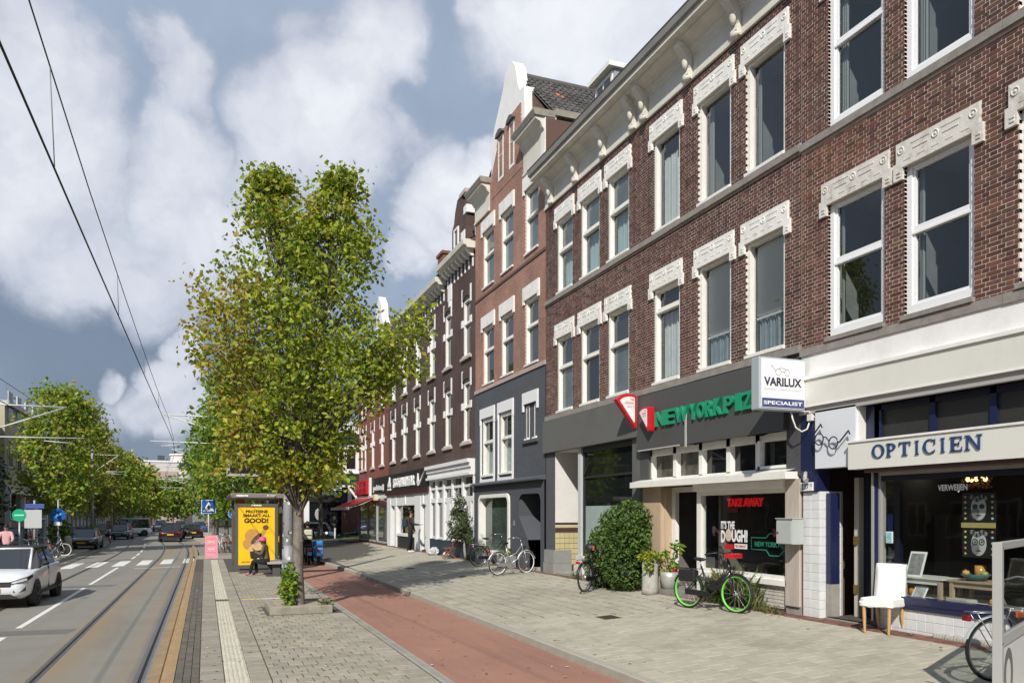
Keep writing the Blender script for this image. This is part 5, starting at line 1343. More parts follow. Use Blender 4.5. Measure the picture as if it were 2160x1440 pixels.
# ---- VARILUX light box on the house corner
m_signw = mat('sign_white', (.80, .80, .80), .35); m_signgrey = mat('sign_alu', (.45, .50, .53), .4, .2); m_ink = mat('ink_navy', (.012, .014, .045), .5); m_inkgrey = mat('ink_grey', (.33, .33, .34), .5); m_navyband = mat('band_navy', (.045, .06, .19), .45)
t = thing('projecting_sign', 'white square box sign with glasses reading VARILUX SPECIALIST above the corner post', 'sign', (9.4, 10.5, 4.13))
q = MB(); q.bev(8.42, 9.36, 10.50, 10.70, 4.12, 4.98, .012, m_signgrey); q.build('case', t)
q = MB(); q.box(8.46, 9.34, 10.488, 10.50, 4.15, 4.95, m_signw); q.build('face', t)
q = MB(); q.box(8.47, 9.33, 10.484, 10.489, 4.16, 4.305, m_navyband); q.build('navy_band', t)
def lettering(par, name, s, o, u, v, n, w, h, d, m, bold=.02):
    q = MB(); text_into(q, s, o, u, v, n, w, h, d, m, bold); return q.build(name, par, fix=False)
GX, GZ, GN = (1, 0, 0), (0, 0, 1), (0, -1, 0)
lettering(t, 'lettering', 'VARILUX', (8.51, 10.487, 4.505), GX, GZ, GN, .77, .145, .002, m_ink, .035)
lettering(t, 'lettering', 'SPECIALIST', (8.50, 10.483, 4.20), GX, GZ, GN, .79, .06, .002, m_signw, .02)
lettering(t, 'lettering', 'Meesterwerken in kwaliteitsvolle brillenglazen', (8.51, 10.487, 4.43), GX, GZ, GN, .77, .035, .001, m_inkgrey, .0)
q = MB()
for cx, r_ in ((8.80, .055), (8.98, .052)): q.torus((cx, 10.487, 4.74), r_, .006, (0, 1, 0), m_inkgrey, 20, 5)
q.tube([(8.69, 10.487, 4.82), (8.67, 10.487, 4.85), (8.66, 10.487, 4.81)], .005, m_inkgrey, 5); q.tube([(8.69, 10.487, 4.82), (8.75, 10.487, 4.755)], .005, m_inkgrey, 5); q.tube([(8.855, 10.487, 4.75), (8.93, 10.487, 4.75)], .006, m_inkgrey, 5); q.tube([(8.78, 10.487, 4.79), (8.86, 10.487, 4.81), (8.96, 10.487, 4.79)], .005, m_inkgrey, 5)
q.build('glasses_emblem', t)
q = MB(); q.tube([(9.3, 10.6, 4.9), (9.44, 10.6, 4.9)], .02, m_signgrey, 6); q.tube([(9.3, 10.6, 4.2), (9.44, 10.6, 4.2)], .02, m_signgrey, 6); q.build('bracket', t)
t = thing('cable', 'white looping cable with junction box under the white corner sign', 'cable', (9.4, 10.4, 4))
q = MB(); q.tube([(9.15, 10.6, 4.14), (9.17, 10.58, 4.0), (9.22, 10.56, 3.85), (9.31, 10.52, 3.78), (9.38, 10.47, 3.82), (9.40, 10.43, 3.95)], .014, mat('cable_white', (.70, .69, .64), .6), 6); q.build('loop', t)
q = MB(); q.bev(9.36, 9.43, 10.34, 10.46, 3.95, 4.06, .008, MATS['cable_white']); q.tube([(9.3, 10.55, 4.12), (9.38, 10.42, 4.11), (9.39, 10.38, 4.06)], .012, MATS['cable_white'], 6); q.tube([(9.4, 10.36, 4.0), (9.4, 10.25, 4.0)], .012, MATS['cable_white'], 6); q.build('junction_box', t)
t = thing('wall_light', 'small grey downward spotlight fixed to the navy corner post', 'lamp', (9.42, 10.5, 3.0))
q = MB(); q.tube([(9.40, 10.53, 3.10), (9.33, 10.47, 2.98)], [.03, .036], mat('lamp_grey', (.40, .40, .38), .5), 8); q.tube([(9.33, 10.47, 2.98), (9.33, 10.43, 2.96)], .045, MATS['lamp_grey'], 8); q.build('spot', t)
t = thing('number_plate', 'white house number plate reading 237 II above the tiled pillar', 'sign', (9.42, 10.5, 2.8))
q = MB(); q.bev(9.405, 9.428, 10.37, 10.66, 2.79, 2.935, .005, m_signw); q.build('plate', t)
lettering(t, 'lettering', '237', (9.404, 10.64, 2.815), FU, FV, FN, .18, .095, .002, mat('ink_green', (.02, .09, .08), .5), .02); lettering(t, 'lettering', 'II', (9.404, 10.425, 2.865), FU, FV, FN, .03, .045, .002, MATS['ink_green'], .0)
# grey metal mailbox
t = thing('mailbox', 'light grey metal mailbox with a round lock on the wood and tile pier', 'mailbox', (9.4, 10.8, 1.9))
m_box = mat('mailbox_grey', (.42, .45, .43), .45, var=.04, vscale=4)
q = MB(); q.bev(9.17, 9.41, 10.58, 10.98, 1.89, 2.32, .008, m_box); q.build('case', t)
q = MB(); q.bev(9.155, 9.17, 10.60, 10.965, 1.90, 2.28, .004, m_box); q.box(9.15, 9.42, 10.57, 10.99, 2.32, 2.335, m_box); dr_ = q.build('door', t)
q = MB(); q.tube([(9.157, 10.92, 2.09), (9.14, 10.92, 2.09)], .018, m_steel, 8); q.build('lock', dr_)

# ---- pizza shop signs
m_red = mat('sign_red', (.55, .012, .018), .35, coat=.3); m_green = mat('letter_green', (.006, .27, .135), .35, coat=.3); m_greend = mat('letter_green_side', (.012, .34, .17), .4)
def slice_sign(label, x0, x1, y, z0, z1, th, facing):
    t = thing('pizza_slice_sign', label, 'sign', (9.35, y, z0))
    W = x1 - x0; H = z1 - z0; arc = [(0, .83), (.12, .90), (.3, .96), (.55, 1.0), (.8, 1.0), (.93, .985)]
    outer = [(W * a, H * b) for a, b in arc] + [(W, H * .95), (W, H * .05), (W * .96, 0), (W * .92, .03)]
    cx = sum(p[0] for p in outer) / len(outer); cy = H * .68
    inner = [(W * .62 + (a - W * .62) * .72, H * .68 + (b - H * .68) * .75) for a, b in outer]
    if facing == 'y': o_, u, n = (x0, y, z0), (1, 0, 0), (0, 1, 0); fr = Vector((0, -1, 0))
    else: o_, u, n = (9.33 - th, y, z0), (0, -1, 0), (1, 0, 0); fr = Vector((-1, 0, 0))
    q = MB(); q.prism(outer, o_, u, (0, 0, 1), n, th, m_red); q.build('case', t)
    q = MB(); q.prism(inner, Vector(o_) + fr * .012, u, (0, 0, 1), n, .012, m_signw); q.build('face', t)
    o2 = Vector(o_) + fr * .013
    for i, (s_, w, zz, hh, mm) in enumerate((('THE', .2, .80, .07, m_red), ('ORIGINAL', .46, .70, .07, m_red), ("SINCE '93", .34, .60, .06, mat('ink_teal', (.12, .30, .26), .5)))):
        lettering(t, 'lettering', s_, o2 + Vector(u) * (W * (.86 - w)) + Vector((0, 0, H * zz)), u, (0, 0, 1), fr, W * w, H * hh, .001, mm, .01)
    return t
slice_sign('large red bordered white pizza slice sign hanging over the grey shop front', 8.80, 9.34, 15.98, 4.38, 5.18, .14, 'y')
slice_sign('small red edged pizza slice sign at the start of the green lettering', 0, .42, 15.62, 4.25, 4.80, .16, 'x')
t = thing('shop_sign', 'raised green shop lettering reading NEW YORK PIZZA on the dark fascia', 'sign', (9.33, 15.2, 4.3))
def word(par, s, y0, y1, z0, h, x, d, m, bold=.025, gap=.11):
    """each letter a part; y0 -> y1 runs towards the camera"""
    wt = {'W': 1.45, 'M': 1.3, 'I': .45, 'N': 1.1, 'O': 1.15, 'K': 1.1, 'E': .9, 'F': .85, 'L': .8, 'A': 1.15, 'B': 1.0, 'R': 1.05, 'T': 1.0}
    ws = [wt.get(c, 1.0) for c in s]; tot = sum(ws) + gap * (len(s) - 1) * 1.6; k = (y0 - y1) / tot; y = y0
    for c, w in zip(s, ws):
        q = MB(); text_into(q, c, (x, y, z0), FU, FV, FN, w * k, h, d, m, bold); q.build('letter', par, fix=False); y -= (w + gap * 1.6) * k
word(t, 'NEW', 15.14, 13.86, 4.335, .33, FX - .085, .07, m_green); word(t, 'YORK', 13.80, 12.72, 4.335, .33, FX - .085, .07, m_green); word(t, 'PIZZA', 12.66, 11.0, 4.335, .33, FX - .085, .07, m_green)
t = thing('neon_sign', 'glowing red TAKE AWAY sign hanging inside the pizza shop window', 'sign', (10.0, 12.2, 2.5))
lettering(t, 'lettering', 'TAKE AWAY', (9.98, 13.42, 2.55), FU, FV, FN, 1.12, .17, .02, emit('neon_red', (.75, .01, .012), .35), .05)
q = MB(); q.box(9.95, 9.97, 13.05, 13.5, 2.44, 2.53, mat('sign_red_dark', (.12, .01, .012), .5)); q.build('bar', t)
t = thing('neon_sign', 'dim green outlined pizza logo sign low inside the shop window', 'sign', (9.9, 11.5, 1.7))
m_neong = emit('neon_green', (.03, .25, .16), .12)
q = MB(); q.tube([(9.9, 12.57, 1.72), (9.9, 12.57, 1.95), (9.9, 12.14, 1.95), (9.9, 12.04, 2.04), (9.9, 11.77, 2.04), (9.9, 11.67, 1.95), (9.9, 11.37, 1.95), (9.9, 11.37, 1.72), (9.9, 11.67, 1.72), (9.9, 11.77, 1.62), (9.9, 12.04, 1.62), (9.9, 12.14, 1.72), (9.9, 12.57, 1.72)], .012, m_neong, 5); q.build('tube', t)
q = MB(); q.prism([(0, 0), (.14, .03), (.1, .13), (-.05, .15)], (9.9, 11.92, 1.98), FU, FV, FN, .01, mat('neon_slice', (.20, .02, .03), .5)); q.build('slice', t)
lettering(t, 'lettering', 'NEW YORK PIZZA', (9.9, 12.47, 1.78), FU, FV, FN, 1.0, .10, .004, m_neong, .02)
t = thing('window_sticker', "white IT'S THE DOUGH! lettering stuck on the pizza shop window", 'sticker', (9.50, 12.7, 1.8))
xg = FX + .03 + .05 - .004; m_sw = mat('sticker_white', (.80, .80, .80), .6)
lettering(t, 'lettering', "IT'S THE", (xg, 13.03, 2.11), FU, FV, FN, .43, .16, .001, m_sw, .04)
lettering(t, 'lettering', 'D', (xg, 13.03, 1.845), FU, FV, FN, .14, .24, .001, m_sw, .05); lettering(t, 'lettering', 'UGH!', (xg, 12.69, 1.865), FU, FV, FN, .48, .24, .001, m_sw, .05)
q = MB(); q.ell((xg - .002, 12.79, 1.99), .004, .10, .125, mat('dough_beige', (.62, .47, .38), .7), 14, 10); q.build('dough_ball', t)
q = MB(); q.box(xg - .002, xg, 12.62, 12.9, 1.72, 1.82, m_red); q.box(xg - .002, xg, 12.22, 12.6, 1.74, 1.835, m_sw); lb = q.build('label', t)
lettering(lb, 'lettering', 'VERS GEMAAKT', (xg - .003, 12.58, 1.765), FU, FV, FN, .33, .05, .001, m_red, .02)

# ---- optician signs
t = thing('sign_board', 'long cream sign board reading OPTICIEN in navy serif letters', 'sign', (9.3, 5, 3.1))
q = MB(); q.box(9.29, 9.46, -1.4, 9.48, 3.09, 3.50, m_cream); q.box(9.27, 9.47, -1.4, 9.49, 3.50, 3.53, m_wplast); q.build('board', t)
q = MB(); q.box(9.33, 9.5, -1.4, 9.2, 3.03, 3.09, mat('brown_board', (.07, .035, .03), .7)); q.build('batten', t)
m_nl = mat('letter_navy', (.022, .060, .155), .45, stain=(.05, .12, .26), sscale=9, samt=.6)
def serif(c):
    """strokes of a roman capital in a unit box, as polygons"""
    S, T = .2, .07
    def stem(x, w=S): return [[(x, 0), (x + w, 0), (x + w, 1), (x, 1)], [(x - .1, 0), (x + w + .1, 0), (x + w + .1, T), (x - .1, T)], [(x - .1, 1 - T), (x + w + .1, 1 - T), (x + w + .1, 1), (x - .1, 1)]]
    def ring(cx, cy, rx, ry, tx, ty, a0, a1, n=18):
        out = []
        for i in range(n):
            a, b = R(a0 + (a1 - a0) * i / n), R(a0 + (a1 - a0) * (i + 1) / n)
            out.append([(cx + rx * math.cos(a), cy + ry * math.sin(a)), (cx + rx * math.cos(b), cy + ry * math.sin(b)), (cx + (rx - tx) * math.cos(b), cy + (ry - ty) * math.sin(b)), (cx + (rx - tx) * math.cos(a), cy + (ry - ty) * math.sin(a))])
        return out
    if c == 'O': return ring(.5, .5, .5, .52, .2, .07, 0, 360, 28)
    if c == 'C': return ring(.52, .5, .5, .52, .2, .07, 50, 310, 22) + [[(.80, .62), (.9, .62), (.9, 1.0), (.84, .95)], [(.84, .05), (.9, .2), (.86, .26), (.76, .1)]]
    if c == 'I': return stem(.4)
    if c == 'P': return stem(.16) + ring(.42, .72, .45, .28, .2, .07, -90, 90, 14) + [[(.3, .93), (.45, .93), (.45, 1), (.3, 1)], [(.3, .44), (.45, .44), (.45, .51), (.3, .51)]]
    if c == 'T': return [[(.4, 0), (.6, 0), (.6, 1), (.4, 1)], [(.28, 0), (.72, 0), (.72, T), (.28, T)], [(.05, .92), (.95, .92), (.95, 1), (.05, 1)], [(.05, .72), (.1, .72), (.16, .92), (.05, .92)], [(.9, .72), (.95, .72), (.95, .92), (.84, .92)]]
    if c == 'E': return stem(.16) + [[(.3, .92), (.88, .92), (.88, 1), (.3, 1)], [(.3, 0), (.92, 0), (.92, .08), (.3, .08)], [(.3, .46), (.7, .46), (.7, .54), (.3, .54)], [(.82, .75), (.88, .75), (.88, .92), (.78, .92)], [(.86, .08), (.80, .08), (.88, .27), (.92, .27)], [(.66, .36), (.7, .36), (.7, .64), (.66, .64)]]
    if c == 'N': return [[(.1, 0), (.2, 0), (.2, 1), (.1, 1)], [(.82, 0), (.92, 0), (.92, 1), (.82, 1)], [(.1, 1), (.28, 1), (.92, 0), (.76, 0)], [(0, 0), (.3, 0), (.3, T), (0, T)], [(0, 1 - T), (.25, 1 - T), (.25, 1), (0, 1)], [(.7, 1 - T), (1.04, 1 - T), (1.04, 1), (.7, 1)]]
y = 9.0; ltop, lbot = 3.43, 3.235
for c, w in zip('OPTICIEN', (.23, .205, .22, .15, .22, .15, .215, .235)):
    q = MB()
    for k_, pg in enumerate(serif(c)):
        q.prism([(a * w, b * (ltop - lbot)) for a, b in pg], (9.272 - k_ % 3 * .0006, y, lbot), FU, FV, (1, 0, 0), .014, m_nl)
    q.build('letter', t, fix=False); y -= w + .022
t = thing('panel_sign', 'white panel with a navy wire pair of glasses beside the optician board', 'sign', (9.4, 9.9, 3.15))
q = MB(); q.box(9.38, 9.43, 9.42, 10.285, 3.15, 4.10, mat('panel_white', (.70, .73, .78), .5)); q.box(9.43, 9.6, 9.40, 9.43, 3.15, 4.07, m_cream); q.box(9.44, 9.6, 9.43, 10.28, 3.15, 4.07, m_cream); q.build('panel', t)
q = MB()
q.torus((9.31, 10.12, 3.62), .092, .011, (1, 0, 0), m_navy, 28, 6); q.torus((9.31, 9.81, 3.535), .095, .011, (1, 0, 0), m_navy, 28, 6)
q.tube([(9.31, 10.03, 3.645), (9.31, 9.97, 3.64), (9.31, 9.90, 3.57)], .011, m_navy, 6)
q.tube([(9.31, 10.21, 3.63), (9.31, 10.25, 3.70), (9.31, 10.08, 3.86), (9.31, 10.055, 3.80)], .013, m_navy, 6); q.tube([(9.31, 9.72, 3.53), (9.31, 9.68, 3.535), (9.31, 9.49, 3.70), (9.31, 9.465, 3.64)], .013, m_navy, 6)
for y_ in (10.12, 9.81): q.tube([(9.31, y_, 3.53), (9.39, y_, 3.53)], .006, m_navy, 5)
q.build('glasses', t)
# things in the optician's window
t = thing('window_lettering', 'white VERWEIJEN lettering on the optician window glass', 'sticker', (9.55, 7.7, 2.7)); xg = FX + .11 - .004
lettering(t, 'lettering', 'VERWEIJEN', (xg, 8.10, 2.70), FU, FV, FN, .46, .11, .001, m_sw, .03)
dots = [(.75, .74, .70), (.65, .25, .2), (.45, .5, .2), (.7, .5, .3), (.4, .55, .6)]
def poster(y, z, seed, label):
    t = thing('poster', label, 'poster', (9.78, y, z)); rr = random.Random(seed)
    q = MB(); q.box(9.78, 9.785, y - .25, y + .25, z, z + .40, mat('poster_black', (.012, .012, .012), .5)); q.build('sheet', t)
    q = MB(); fm = [mat('face_light', (.50, .50, .50), .7), mat('face_mid', (.22, .22, .22), .7), mat('face_dark', (.04, .04, .04), .7)]
    q.ell((9.778, y, z + .19), .003, .115, .165, fm[0], 20, 12); q.ell((9.777, y + .04, z + .13), .003, .07, .09, fm[1], 16, 8)
    for k_ in range(9): q.ell((9.776, y - .10 + k_ * .025, z + .325 + .02 * math.sin(k_)), .004, .032, .034, fm[1 + k_ % 2], 10, 6)
    for s_ in (-.05, .05):
        if seed == 1: q.ell((9.773, y + s_, z + .215), .003, .04, .035, fm[2], 14, 8)
        else: q.torus((9.773, y + s_, z + .215), .038, .006, (1, 0, 0), fm[2], 16, 5); q.ell((9.774, y + s_, z + .215), .003, .018, .012, fm[2], 8, 6)
    q.ell((9.774, y, z + .155), .003, .012, .035, fm[1], 8, 6); q.ell((9.774, y, z + .095), .003, .04, .011, fm[2], 10, 6); q.build('portrait', t)
    for i in range(10):
        yy = y + (.20 if i % 2 else -.20); zz = z + .05 + (i // 2) * .075
        q = MB(); q.ell((9.777, yy, zz), .003, .019, .017, mat('dot_%d' % (rr.randrange(5)), dots[rr.randrange(5)], .6), 10, 6); q.build('dot', t)
poster(7.65, 2.29, 1, 'black poster of a face in round dark glasses, upper one in the optician window')
poster(7.65, 1.81, 2, 'black poster of a face in rimmed glasses, lower one in the optician window')
t = thing('shelf_sign', 'narrow mustard strip between the two face posters', 'sign', (9.77, 7.65, 2.21)); q = MB(); q.box(9.76, 9.775, 7.40, 7.90, 2.215, 2.285, mat('mustard', (.42, .36, .12), .6)); q.build('strip', t)
m_tw = mat('table_white', (.64, .64, .60), .5); m_ltw = mat('light_wood', (.40, .31, .20), .6, var=.12, vscale=3, stretch=(4, .6, 4))
def wtable(y0, y1, zt, label, mw):
    t = thing('display_table', label, 'table', (9.9, y0, 1.19))
    q = MB(); q.box(9.66, 10.12, y0, y1, zt - .025, zt, mw); q.build('table_top', t)
    q = MB(); q.box(9.69, 9.71, y0 + .05, y1 - .05, zt - .10, zt - .025, m_tw if mw is m_tw else m_ltw); q.build('apron', t)
    for yy in (y0 + .06, y1 - .06):
        for xx in (9.70, 10.08):
            q = MB(); q.box(xx - .025, xx + .025, yy - .025, yy + .025, 1.19, zt - .025, m_ltw); q.build('leg', t)
wtable(8.12, 8.85, 1.49, 'white topped display table in the optician window behind the white chair', m_tw)
wtable(6.95, 8.05, 1.49, 'pale wooden display table with white front in the optician window', m_ltw)
def fruit(name, x, y, z, r, col, label, cat):
    t = thing(name, label, cat, (x, y, z)); q = MB(); q.lathe([(0.001, 0), (r * .7, r * .15), (r, r * .8), (r * .8, r * 1.45), (.001, r * 1.6)], (x, y, z), mat(name + '_skin' + str(len(MATS)), col, .5, var=.15, vscale=20), 12); q.build('fruit', t); q = MB(); q.tube([(x, y, z + r * 1.5), (x, y + .01, z + r * 1.9)], .006, m_ltw, 5); q.build('stalk', t)
fruit('pumpkin', 9.82, 8.72, 1.19, .085, (.60, .24, .02), 'orange pumpkin on the sill of the optician window', 'pumpkin')
fruit('pumpkin', 9.80, 7.45, 1.19, .05, (.65, .35, .06), 'small pale pumpkin low in the optician window, under the pale wooden table', 'pumpkin')
t = thing('bowl', 'shallow teal bowl with fruit on the pale wooden table', 'bowl', (9.82, 7.72, 1.49)); q = MB(); q.lathe([(.06, 0), (.11, .02), (.19, .09), (.185, .095), (.10, .03), (.001, .025)], (9.82, 7.72, 1.49), mat('teal_glaze', (.07, .16, .17), .3), 18); q.build('dish', t)
fruit('orange', 9.79, 7.85, 1.55, .05, (.62, .33, .10), 'pale orange fruit in the teal bowl', 'fruit'); fruit('gourd', 9.80, 7.58, 1.55, .05, (.30, .34, .12), 'small green gourd in the teal bowl', 'gourd')
t = thing('candle_jar', 'amber glass candle jar behind the teal bowl', 'jar', (9.9, 7.72, 1.51)); q = MB(); q.lathe([(.001, 0), (.07, 0), (.072, .19), (.065, .19), (.06, .02)], (9.9, 7.72, 1.51), mat('amber_glass', (.55, .27, .05), .2), 12); q.build('jar', t)
def card(name, x, y, z, w, h, col, label, lean=.06):
    t = thing(name, label, 'picture', (x, y, z)); q = MB(); q.obox((x, y, z + h / 2), (.006, 0, 0), (0, w / 2, 0), (lean, 0, h / 2), m_signw); q.build('sheet', t)
    q = MB(); q.obox((x - .009, y, z + h / 2), (.002, 0, 0), (0, w * .4, 0), (lean * .85, 0, h * .42), mat(name + str(len(MATS)), col, .6, var=.5, vscale=14)); im = q.build('picture', t)
card('photo_card', 9.74, 8.62, 1.49, .28, .36, (.25, .25, .25), 'black and white photo card standing on the white topped table')
card('photo_card', 9.70, 8.52, 1.19, .22, .16, (.35, .35, .36), 'small tilted photo card on the window sill beside the pumpkin', .05)
card('portrait_card', 9.80, 7.12, 1.49, .22, .34, (.30, .22, .18), 'blue portrait picture leaning at the end of the pale wooden table', .05)
card('window_sticker', FX + .10, 8.93, 1.97, .12, .17, (.25, .55, .55), 'pale teal sticker on the frame side of the optician window', .0)
for i, (yy, lb_) in enumerate(((8.05, 'flat grey frame box lying on the display sill'), (6.6, 'white tray lying at the near end of the display sill'))):
    t = thing('display_box', lb_, 'box', (9.75, yy, 1.19)); q = MB(); q.bev(9.62, 9.85, yy - .35, yy - .02, 1.19, 1.235, .006, mat('box_pale', (.42, .42, .40), .6)); q.build('box', t)
t = thing('chandelier', 'lit amber chandelier under the ceiling of the optician shop', 'lamp', (10.9, 8.56, 2.9)); q = MB(); rr = random.Random(4)
for i in range(70):
    a = rr.uniform(0, 6.28); r_ = rr.uniform(.05, .22); q.ell((10.9 + r_ * math.cos(a), 8.56 + r_ * math.sin(a), 2.80 + rr.uniform(0, .16)), .018, .018, .025, mat('amber_drop', (.20, .06, .015), .2), 6, 4)
q.build('drops', t); q = MB()
for a in range(5): q.ell((10.9 + .12 * math.cos(a * 1.26), 8.56 + .12 * math.sin(a * 1.26), 2.93), .03, .03, .04, emit('bulb_warm', (1, .62, .25), 3.0), 8, 6)
q.build('bulb', t); q = MB(); q.tube([(10.9, 8.56, 2.95), (10.9, 8.85, 3.2)], .008, m_steel, 5); q.build('rod', t)

# ------------------------------------------------------------------ white chair
t = thing('dining_chair', 'white slip-covered chair with pale wooden legs outside the optician', 'chair')
m_cover = mat('chair_cover', (.80, .80, .785), .85, bump=.25, bscale=14); m_beech = mat('beech', (.52, .31, .13), .5, var=.1, vscale=4, stretch=(6, 6, .8))
for sx in (-1, 1):
    for front in (1, 0):
        q = MB(); y_ = -.19 if front else .20
        q.tube([(sx * .19, y_, .46), (sx * .18, y_ + (0 if front else .02), .2), (sx * .175, y_ + (0 if front else .06), 0)], [.027, .024, .017], m_beech, 6, smooth=False); q.build('leg', t)
bm = bmesh.new(); bmesh.ops.create_cube(bm, size=1); bmesh.ops.subdivide_edges(bm, edges=bm.edges[:], cuts=5, use_grid_fill=True)
for v in bm.verts:
    x, y_, z = v.co; v.co = Vector((x * (.46 + (.012 if z < 0 else 0)), y_ * .46, .445 + z * .13)); v.co.z += blob_noise((x * 5, y_ * 5, z * 2)) * .012 + (.012 * (1 - (2 * x) ** 2) * (1 - (2 * y_) ** 2) if z > .4 else 0)
    v.co.x += blob_noise((z * 9, y_ * 7, x * 3 + 5)) * .006
bmesh.ops.bevel(bm, geom=[e for e in bm.edges if len(e.link_faces) == 2 and e.calc_face_angle(0) > .8], offset=.012, segments=2, affect='EDGES')
q = MB(); q.add_bm(bm, m_cover, True); q.build('seat', t)
bm = bmesh.new(); bmesh.ops.create_cube(bm, size=1); bmesh.ops.subdivide_edges(bm, edges=bm.edges[:], cuts=5, use_grid_fill=True)
for v in bm.verts:
    x, y_, z = v.co; zz = .42 + (z + .5) * .58; v.co = Vector((x * .445, .205 + y_ * .065 + (zz - .42) * .13, zz)); v.co.y += blob_noise((x * 4, z * 5, y_)) * .006; v.co.z += blob_noise((x * 6, y_ * 6, 2)) * .006
bmesh.ops.bevel(bm, geom=[e for e in bm.edges if len(e.link_faces) == 2 and e.calc_face_angle(0) > .8], offset=.012, segments=2, affect='EDGES')
q = MB(); q.add_bm(bm, m_cover, True); q.build('backrest', t)
t.location = (9.26, 8.78, swz(9.24)); t.rotation_euler = (0, 0, math.atan2(-.31, -.95) + math.pi / 2)

# ------------------------------------------------------------------ planters
def leafball(mb, c, r, n, s, ms, up=.35, flat=1.0, shell_=.55, rng=random):
    for i in range(n):
        d = Vector((rng.gauss(0, 1), rng.gauss(0, 1), rng.gauss(0, 1))).normalized(); k = shell_ + (1 - shell_) * rng.random() ** .6
        leaf(mb, (c[0] + d.x * r[0] * k, c[1] + d.y * r[1] * k, c[2] + d.z * r[2] * k), s * rng.uniform(.7, 1.3), rng.choice(ms), up, rng=rng)
m_lime = [leafmat('leaf_lime', (.30, .32, .03)), leafmat('leaf_limegreen', (.17, .24, .025))]
t = thing('planter', 'tall round concrete planter with lime green trailing plant', 'planter', (9.06, 14.93, .65))
z0 = swz(9.06); q = MB(); q.lathe([(.001, z0), (.185, z0), (.18, z0 + .1), (.172, z0 + .5), (.18, z0 + .74), (.155, z0 + .74), (.15, z0 + .66), (.001, z0 + .66)], (9.06, 14.93, 0), mat('planter_concrete', (.40, .395, .37), .9, var=.12, vscale=3, stain=(.20, .19, .12), sscale=3.5, samt=.8, bump=.3, bscale=30), 20); q.build('pot', t)
q = MB(); leafball(q, (9.06, 14.93, z0 + .80), (.24, .26, .13), 420, .085, m_lime); leafball(q, (8.93, 14.75, z0 + .62), (.08, .10, .16), 90, .08, m_lime); q.build('foliage', t)
t = thing('zinc_tub', 'pale zinc tub with a young broad-leaved plant on the doorstep', 'planter', (9.42, 14.72, .78))
q = MB(); q.lathe([(.001, .78), (.17, .78), (.195, .98), (.20, 1.0), (.20, 1.03), (.205, 1.15), (.18, 1.15), (.17, 1.1), (.001, 1.1)], (9.42, 14.72, 0), mat('zinc', (.48, .50, .47), .45, .35, var=.15, vscale=5, stain=(.3, .31, .29), sscale=4), 20); q.build('tub', t)
q = MB(); q.tube([(9.42, 14.72, 1.1), (9.40, 14.62, 1.35), (9.43, 14.52, 1.62)], [.016, .013, .01], mat('stem_brown', (.30, .25, .18), .8), 6); q.tube([(9.42, 14.78, 1.1), (9.42, 14.86, 1.45)], [.012, .008], MATS['stem_brown'], 6); q.build('stem', t)
q = MB(); m_fresh_l = [leafmat('leaf_fresh', (.26, .36, .03)), leafmat('leaf_fresh2', (.14, .26, .03))]
for c_, n in (((9.43, 14.5, 1.68), 26), ((9.42, 14.88, 1.5), 12), ((9.42, 14.6, 1.32), 12)):
    for i in range(n): leaf(q, (c_[0] + random.gauss(0, .05), c_[1] + random.gauss(0, .06), c_[2] + random.gauss(0, .05)), .17, m_fresh_l[i % 2], .1, .45)
leafball(q, (9.42, 14.72, 1.15), (.17, .17, .06), 60, .07, m_lime); q.build('foliage', t)
# big dark hedge-like bush
m_bush = [leafmat('leaf_bush_a', (.085, .150, .030), .5, .25), leafmat('leaf_bush_b', (.12, .20, .038), .5, .25), leafmat('leaf_bush_c', (.05, .10, .024), .5, .25)]
t = thing('bush', 'large dense dark green bush growing in front of the grey shop front', 'bush', (9.0, 16.3, .6))
q = MB(); rr = random.Random(3)
for c_, r_, n in (((9.0, 16.45, 1.5), (.62, .85, .75), 2600), ((9.05, 16.0, 1.95), (.5, .7, .75), 2200), ((8.95, 16.8, 1.25), (.5, .62, .6), 1300), ((9.0, 15.85, 1.15), (.55, .62, .5), 1500), ((9.1, 15.75, 2.3), (.38, .5, .45), 800), ((9.0, 16.9, .95), (.4, .5, .45), 600), ((9.0, 15.55, 1.75), (.35, .45, .4), 600), ((9.0, 16.55, 2.25), (.3, .35, .25), 350)):
    leafball(q, c_, r_, n, .085, m_bush, .2, shell_=.7, rng=rr)
kind(q.build('foliage', t, fix=False), 'stuff')
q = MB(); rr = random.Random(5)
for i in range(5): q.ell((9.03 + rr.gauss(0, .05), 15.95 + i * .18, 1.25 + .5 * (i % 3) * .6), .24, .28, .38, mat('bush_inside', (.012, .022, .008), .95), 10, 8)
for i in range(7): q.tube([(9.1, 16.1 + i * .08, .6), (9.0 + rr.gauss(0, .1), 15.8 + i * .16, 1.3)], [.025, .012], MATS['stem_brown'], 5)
q.build('branch', t)
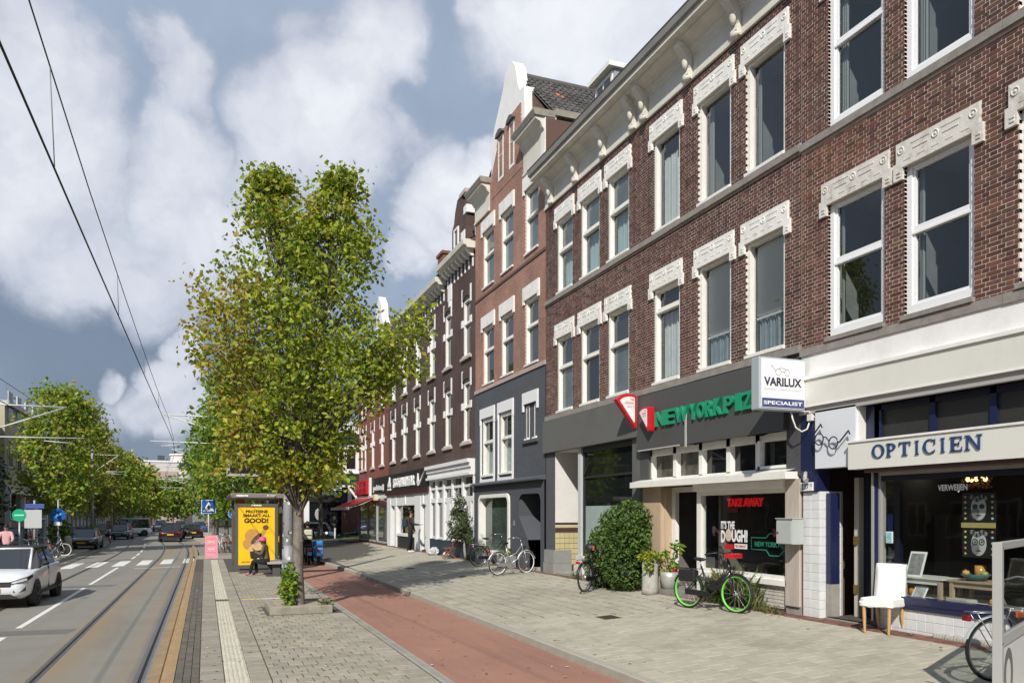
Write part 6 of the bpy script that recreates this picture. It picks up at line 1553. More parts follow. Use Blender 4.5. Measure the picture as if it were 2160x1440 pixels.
# loose weeds at the foot of the houses
m_weed = [leafmat('weed_green', (.11, .17, .03)), leafmat('weed_dry', (.24, .21, .08)), leafmat('weed_dark', (.06, .10, .03))]
def weeds(label, x, y0, y1, h, n, name='weed_plant', w=.15, blade=True):
    t = thing(name, label, 'plant', (x, (y0 + y1) / 2, swz(x))); q = MB(); rr = random.Random(int(y0 * 100))
    for i in range(n):
        yy = rr.uniform(y0, y1); xx = x + rr.gauss(0, w * .5); hh = h * rr.uniform(.35, 1) * (1 - .6 * abs((yy - (y0 + y1) / 2) / (y1 - y0) * 2) ** 2); dx, dy = rr.gauss(0, .10) * hh * 2, rr.gauss(0, .14) * hh * 2; z = swz(x)
        m_ = rr.choice(m_weed); q.face([(xx, yy - .006, z), (xx, yy + .006, z), (xx + dx * .5, yy + dy * .4, z + hh * .65), (xx + dx, yy + dy, z + hh)], m_)
        for k_ in range(int(3 + hh * 5)):
            tt = rr.uniform(.2, 1); leaf(q, (xx + dx * tt, yy + dy * tt, z + hh * tt), .055, m_, .0, .35, rr)
    q.build('foliage', t, fix=False)
weeds('wispy tall weeds behind the green-rimmed bicycle', 9.28, 11.55, 13.3, .85, 230)
weeds('low weeds at the doorstep stone of the recessed doorway', 9.3, 18.7, 19.4, .25, 60)
weeds('dry brown weeds and leaves at the corner of the pizza window', 9.25, 10.9, 11.6, .16, 60)
weeds('low green plants at the foot of the slate grey house', 9.25, 26.2, 28.5, .45, 130)
# grey planter boxes by the slate house
for i, (x, y, lb_) in enumerate(((9.12, 23.9, 'grey square planter with small flowers behind the silver bicycle'), (9.12, 26.1, 'grey planter box beside the rounded shop window'))):
    t = thing('planter_box', lb_, 'planter', (x, y, swz(x))); z0 = swz(x); q = MB(); q.bev(x - .2, x + .2, y - .35, y + .35, z0, z0 + .4, .012, mat('planter_box_grey2', (.22, .225, .22), .85, var=.1, vscale=3)); q.build('box', t)
    q = MB(); leafball(q, (x, y, z0 + .5), (.22, .36, .16), 260, .07, m_weed + m_lime[:1]); q.build('foliage', t, fix=False)
# potted tree and wooden folding seat in front of the white shop
m_oliv = [leafmat('leaf_olive_a', (.10, .135, .06), .4), leafmat('leaf_olive_b', (.16, .19, .085), .4), leafmat('leaf_olive_c', (.055, .085, .04), .4)]
t = thing('small_tree', 'small olive-leaved tree in front of the white shop front', 'tree', (9.2, 28.6, .6)); rr = random.Random(8)
q = MB(); q.tube([(9.2, 28.35, .6), (9.18, 28.5, 1.0), (9.2, 28.65, 1.45)], [.06, .05, .035], mat('bark_grey', (.24, .22, .19), .9, var=.2, vscale=9), 7)
for i in range(9):
    a = i * .7; q.tube([(9.2, 28.62, 1.3 + .04 * i), (9.2 + .35 * math.cos(a), 28.65 + .4 * math.sin(a), 1.9 + .1 * (i % 4))], [.02, .006], MATS['bark_grey'], 5)
q.build('trunk', t)
q = MB()
for i in range(24):
    c_ = (9.2 + rr.gauss(0, .3), 28.75 + rr.gauss(0, .42), 2.1 + rr.gauss(0, .42)); leafball(q, c_, (.26, .28, .24), 120, .10, m_oliv, .1, shell_=.2, rng=rr)
kind(q.build('crown', t, fix=False), 'stuff')
t = thing('folding_seat', 'brown slatted wooden folding seat before the white shop front', 'seat'); m_teak = mat('teak', (.20, .065, .025), .55, var=.15, vscale=4, objrand=.15)
for i in range(6):
    q = MB(); q.box(-.35, .35, -.24 + i * .08, -.18 + i * .08, .40, .425, m_teak); q.build('slat', t)
for i in range(4):
    q = MB(); q.box(-.35, .35, .24 + i * .03, .265 + i * .03, .48 + i * .09, .55 + i * .09, m_teak); q.build('slat', t)
for sx in (-.32, .32):
    q = MB(); q.bar((sx, .36, .82), (sx, -.22, 0), .045, .03, m_teak, up=(1, 0, 0)); q.build('leg', t); q = MB(); q.bar((sx * .9, -.24, .4), (sx * .9, .3, 0), .045, .03, m_teak, up=(1, 0, 0)); q.build('leg', t)
t.location = (8.95, 29.8, swz(8.95)); t.rotation_euler = (0, 0, R(-100))
for i, (x, y, s, lb_) in enumerate(((9.1, 32.6, .30, 'crumpled white plastic bag on the brick strip before the sports shop'), (9.25, 31.2, .16, 'small white scrap of plastic beside the teal shop base'))):
    t = thing('plastic_bag', lb_, 'bag', (x, y, swz(x))); bm = bmesh.new(); bmesh.ops.create_icosphere(bm, subdivisions=3, radius=1)
    for v in bm.verts:
        n_ = 1 + .35 * blob_noise((v.co.x * 2 + i * 7, v.co.y * 2, v.co.z * 2)) + .15 * blob_noise((v.co.x * 6, v.co.y * 6, v.co.z * 6)); v.co = Vector((x + v.co.x * n_ * s * .8, y + v.co.y * n_ * s * 1.1, swz(x) + .005 + max(0, (v.co.z + .75)) * n_ * s * .6))
    q = MB(); q.add_bm(bm, mat('bag_plastic', (.70, .70, .69), .35, trans=.3)); q.build('bag', t)

# ------------------------------------------------------------------ terrace windscreen, near right
t = thing('windscreen', 'light grey framed glass windscreen with dark logo standing at the right edge', 'windscreen'); m_alu = mat('frame_lightgrey', (.40, .40, .39), .45, .1)
q = MB(); q.bev(-.04, .04, -.04, .04, .0, 1.62, .004, m_alu); q.build('post', t); q = MB(); q.bev(1.92, 2.0, -.04, .04, .0, 1.62, .004, m_alu); q.build('post', t)
for z0, z1 in ((1.55, 1.62), (.66, .76), (.02, .10)):
    q = MB(); q.bev(.04, 1.92, -.03, .03, z0, z1, .004, m_alu); q.build('rail', t)
q = MB(); q.box(.04, 1.92, -.004, .004, .76, 1.55, m_gl); q.build('pane', t)
q = MB(); q.box(.04, 1.92, -.012, .012, .10, .66, mat('panel_lightgrey', (.56, .56, .55), .5)); pn = q.build('panel', t)
q = MB()
for i in range(24):
    a, b = R(360 * i / 24), R(360 * (i + 1) / 24)
    q.face([(.42 + .22 * math.cos(a), -.0135, .36 + .25 * math.sin(a)), (.42 + .22 * math.cos(b), -.0135, .36 + .25 * math.sin(b)), (.42 + .12 * math.cos(b), -.0135, .36 + .15 * math.sin(b)), (.42 + .12 * math.cos(a), -.0135, .36 + .15 * math.sin(a))], mat('logo_grey', (.12, .12, .12), .5))
q.build('logo', pn)
q = MB()
for z in (.70, 1.57):
    for x in (-.012, .012): q.tube([(x, -.041, z), (x, -.043, z)], .006, m_black, 6)
q.tube([(-.045, -.045, .34), (.06, -.045, .335)], .006, mat('tie_white', (.6, .6, .6), .6), 5); q.build('screw', t)
for x in (0, 1.96):
    q = MB(); q.box(x - .04, x + .04, -.3, .3, 0, .03, m_alu); q.build('foot', t)
t.location = (6.74, 5.08, swz(6.74)); t.rotation_euler = (0, 0, R(27))
# ================================================================== BICYCLES, CARS, PEOPLE
m_rub = mat('rubber', (.018, .018, .018), .8); m_spoke = mat('spoke', (.55, .55, .55), .35, .8); m_sad = mat('saddle_black', (.015, .015, .016), .55)
m_fr = mat('bike_frame', (.012, .012, .013), .35, coat=.3); m_rim = mat('bike_rim', (.45, .45, .46), .3, .8); m_mg = mat('bike_mudguard', (.02, .02, .02), .4); m_bar = mat('bike_handlebar', (.42, .42, .43), .3, .8); m_lamp = mat('rear_lamp', (.45, .01, .015), .3)
def bicycle(name, label, electric=False, rr=.345):
    t = thing(name, label, 'bicycle')
    for x in (.55, -.55):
        q = MB(); q.tube([(x, -.05, rr), (x, .05, rr)], .03, m_spoke, 8)
        for i in range(14):
            a = R(360 / 14 * i); s = .025 if i % 2 else -.025
            q.tube([(x + .02 * math.cos(a + 1), s, rr + .02 * math.sin(a + 1)), (x + (rr - .035) * math.cos(a), 0, rr + (rr - .035) * math.sin(a))], .0022 if not electric else .0035, m_spoke, 3, caps=False)
        w = q.build('wheel', t)
        q = MB(); q.torus((x, 0, rr), rr - .036, .016 if not electric else .021, (0, 1, 0), m_rim, 36, 6); q.build('rim', w)
        q = MB(); q.torus((x, 0, rr), rr - .019, .02 if not electric else .026, (0, 1, 0), m_rub, 36, 6); q.build('tyre', w)
        q = MB(); n = 14; a0, a1 = (20, 175) if x < 0 else (15, 165); rg_ = rr + .022; vs_ = []
        for i in range(n + 1):
            a = R(a0 + (a1 - a0) * i / n)
            for s, dr_ in ((-.028, -.012), (0, .004), (.028, -.012)): vs_.append((x - (rg_ + dr_) * math.cos(a) * (1 if x < 0 else 1), s, rr + (rg_ + dr_) * math.sin(a)))
        q.faces(vs_, [(i * 3 + k, i * 3 + k + 1, i * 3 + k + 4, i * 3 + k + 3) for i in range(n) for k in (0, 1)], m_mg, True); q.build('mudguard', t)
    q = MB(); hd = Vector((.36, 0, .92)); hb = Vector((.42, 0, .70)); bb = Vector((-.06, 0, .30)); st = Vector((-.24, 0, .80)); ra = Vector((-.55, 0, rr))
    if electric:
        q.tube([hb, (.22, 0, .5), bb], [.035, .055, .05], m_fr, 8); q.tube([hb + Vector((-.02, 0, .06)), (.12, 0, .5), (-.13, 0, .5)], [.03, .045, .02], m_fr, 8); q.tube([hd, hb], .03, m_fr, 8)
        q.box(-.02, .14, -.05, .05, .38, .56, m_fr)
    else:
        q.tube([hb, (.2, 0, .45), bb], .02, m_fr, 7); q.tube([hd - Vector((0, 0, .08)), (.15, 0, .62), (-.13, 0, .52)], .016, m_fr, 7); q.tube([hd, hb], .02, m_fr, 7)
    q.tube([bb, st], .018, m_fr, 7)
    for s in (-.055, .055): q.tube([bb + Vector((0, s * .5, 0)), ra + Vector((0, s, 0))], .011, m_fr, 6); q.tube([st - Vector((-.03, 0, .12)), ra + Vector((0, s, 0))], .009, m_fr, 6)
    q.build('frame', t)
    q = MB(); q.tube([hb, hb + Vector((.03, 0, -.04))], .022, m_fr, 7)
    for s in (-.05, .05): q.tube([hb + Vector((.02, s, -.02)), (.48, s, .52), (.55, s, rr)], [.016, .015, .01], m_fr, 6)
    q.build('fork', t)
    q = MB(); q.tube([hd, (.33, 0, 1.02)], .014, m_bar, 6)
    q.tube([(.10, -.28, 1.04), (.20, -.27, 1.06), (.32, -.15, 1.08), (.34, 0, 1.04), (.32, .15, 1.08), (.20, .27, 1.06), (.10, .28, 1.04)], .012, m_bar, 6); hb_ = q.build('handlebar', t)
    for s in (-1, 1):
        q = MB(); q.tube([(.20, s * .27, 1.06), (.08, s * .285, 1.035)], .017, m_sad, 6); q.build('grip', hb_)
    q = MB(); bm = bmesh.new(); bmesh.ops.create_uvsphere(bm, u_segments=12, v_segments=8, radius=1)
    for v in bm.verts:
        k = .055 + .06 * max(0, -v.co.x); v.co = Vector((-.27 + v.co.x * .135, v.co.y * k, .925 + v.co.z * .035 + .02 * max(0, -v.co.x)))
    q.add_bm(bm, m_sad, True); q.tube([st - Vector((0, 0, .05)), (-.26, 0, .91)], .014, m_bar, 6); q.build('saddle', t)
    q = MB()
    for s in (-.06, .06): q.tube([(-.30, s, .74), (-.86, s, .745)], .007, m_bar, 5); q.tube([(-.80, s, .74), (-.55, s, rr)], .006, m_bar, 5)
    for i in range(4): q.tube([(-.42 - i * .13, -.06, .742), (-.42 - i * .13, .06, .742)], .005, m_bar, 5)
    q.build('carrier', t)
    q = MB(); q.bev(-.90, -.86, -.05, .05, .655, .715, .008, m_lamp); q.build('rear_lamp', t)
    q = MB(); q.tube([(.44, 0, .80), (.50, 0, .80)], [.025, .04], m_sad, 8); q.build('headlamp', t)
    q = MB(); q.tube([(-.06, -.06, .30), (-.06, .06, .30)], .05, m_bar, 8); q.bar((-.06, -.08, .30), (.05, -.08, .18), .02, .012, m_bar); q.bar((-.06, .08, .30), (-.17, .08, .42), .02, .012, m_bar); q.box(.02, .1, -.16, -.08, .17, .19, m_sad); q.box(-.22, -.14, .08, .16, .41, .43, m_sad); q.build('crank', t)
    q = MB(); q.bar((-.58, -.055, .31), (-.02, -.055, .30), .02, .10, m_fr, up=(0, 0, 1)); q.build('chain_guard', t)
    q = MB(); q.tube([(-.12, .06, .28), (-.17, .20, 0)], .009, m_bar, 5); q.build('kickstand', t)
    return t
def cm(n, c, **k): return mat(n, c, k.pop('rough', .35), **k)
bk = bicycle('bicycle', 'black bicycle with pale grips and a helmet bag on its carrier by the bush')
bk.location = (8.5, 16.4, swz(8.5)); bk.rotation_euler = (0, R(0), R(35)); bk['label'] = 'black bicycle with a dark helmet on the saddle beside the large bush'; bk['group'] = 'bicycles on the sidewalk'
ev = bicycle('electric_bicycle', 'black electric bicycle with bright green wheel rims outside the pizza window', True)
gr = cm('rim_neon_green', (.16, .62, .07), rough=.4)
for ch in children(ev):
    if ch.name.startswith('wheel'):
        for c2 in children(ch):
            if c2.name.startswith('rim'):
                c2.data.materials.clear(); c2.data.materials.append(gr)
                q = MB(); x = .55 if c2.data.vertices[0].co.x > 0 else -.55; q.torus((x, 0, .345), .345 - .034, .024, (0, 1, 0), gr, 40, 6); q.build('rim', ch); c2.hide_render = False
    if ch.name.startswith(('handlebar', 'carrier', 'crank')): 
        for i in range(len(ch.data.materials)): ch.data.materials[i] = m_fr
for o in [c for ch in children(ev) if ch.name.startswith('wheel') for c in children(ch) if c.name.startswith('rim') and len(c.data.vertices) == 36 * 6]: bpy.data.objects.remove(o)
q = MB(); q.bev(.40, .58, -.14, .14, .98, 1.06, .01, m_red); q.build('front_crate', ev)
q = MB(); q.bev(-.75, -.35, -.07, .07, .50, .72, .03, m_sad); q.build('side_bag', ev)
ev.location = (8.67, 12.14, swz(8.67)); ev.rotation_euler = (0, 0, R(-74.7)); ev['group'] = 'bicycles on the sidewalk'
t = thing('helmet', 'black and red cycle helmet resting on the saddle by the bush', 'helmet', (0, 0, 0)); q = MB(); q.lathe([(.13, 0), (.14, .03), (.13, .09), (.09, .14), (.001, .16)], (0, 0, 0), m_sad, 14); q.box(-.02, .02, -.14, .14, .0, .1, mat('strap_orange', (.5, .12, .03), .6)); q.build('shell', t)
t.location = (8.5 - .27 * math.cos(R(35)), 16.4 - .27 * math.sin(R(35)), swz(8.5) + .95)
silver, whitem = cm('bike_silver', (.40, .41, .43), metal=.5), cm('bike_white', (.75, .75, .73))
dup(bk, (8.45, 21.66, swz(8.45)), R(19), 'silver grey bicycle with white mudguards parked before the slate grey house', 'bicycles on the sidewalk', swap={m_fr: silver, m_mg: whitem, m_rim: whitem})
dup(bk, (9.02, 24.9, swz(9.0)), R(8), 'black bicycle leaning by the rounded shop window, behind the silver bicycle', 'bicycles on the sidewalk')
dup(bk, (8.36, 5.80, swz(8.36)), R(-14), 'bicycle with white rear mudguard and red lamp behind the windscreen', 'bicycles on the sidewalk', swap={m_mg: whitem, m_fr: silver})
dup(bk, (8.95, 5.55, swz(8.95)), R(-10), 'second bicycle seen through the glass of the windscreen', 'bicycles on the sidewalk', swap={m_lamp: cm('lamp_orange', (.55, .12, .02))})
cols = [((.05, .05, .05), 'black'), ((.42, .42, .42), 'grey'), ((.02, .10, .30), 'blue'), ((.45, .20, .17), 'salmon pink'), ((.55, .55, .52), 'white'), ((.10, .22, .10), 'green'), ((.30, .25, .15), 'beige')]
where = ['beside the small parking kerb, closest to the dark saloon', 'next to the white-wheeled bicycle', 'in the middle of the left bicycle row', 'leaning in the left bicycle row with a bulky frame', 'in the left bicycle row beneath the white notice board', 'in the left bicycle row close to the tram stop sign', 'at the near end of the left bicycle row']
for i in range(7):
    c, nm = cols[(i * 3 + 4) % 7]; sw = {m_fr: cm('bike_' + nm.replace(' ', '_'), c)}
    if i == 0: sw[m_rim] = whitem; sw[m_rub] = cm('tyre_cream', (.55, .52, .45))
    dup(bk, (-7.75 + random.uniform(-.15, .15), 48.2 - i * 1.15, .15), R(random.uniform(-25, 20) + (180 if i % 3 == 1 else 0)), nm + ' bicycle ' + where[i], 'bicycles parked on the far pavement', swap=sw)
far_w = ['closest to the bus shelter', 'second from the bus shelter, half hidden', 'in the middle of the rack behind the pink board', 'beside the blue round sign pole', 'towards the kerb behind the crossing sign', 'at the kerb end of the rack, beyond the crossing sign']
for i in range(6):
    c, nm = cols[i]; dup(bk, (2.6 - i * .42, 52.5 + (i % 2) * .6, .0 if False else .005), R(80 + random.uniform(-20, 20)), nm + ' bicycle ' + far_w[i], 'bicycles parked beyond the tram stop', swap={m_fr: cm('bike_' + nm.replace(' ', '_'), c)})

# ------------------------------------------------------------------ cars
m_cgl = mat('car_glass', (.02, .024, .026), .04, spec=.9); m_cpl = mat('car_plastic', (.02, .02, .021), .6); m_chrome = mat('chrome', (.6, .6, .6), .15, 1.0); m_plate = mat('plate_yellow', (.75, .45, .02), .5); m_hl = mat('headlight', (.5, .52, .55), .12, coat=.6); m_tail = mat('tail_light', (.35, .008, .012), .2, coat=.4)
def car(name, label, paint, L=4.2, W=1.8, H=1.5, hood=1.0, boot=.35, roofm=None, plate='', zlow=.24, belt=.92, rails=False, glassm=None, front_rake=.75, rear_rake=.45, blueplate=False):
    """front at +x"""
    t = thing(name, label, 'car'); hw = W / 2; q = MB()
    st = [(-L / 2, .74, .42, belt - .12), (-L / 2 + .10, .90, .30, belt - .03), (-L / 2 + .45, .98, zlow, belt + .01), (-L * .2, 1.0, zlow, belt), (L * .12, 1.0, zlow, belt - .03), (L / 2 - hood, .985, zlow, belt - .06), (L / 2 - .45, .96, zlow, belt - .14), (L / 2 - .14, .88, .26, belt - .23), (L / 2, .70, .34, belt - .34)]
    ring = []
    for x, k, zl, zb in st:
        w = hw * k; zm = zl + (zb - zl) * .55
        half = [(0, zl), (w * .86, zl), (w * .97, zl + .08), (w * .99, zl + (zb - zl) * .3), (w, zm), (w * .985, zb - .10), (w * .93, zb - .02), (w * .55, zb + .012), (0, zb + .02)]
        ring.append([(x, y, z) for y, z in half] + [(x, -y, z) for y, z in reversed(half[1:-1])])
    n = len(ring[0]); vs_ = [p for r_ in ring for p in r_]; fs = []
    for i in range(len(ring) - 1):
        for k in range(n): fs.append((i * n + k, i * n + (k + 1) % n, (i + 1) * n + (k + 1) % n, (i + 1) * n + k))
    fs.append(tuple(range(n))); fs.append(tuple(reversed(range((len(ring) - 1) * n, len(ring) * n))))
    q.faces(vs_, fs, paint, True); body = q.build('body', t)
    # cabin
    xf0, xf1 = L / 2 - hood + .08, L / 2 - hood - front_rake; xr0, xr1 = -L / 2 + boot, -L / 2 + boot + rear_rake
    b0, b1, zt = hw * .93, hw * .74, H - .05
    lo = [(xf0, b0 * .82), (xf0 - .38, b0), (xr0 + .25, b0), (xr0, b0 * .86)]; up = [(xf1, b1 * .90), (xf1 - .25, b1), (xr1 + .15, b1), (xr1, b1 * .92)]
    zb = belt - .05
    q = MB()
    def P(l, z, s): return [(x, s * y, z) for x, y in l]
    q.face([*P(up, zt, 1), *reversed(P(up, zt, -1))], roofm or paint)
    rf = [(x * .98 + .0, y * .86) for x, y in up]; q.face([*P(rf, zt + .045, 1), *reversed(P(rf, zt + .045, -1))], roofm or paint)
    A, Bq = P(up, zt, 1) + list(reversed(P(up, zt, -1))), P(rf, zt + .045, 1) + list(reversed(P(rf, zt + .045, -1)))
    for i in range(8): j = (i + 1) % 8; q.face([A[i], A[j], Bq[j], Bq[i]], roofm or paint)
    for s in (1, -1):
        l_, u_ = P(lo, zb, s), P(up, zt, s)
        for i in range(3):
            q.face([l_[i], l_[i + 1], u_[i + 1], u_[i]], glassm or m_cgl)
    q.face([(lo[0][0], lo[0][1], zb), (lo[0][0], -lo[0][1], zb), (up[0][0], -up[0][1], zt), (up[0][0], up[0][1], zt)], glassm or m_cgl)
    q.face([(lo[3][0], lo[3][1], zb), (lo[3][0], -lo[3][1], zb), (up[3][0], -up[3][1], zt), (up[3][0], up[3][1], zt)], glassm or m_cgl)
    q.build('cabin', t, fix=False)
    q = MB()
    for s in (1, -1):
        for i in (0, 3): q.tube([(lo[i][0], s * lo[i][1], zb), (up[i][0], s * up[i][1], zt)], .035, paint, 6)
        q.tube([(lo[1][0], s * (lo[1][1] + .004), zb), (up[1][0], s * (up[1][1] + .004), zt)], .024, m_cpl if roofm else paint, 6)
        mid = ((lo[1][0] + lo[2][0]) / 2, (up[1][0] + up[2][0]) / 2); q.tube([(mid[0], s * b0, zb), (mid[1], s * b1, zt)], .024, m_cpl, 6)
        q.tube([(up[0][0], s * up[0][1], zt), (up[1][0], s * up[1][1], zt), (up[2][0], s * up[2][1], zt), (up[3][0], s * up[3][1], zt)], .03, roofm or paint, 6)
    q.tube([(up[0][0], up[0][1], zt), (up[0][0], -up[0][1], zt)], .032, paint, 6); q.build('pillar', t)
    for x in (L / 2 - .82, -L / 2 + .80):
        for s in (1, -1):
            q = MB(); q.tube([(x, s * (hw - .19), .33), (x, s * (hw + .004), .33)], .375, m_cpl, 22); q.build('wheel_arch', t)
            q = MB(); q.lathe([(.001, .0), (.05, .0), (.06, -.01), (.20, -.03), (.225, 0), (.225, -.05)], (x, 0, .325), mat('alloy_dark', (.10, .10, .105), .35, .7), 20, 'y')
            for v in range(len(q.v)): a = q.v[v]; q.v[v] = (a[0], s * (hw + .012 + a[1]), a[2])
            for k in range(5):
                a = R(72 * k); q.bar((x + .04 * math.cos(a), s * (hw + .008), .325 + .04 * math.sin(a)), (x + .21 * math.cos(a), s * (hw + .008), .325 + .21 * math.sin(a)), .02, .05, MATS['alloy_dark'], up=(0, 1, 0))
            w = q.build('wheel', t)
            q = MB(); q.torus((x, s * (hw - .085), .325), .272, .055, (0, 1, 0), m_rub, 28, 8); q.torus((x, s * (hw - .03), .325), .275, .048, (0, 1, 0), m_rub, 28, 8); q.build('tyre', w)
    xh = L / 2
    for s in (1, -1):
        def wrap(path, m_, out=.012):
            q = MB(); A_ = [(x + out, s * y * 1.012, zl) for x, y, zl, zh in path]; B_ = [(x + out - .02, s * y * 1.004, zh) for x, y, zl, zh in path]
            for i_ in range(len(path) - 1): q.face([A_[i_], A_[i_ + 1], B_[i_ + 1], B_[i_]], m_)
            return q
        b3 = belt - 1.02
        q = wrap([(xh, hw * .50, .62 + b3, .69 + b3), (xh - .005, hw * .66, .64 + b3, .735 + b3), (xh - .075, hw * .80, .67 + b3, .785 + b3), (xh - .14, hw * .90, .70 + b3, .81 + b3), (xh - .40, hw * .97, .78 + b3, .86 + b3)], m_cpl); hl_ = q.build('headlight', t, fix=False)
        q = wrap([(xh, hw * .54, .645 + b3, .675 + b3), (xh - .005, hw * .66, .66 + b3, .71 + b3), (xh - .075, hw * .80, .69 + b3, .755 + b3), (xh - .14, hw * .89, .715 + b3, .785 + b3)], m_hl, .02); q.build('lens', hl_, fix=False)
        q = wrap([(xh - .0, hw * .58, .42, .52), (xh - .03, hw * .70, .41, .56), (xh - .12, hw * .86, .46, .57)], m_cpl); q.build('fog_vent', t, fix=False)
        q = MB(); q.prism([(hw * .56, belt - .22), (hw * .86, belt - .17), (hw * .84, belt - .04), (hw * .6, belt - .06)], (-L / 2 + .12, 0, 0), (0, s, 0), (0, 0, 1), (-1, 0, 0), .115, m_tail); q.build('tail_light', t)
        q = MB(); q.ell((xf0 - .30, s * (hw + .09), belt + .07), .085, .10, .065, m_cpl if roofm else paint, 10, 6); q.build('mirror', t)
        q = MB(); q.box(-L * .28, L / 2 - hood - .12, s * (hw * .985), s * (hw * 1.003), zlow + .0, zlow + .10, m_cpl); q.build('sill', t)
        q = MB(); q.box(-.18, .0, s * hw * .99, s * (hw * 1.012), belt - .20, belt - .17, paint); q.box(-.02 - .006, -.02 + .006, s * hw * .95, s * hw * 1.001, zlow + .1, belt - .06, m_cpl); q.build('door_handle', t)
        if rails: q = MB(); q.tube([(up[1][0], s * b1 * .9, zt + .08), (up[2][0], s * b1 * .9, zt + .08)], .02, m_chrome, 6); q.build('roof_rail', t)
    q = MB(); q.prism([(-hw * .52, belt - .46), (hw * .52, belt - .46), (hw * .56, belt - .33), (-hw * .56, belt - .33)], (xh - .06, 0, 0), (0, 1, 0), (0, 0, 1), (1, 0, 0), .07, m_cpl)
    q.prism([(-hw * .72, .26), (hw * .72, .26), (hw * .52, .38), (-hw * .52, .38)], (xh - .06, 0, 0), (0, 1, 0), (0, 0, 1), (1, 0, 0), .065, m_cpl); q.box(xh - .02, xh + .012, -hw * .58, hw * .58, belt - .40, belt - .385, m_chrome); q.build('grille', t)
    q = MB(); q.box(xh - .03, xh + .02, -.26, .26, .42, .53, m_plate if not blueplate else cm('plate_blue', (.06, .30, .62))); pl_ = q.build('number_plate', t)
    q = MB(); q.box(-xh - .015, -xh + .03, -.26, .26, .58, .69, m_plate); q.build('number_plate', t)
    if plate: lettering(pl_, 'lettering', plate, (xh + .0215, -.21, .445), (0, 1, 0), (0, 0, 1), (1, 0, 0), .40, .06, .001, m_black, .02)
    q = MB(); q.box(-xh - .01, -xh + .12, -hw * .8, hw * .8, .28, .42, m_cpl); q.build('bumper', t)
    return t
p_white = mat('car_white', (.75, .77, .79), .25, coat=.6, spec=.5); p_navy = mat('car_navy', (.010, .013, .028), .22, coat=.6); p_black = mat('car_black', (.008, .008, .009), .22, coat=.6); p_silver = mat('car_silver', (.42, .44, .46), .28, .4, coat=.5); p_grey = mat('car_grey', (.11, .115, .12), .28, .3, coat=.5); p_blue = mat('car_blue', (.02, .10, .28), .25, coat=.6); p_wine = mat('car_wine', (.030, .010, .014), .22, coat=.6)
c0 = car('parked_car', 'white convertible crossover with black soft top coming along the left lane', p_white, 4.25, 1.82, 1.52, hood=1.02, boot=.62, roofm=mat('soft_top', (.016, .016, .017), .9), plate='5-L', zlow=.28, belt=1.02, glassm=mat('windscreen_grey', (.035, .04, .045), .05, spec=.7), front_rake=.62)
c0.name = 'convertible_car'; c0.location = (-4.98, 25.25, 0); c0.rotation_euler = (0, 0, R(-92))
c1 = car('saloon_car', 'dark navy saloon car parked in the bay facing the camera', p_navy, 4.5, 1.82, 1.44, hood=1.25, boot=.7)
c1.location = (-7.75, 61.8, .006); c1.rotation_euler = (0, 0, R(-90))
c2 = car('hatchback_car', 'small dark hatchback with a blue plate parked in front of the white van', p_black, 3.9, 1.72, 1.5, hood=.85, boot=.25, blueplate=True)
c2.location = (-7.5, 84, .006); c2.rotation_euler = (0, 0, R(-94))
c3 = car('van', 'white delivery van parked slantwise behind the small dark hatchback', p_white, 4.9, 1.95, 1.95, hood=.75, boot=.12, rear_rake=.12, front_rake=.8); c3['category'] = 'van'
c3.location = (-8.0, 95, .006); c3.rotation_euler = (0, 0, R(-165))
dup(c1, (-8.3, 108, .006), R(-92), 'silver saloon car parked beyond the white van', swap={p_navy: p_silver})
c4 = car('suv_car', 'black estate SUV with red tail lights driving away on the right lane', p_wine, 4.6, 1.88, 1.66, hood=1.05, boot=.2, rails=True)
c4.location = (-2.85, 76.5, 0); c4.rotation_euler = (0, 0, R(91))
dup(c1, (-1.15, 84, 0), R(92), 'black saloon car just ahead of the driving SUV on the right lane', swap={p_navy: p_black})
dup(c2, (-3.1, 118, 0), R(92), 'small dark car far along the right lane, beyond the SUV', swap={p_black: p_grey})
dup(c4, (-5.9, 122, 0), R(-88), 'silver SUV far along the left lane facing the camera', swap={p_wine: p_silver})
dup(c2, (-.6, 108, 0), R(92), 'bright blue hatchback far along the right kerb', swap={p_black: p_blue})
dup(c4, (8.1, 69.3, .0), R(178), 'silver grey SUV parked before the RELEASE shop', swap={p_wine: p_silver})
dup(c1, (12.9, 69.0, .0), R(180), 'black saloon car parked in front of the red brick wall beside the RELEASE shop', swap={p_navy: p_black})
dup(c2, (3.4, 60, .0), R(90), 'silver hatchback parked behind the far bicycle rack', swap={p_black: p_silver})
dup(c2, (-10.2, 52.5, .15), R(-90), 'dark hatchback standing behind the left bicycle row', swap={p_black: p_grey})

# ------------------------------------------------------------------ people
def own(o): o.matrix_parent_inverse = Matrix.Identity(4); return o
def skinned(joints, bones, rad):
    me = bpy.data.meshes.new('person'); names = list(joints); me.from_pydata([joints[n] for n in names], [(names.index(a), names.index(b)) for a, b in bones], [])
    o = bpy.data.objects.new('person', me); COL.objects.link(o)
    md = o.modifiers.new('skin', 'SKIN'); md.use_smooth_shade = True
    for i, n in enumerate(names):
        r_ = rad.get(n, .05); sv = me.skin_vertices[0].data[i]; sv.radius = r_ if isinstance(r_, tuple) else (r_, r_); sv.use_root = (n == 'pelvis')
    ss = o.modifiers.new('sub', 'SUBSURF'); ss.levels = 2; ss.render_levels = 2
    dg = bpy.context.evaluated_depsgraph_get(); dg.update()
    out = bpy.data.meshes.new_from_object(o.evaluated_get(dg)); bpy.data.objects.remove(o)
    return out
BONES = [('pelvis', 'waist'), ('waist', 'chest'), ('chest', 'neck'), ('neck', 'chin'), ('chin', 'head'), ('head', 'crown')]
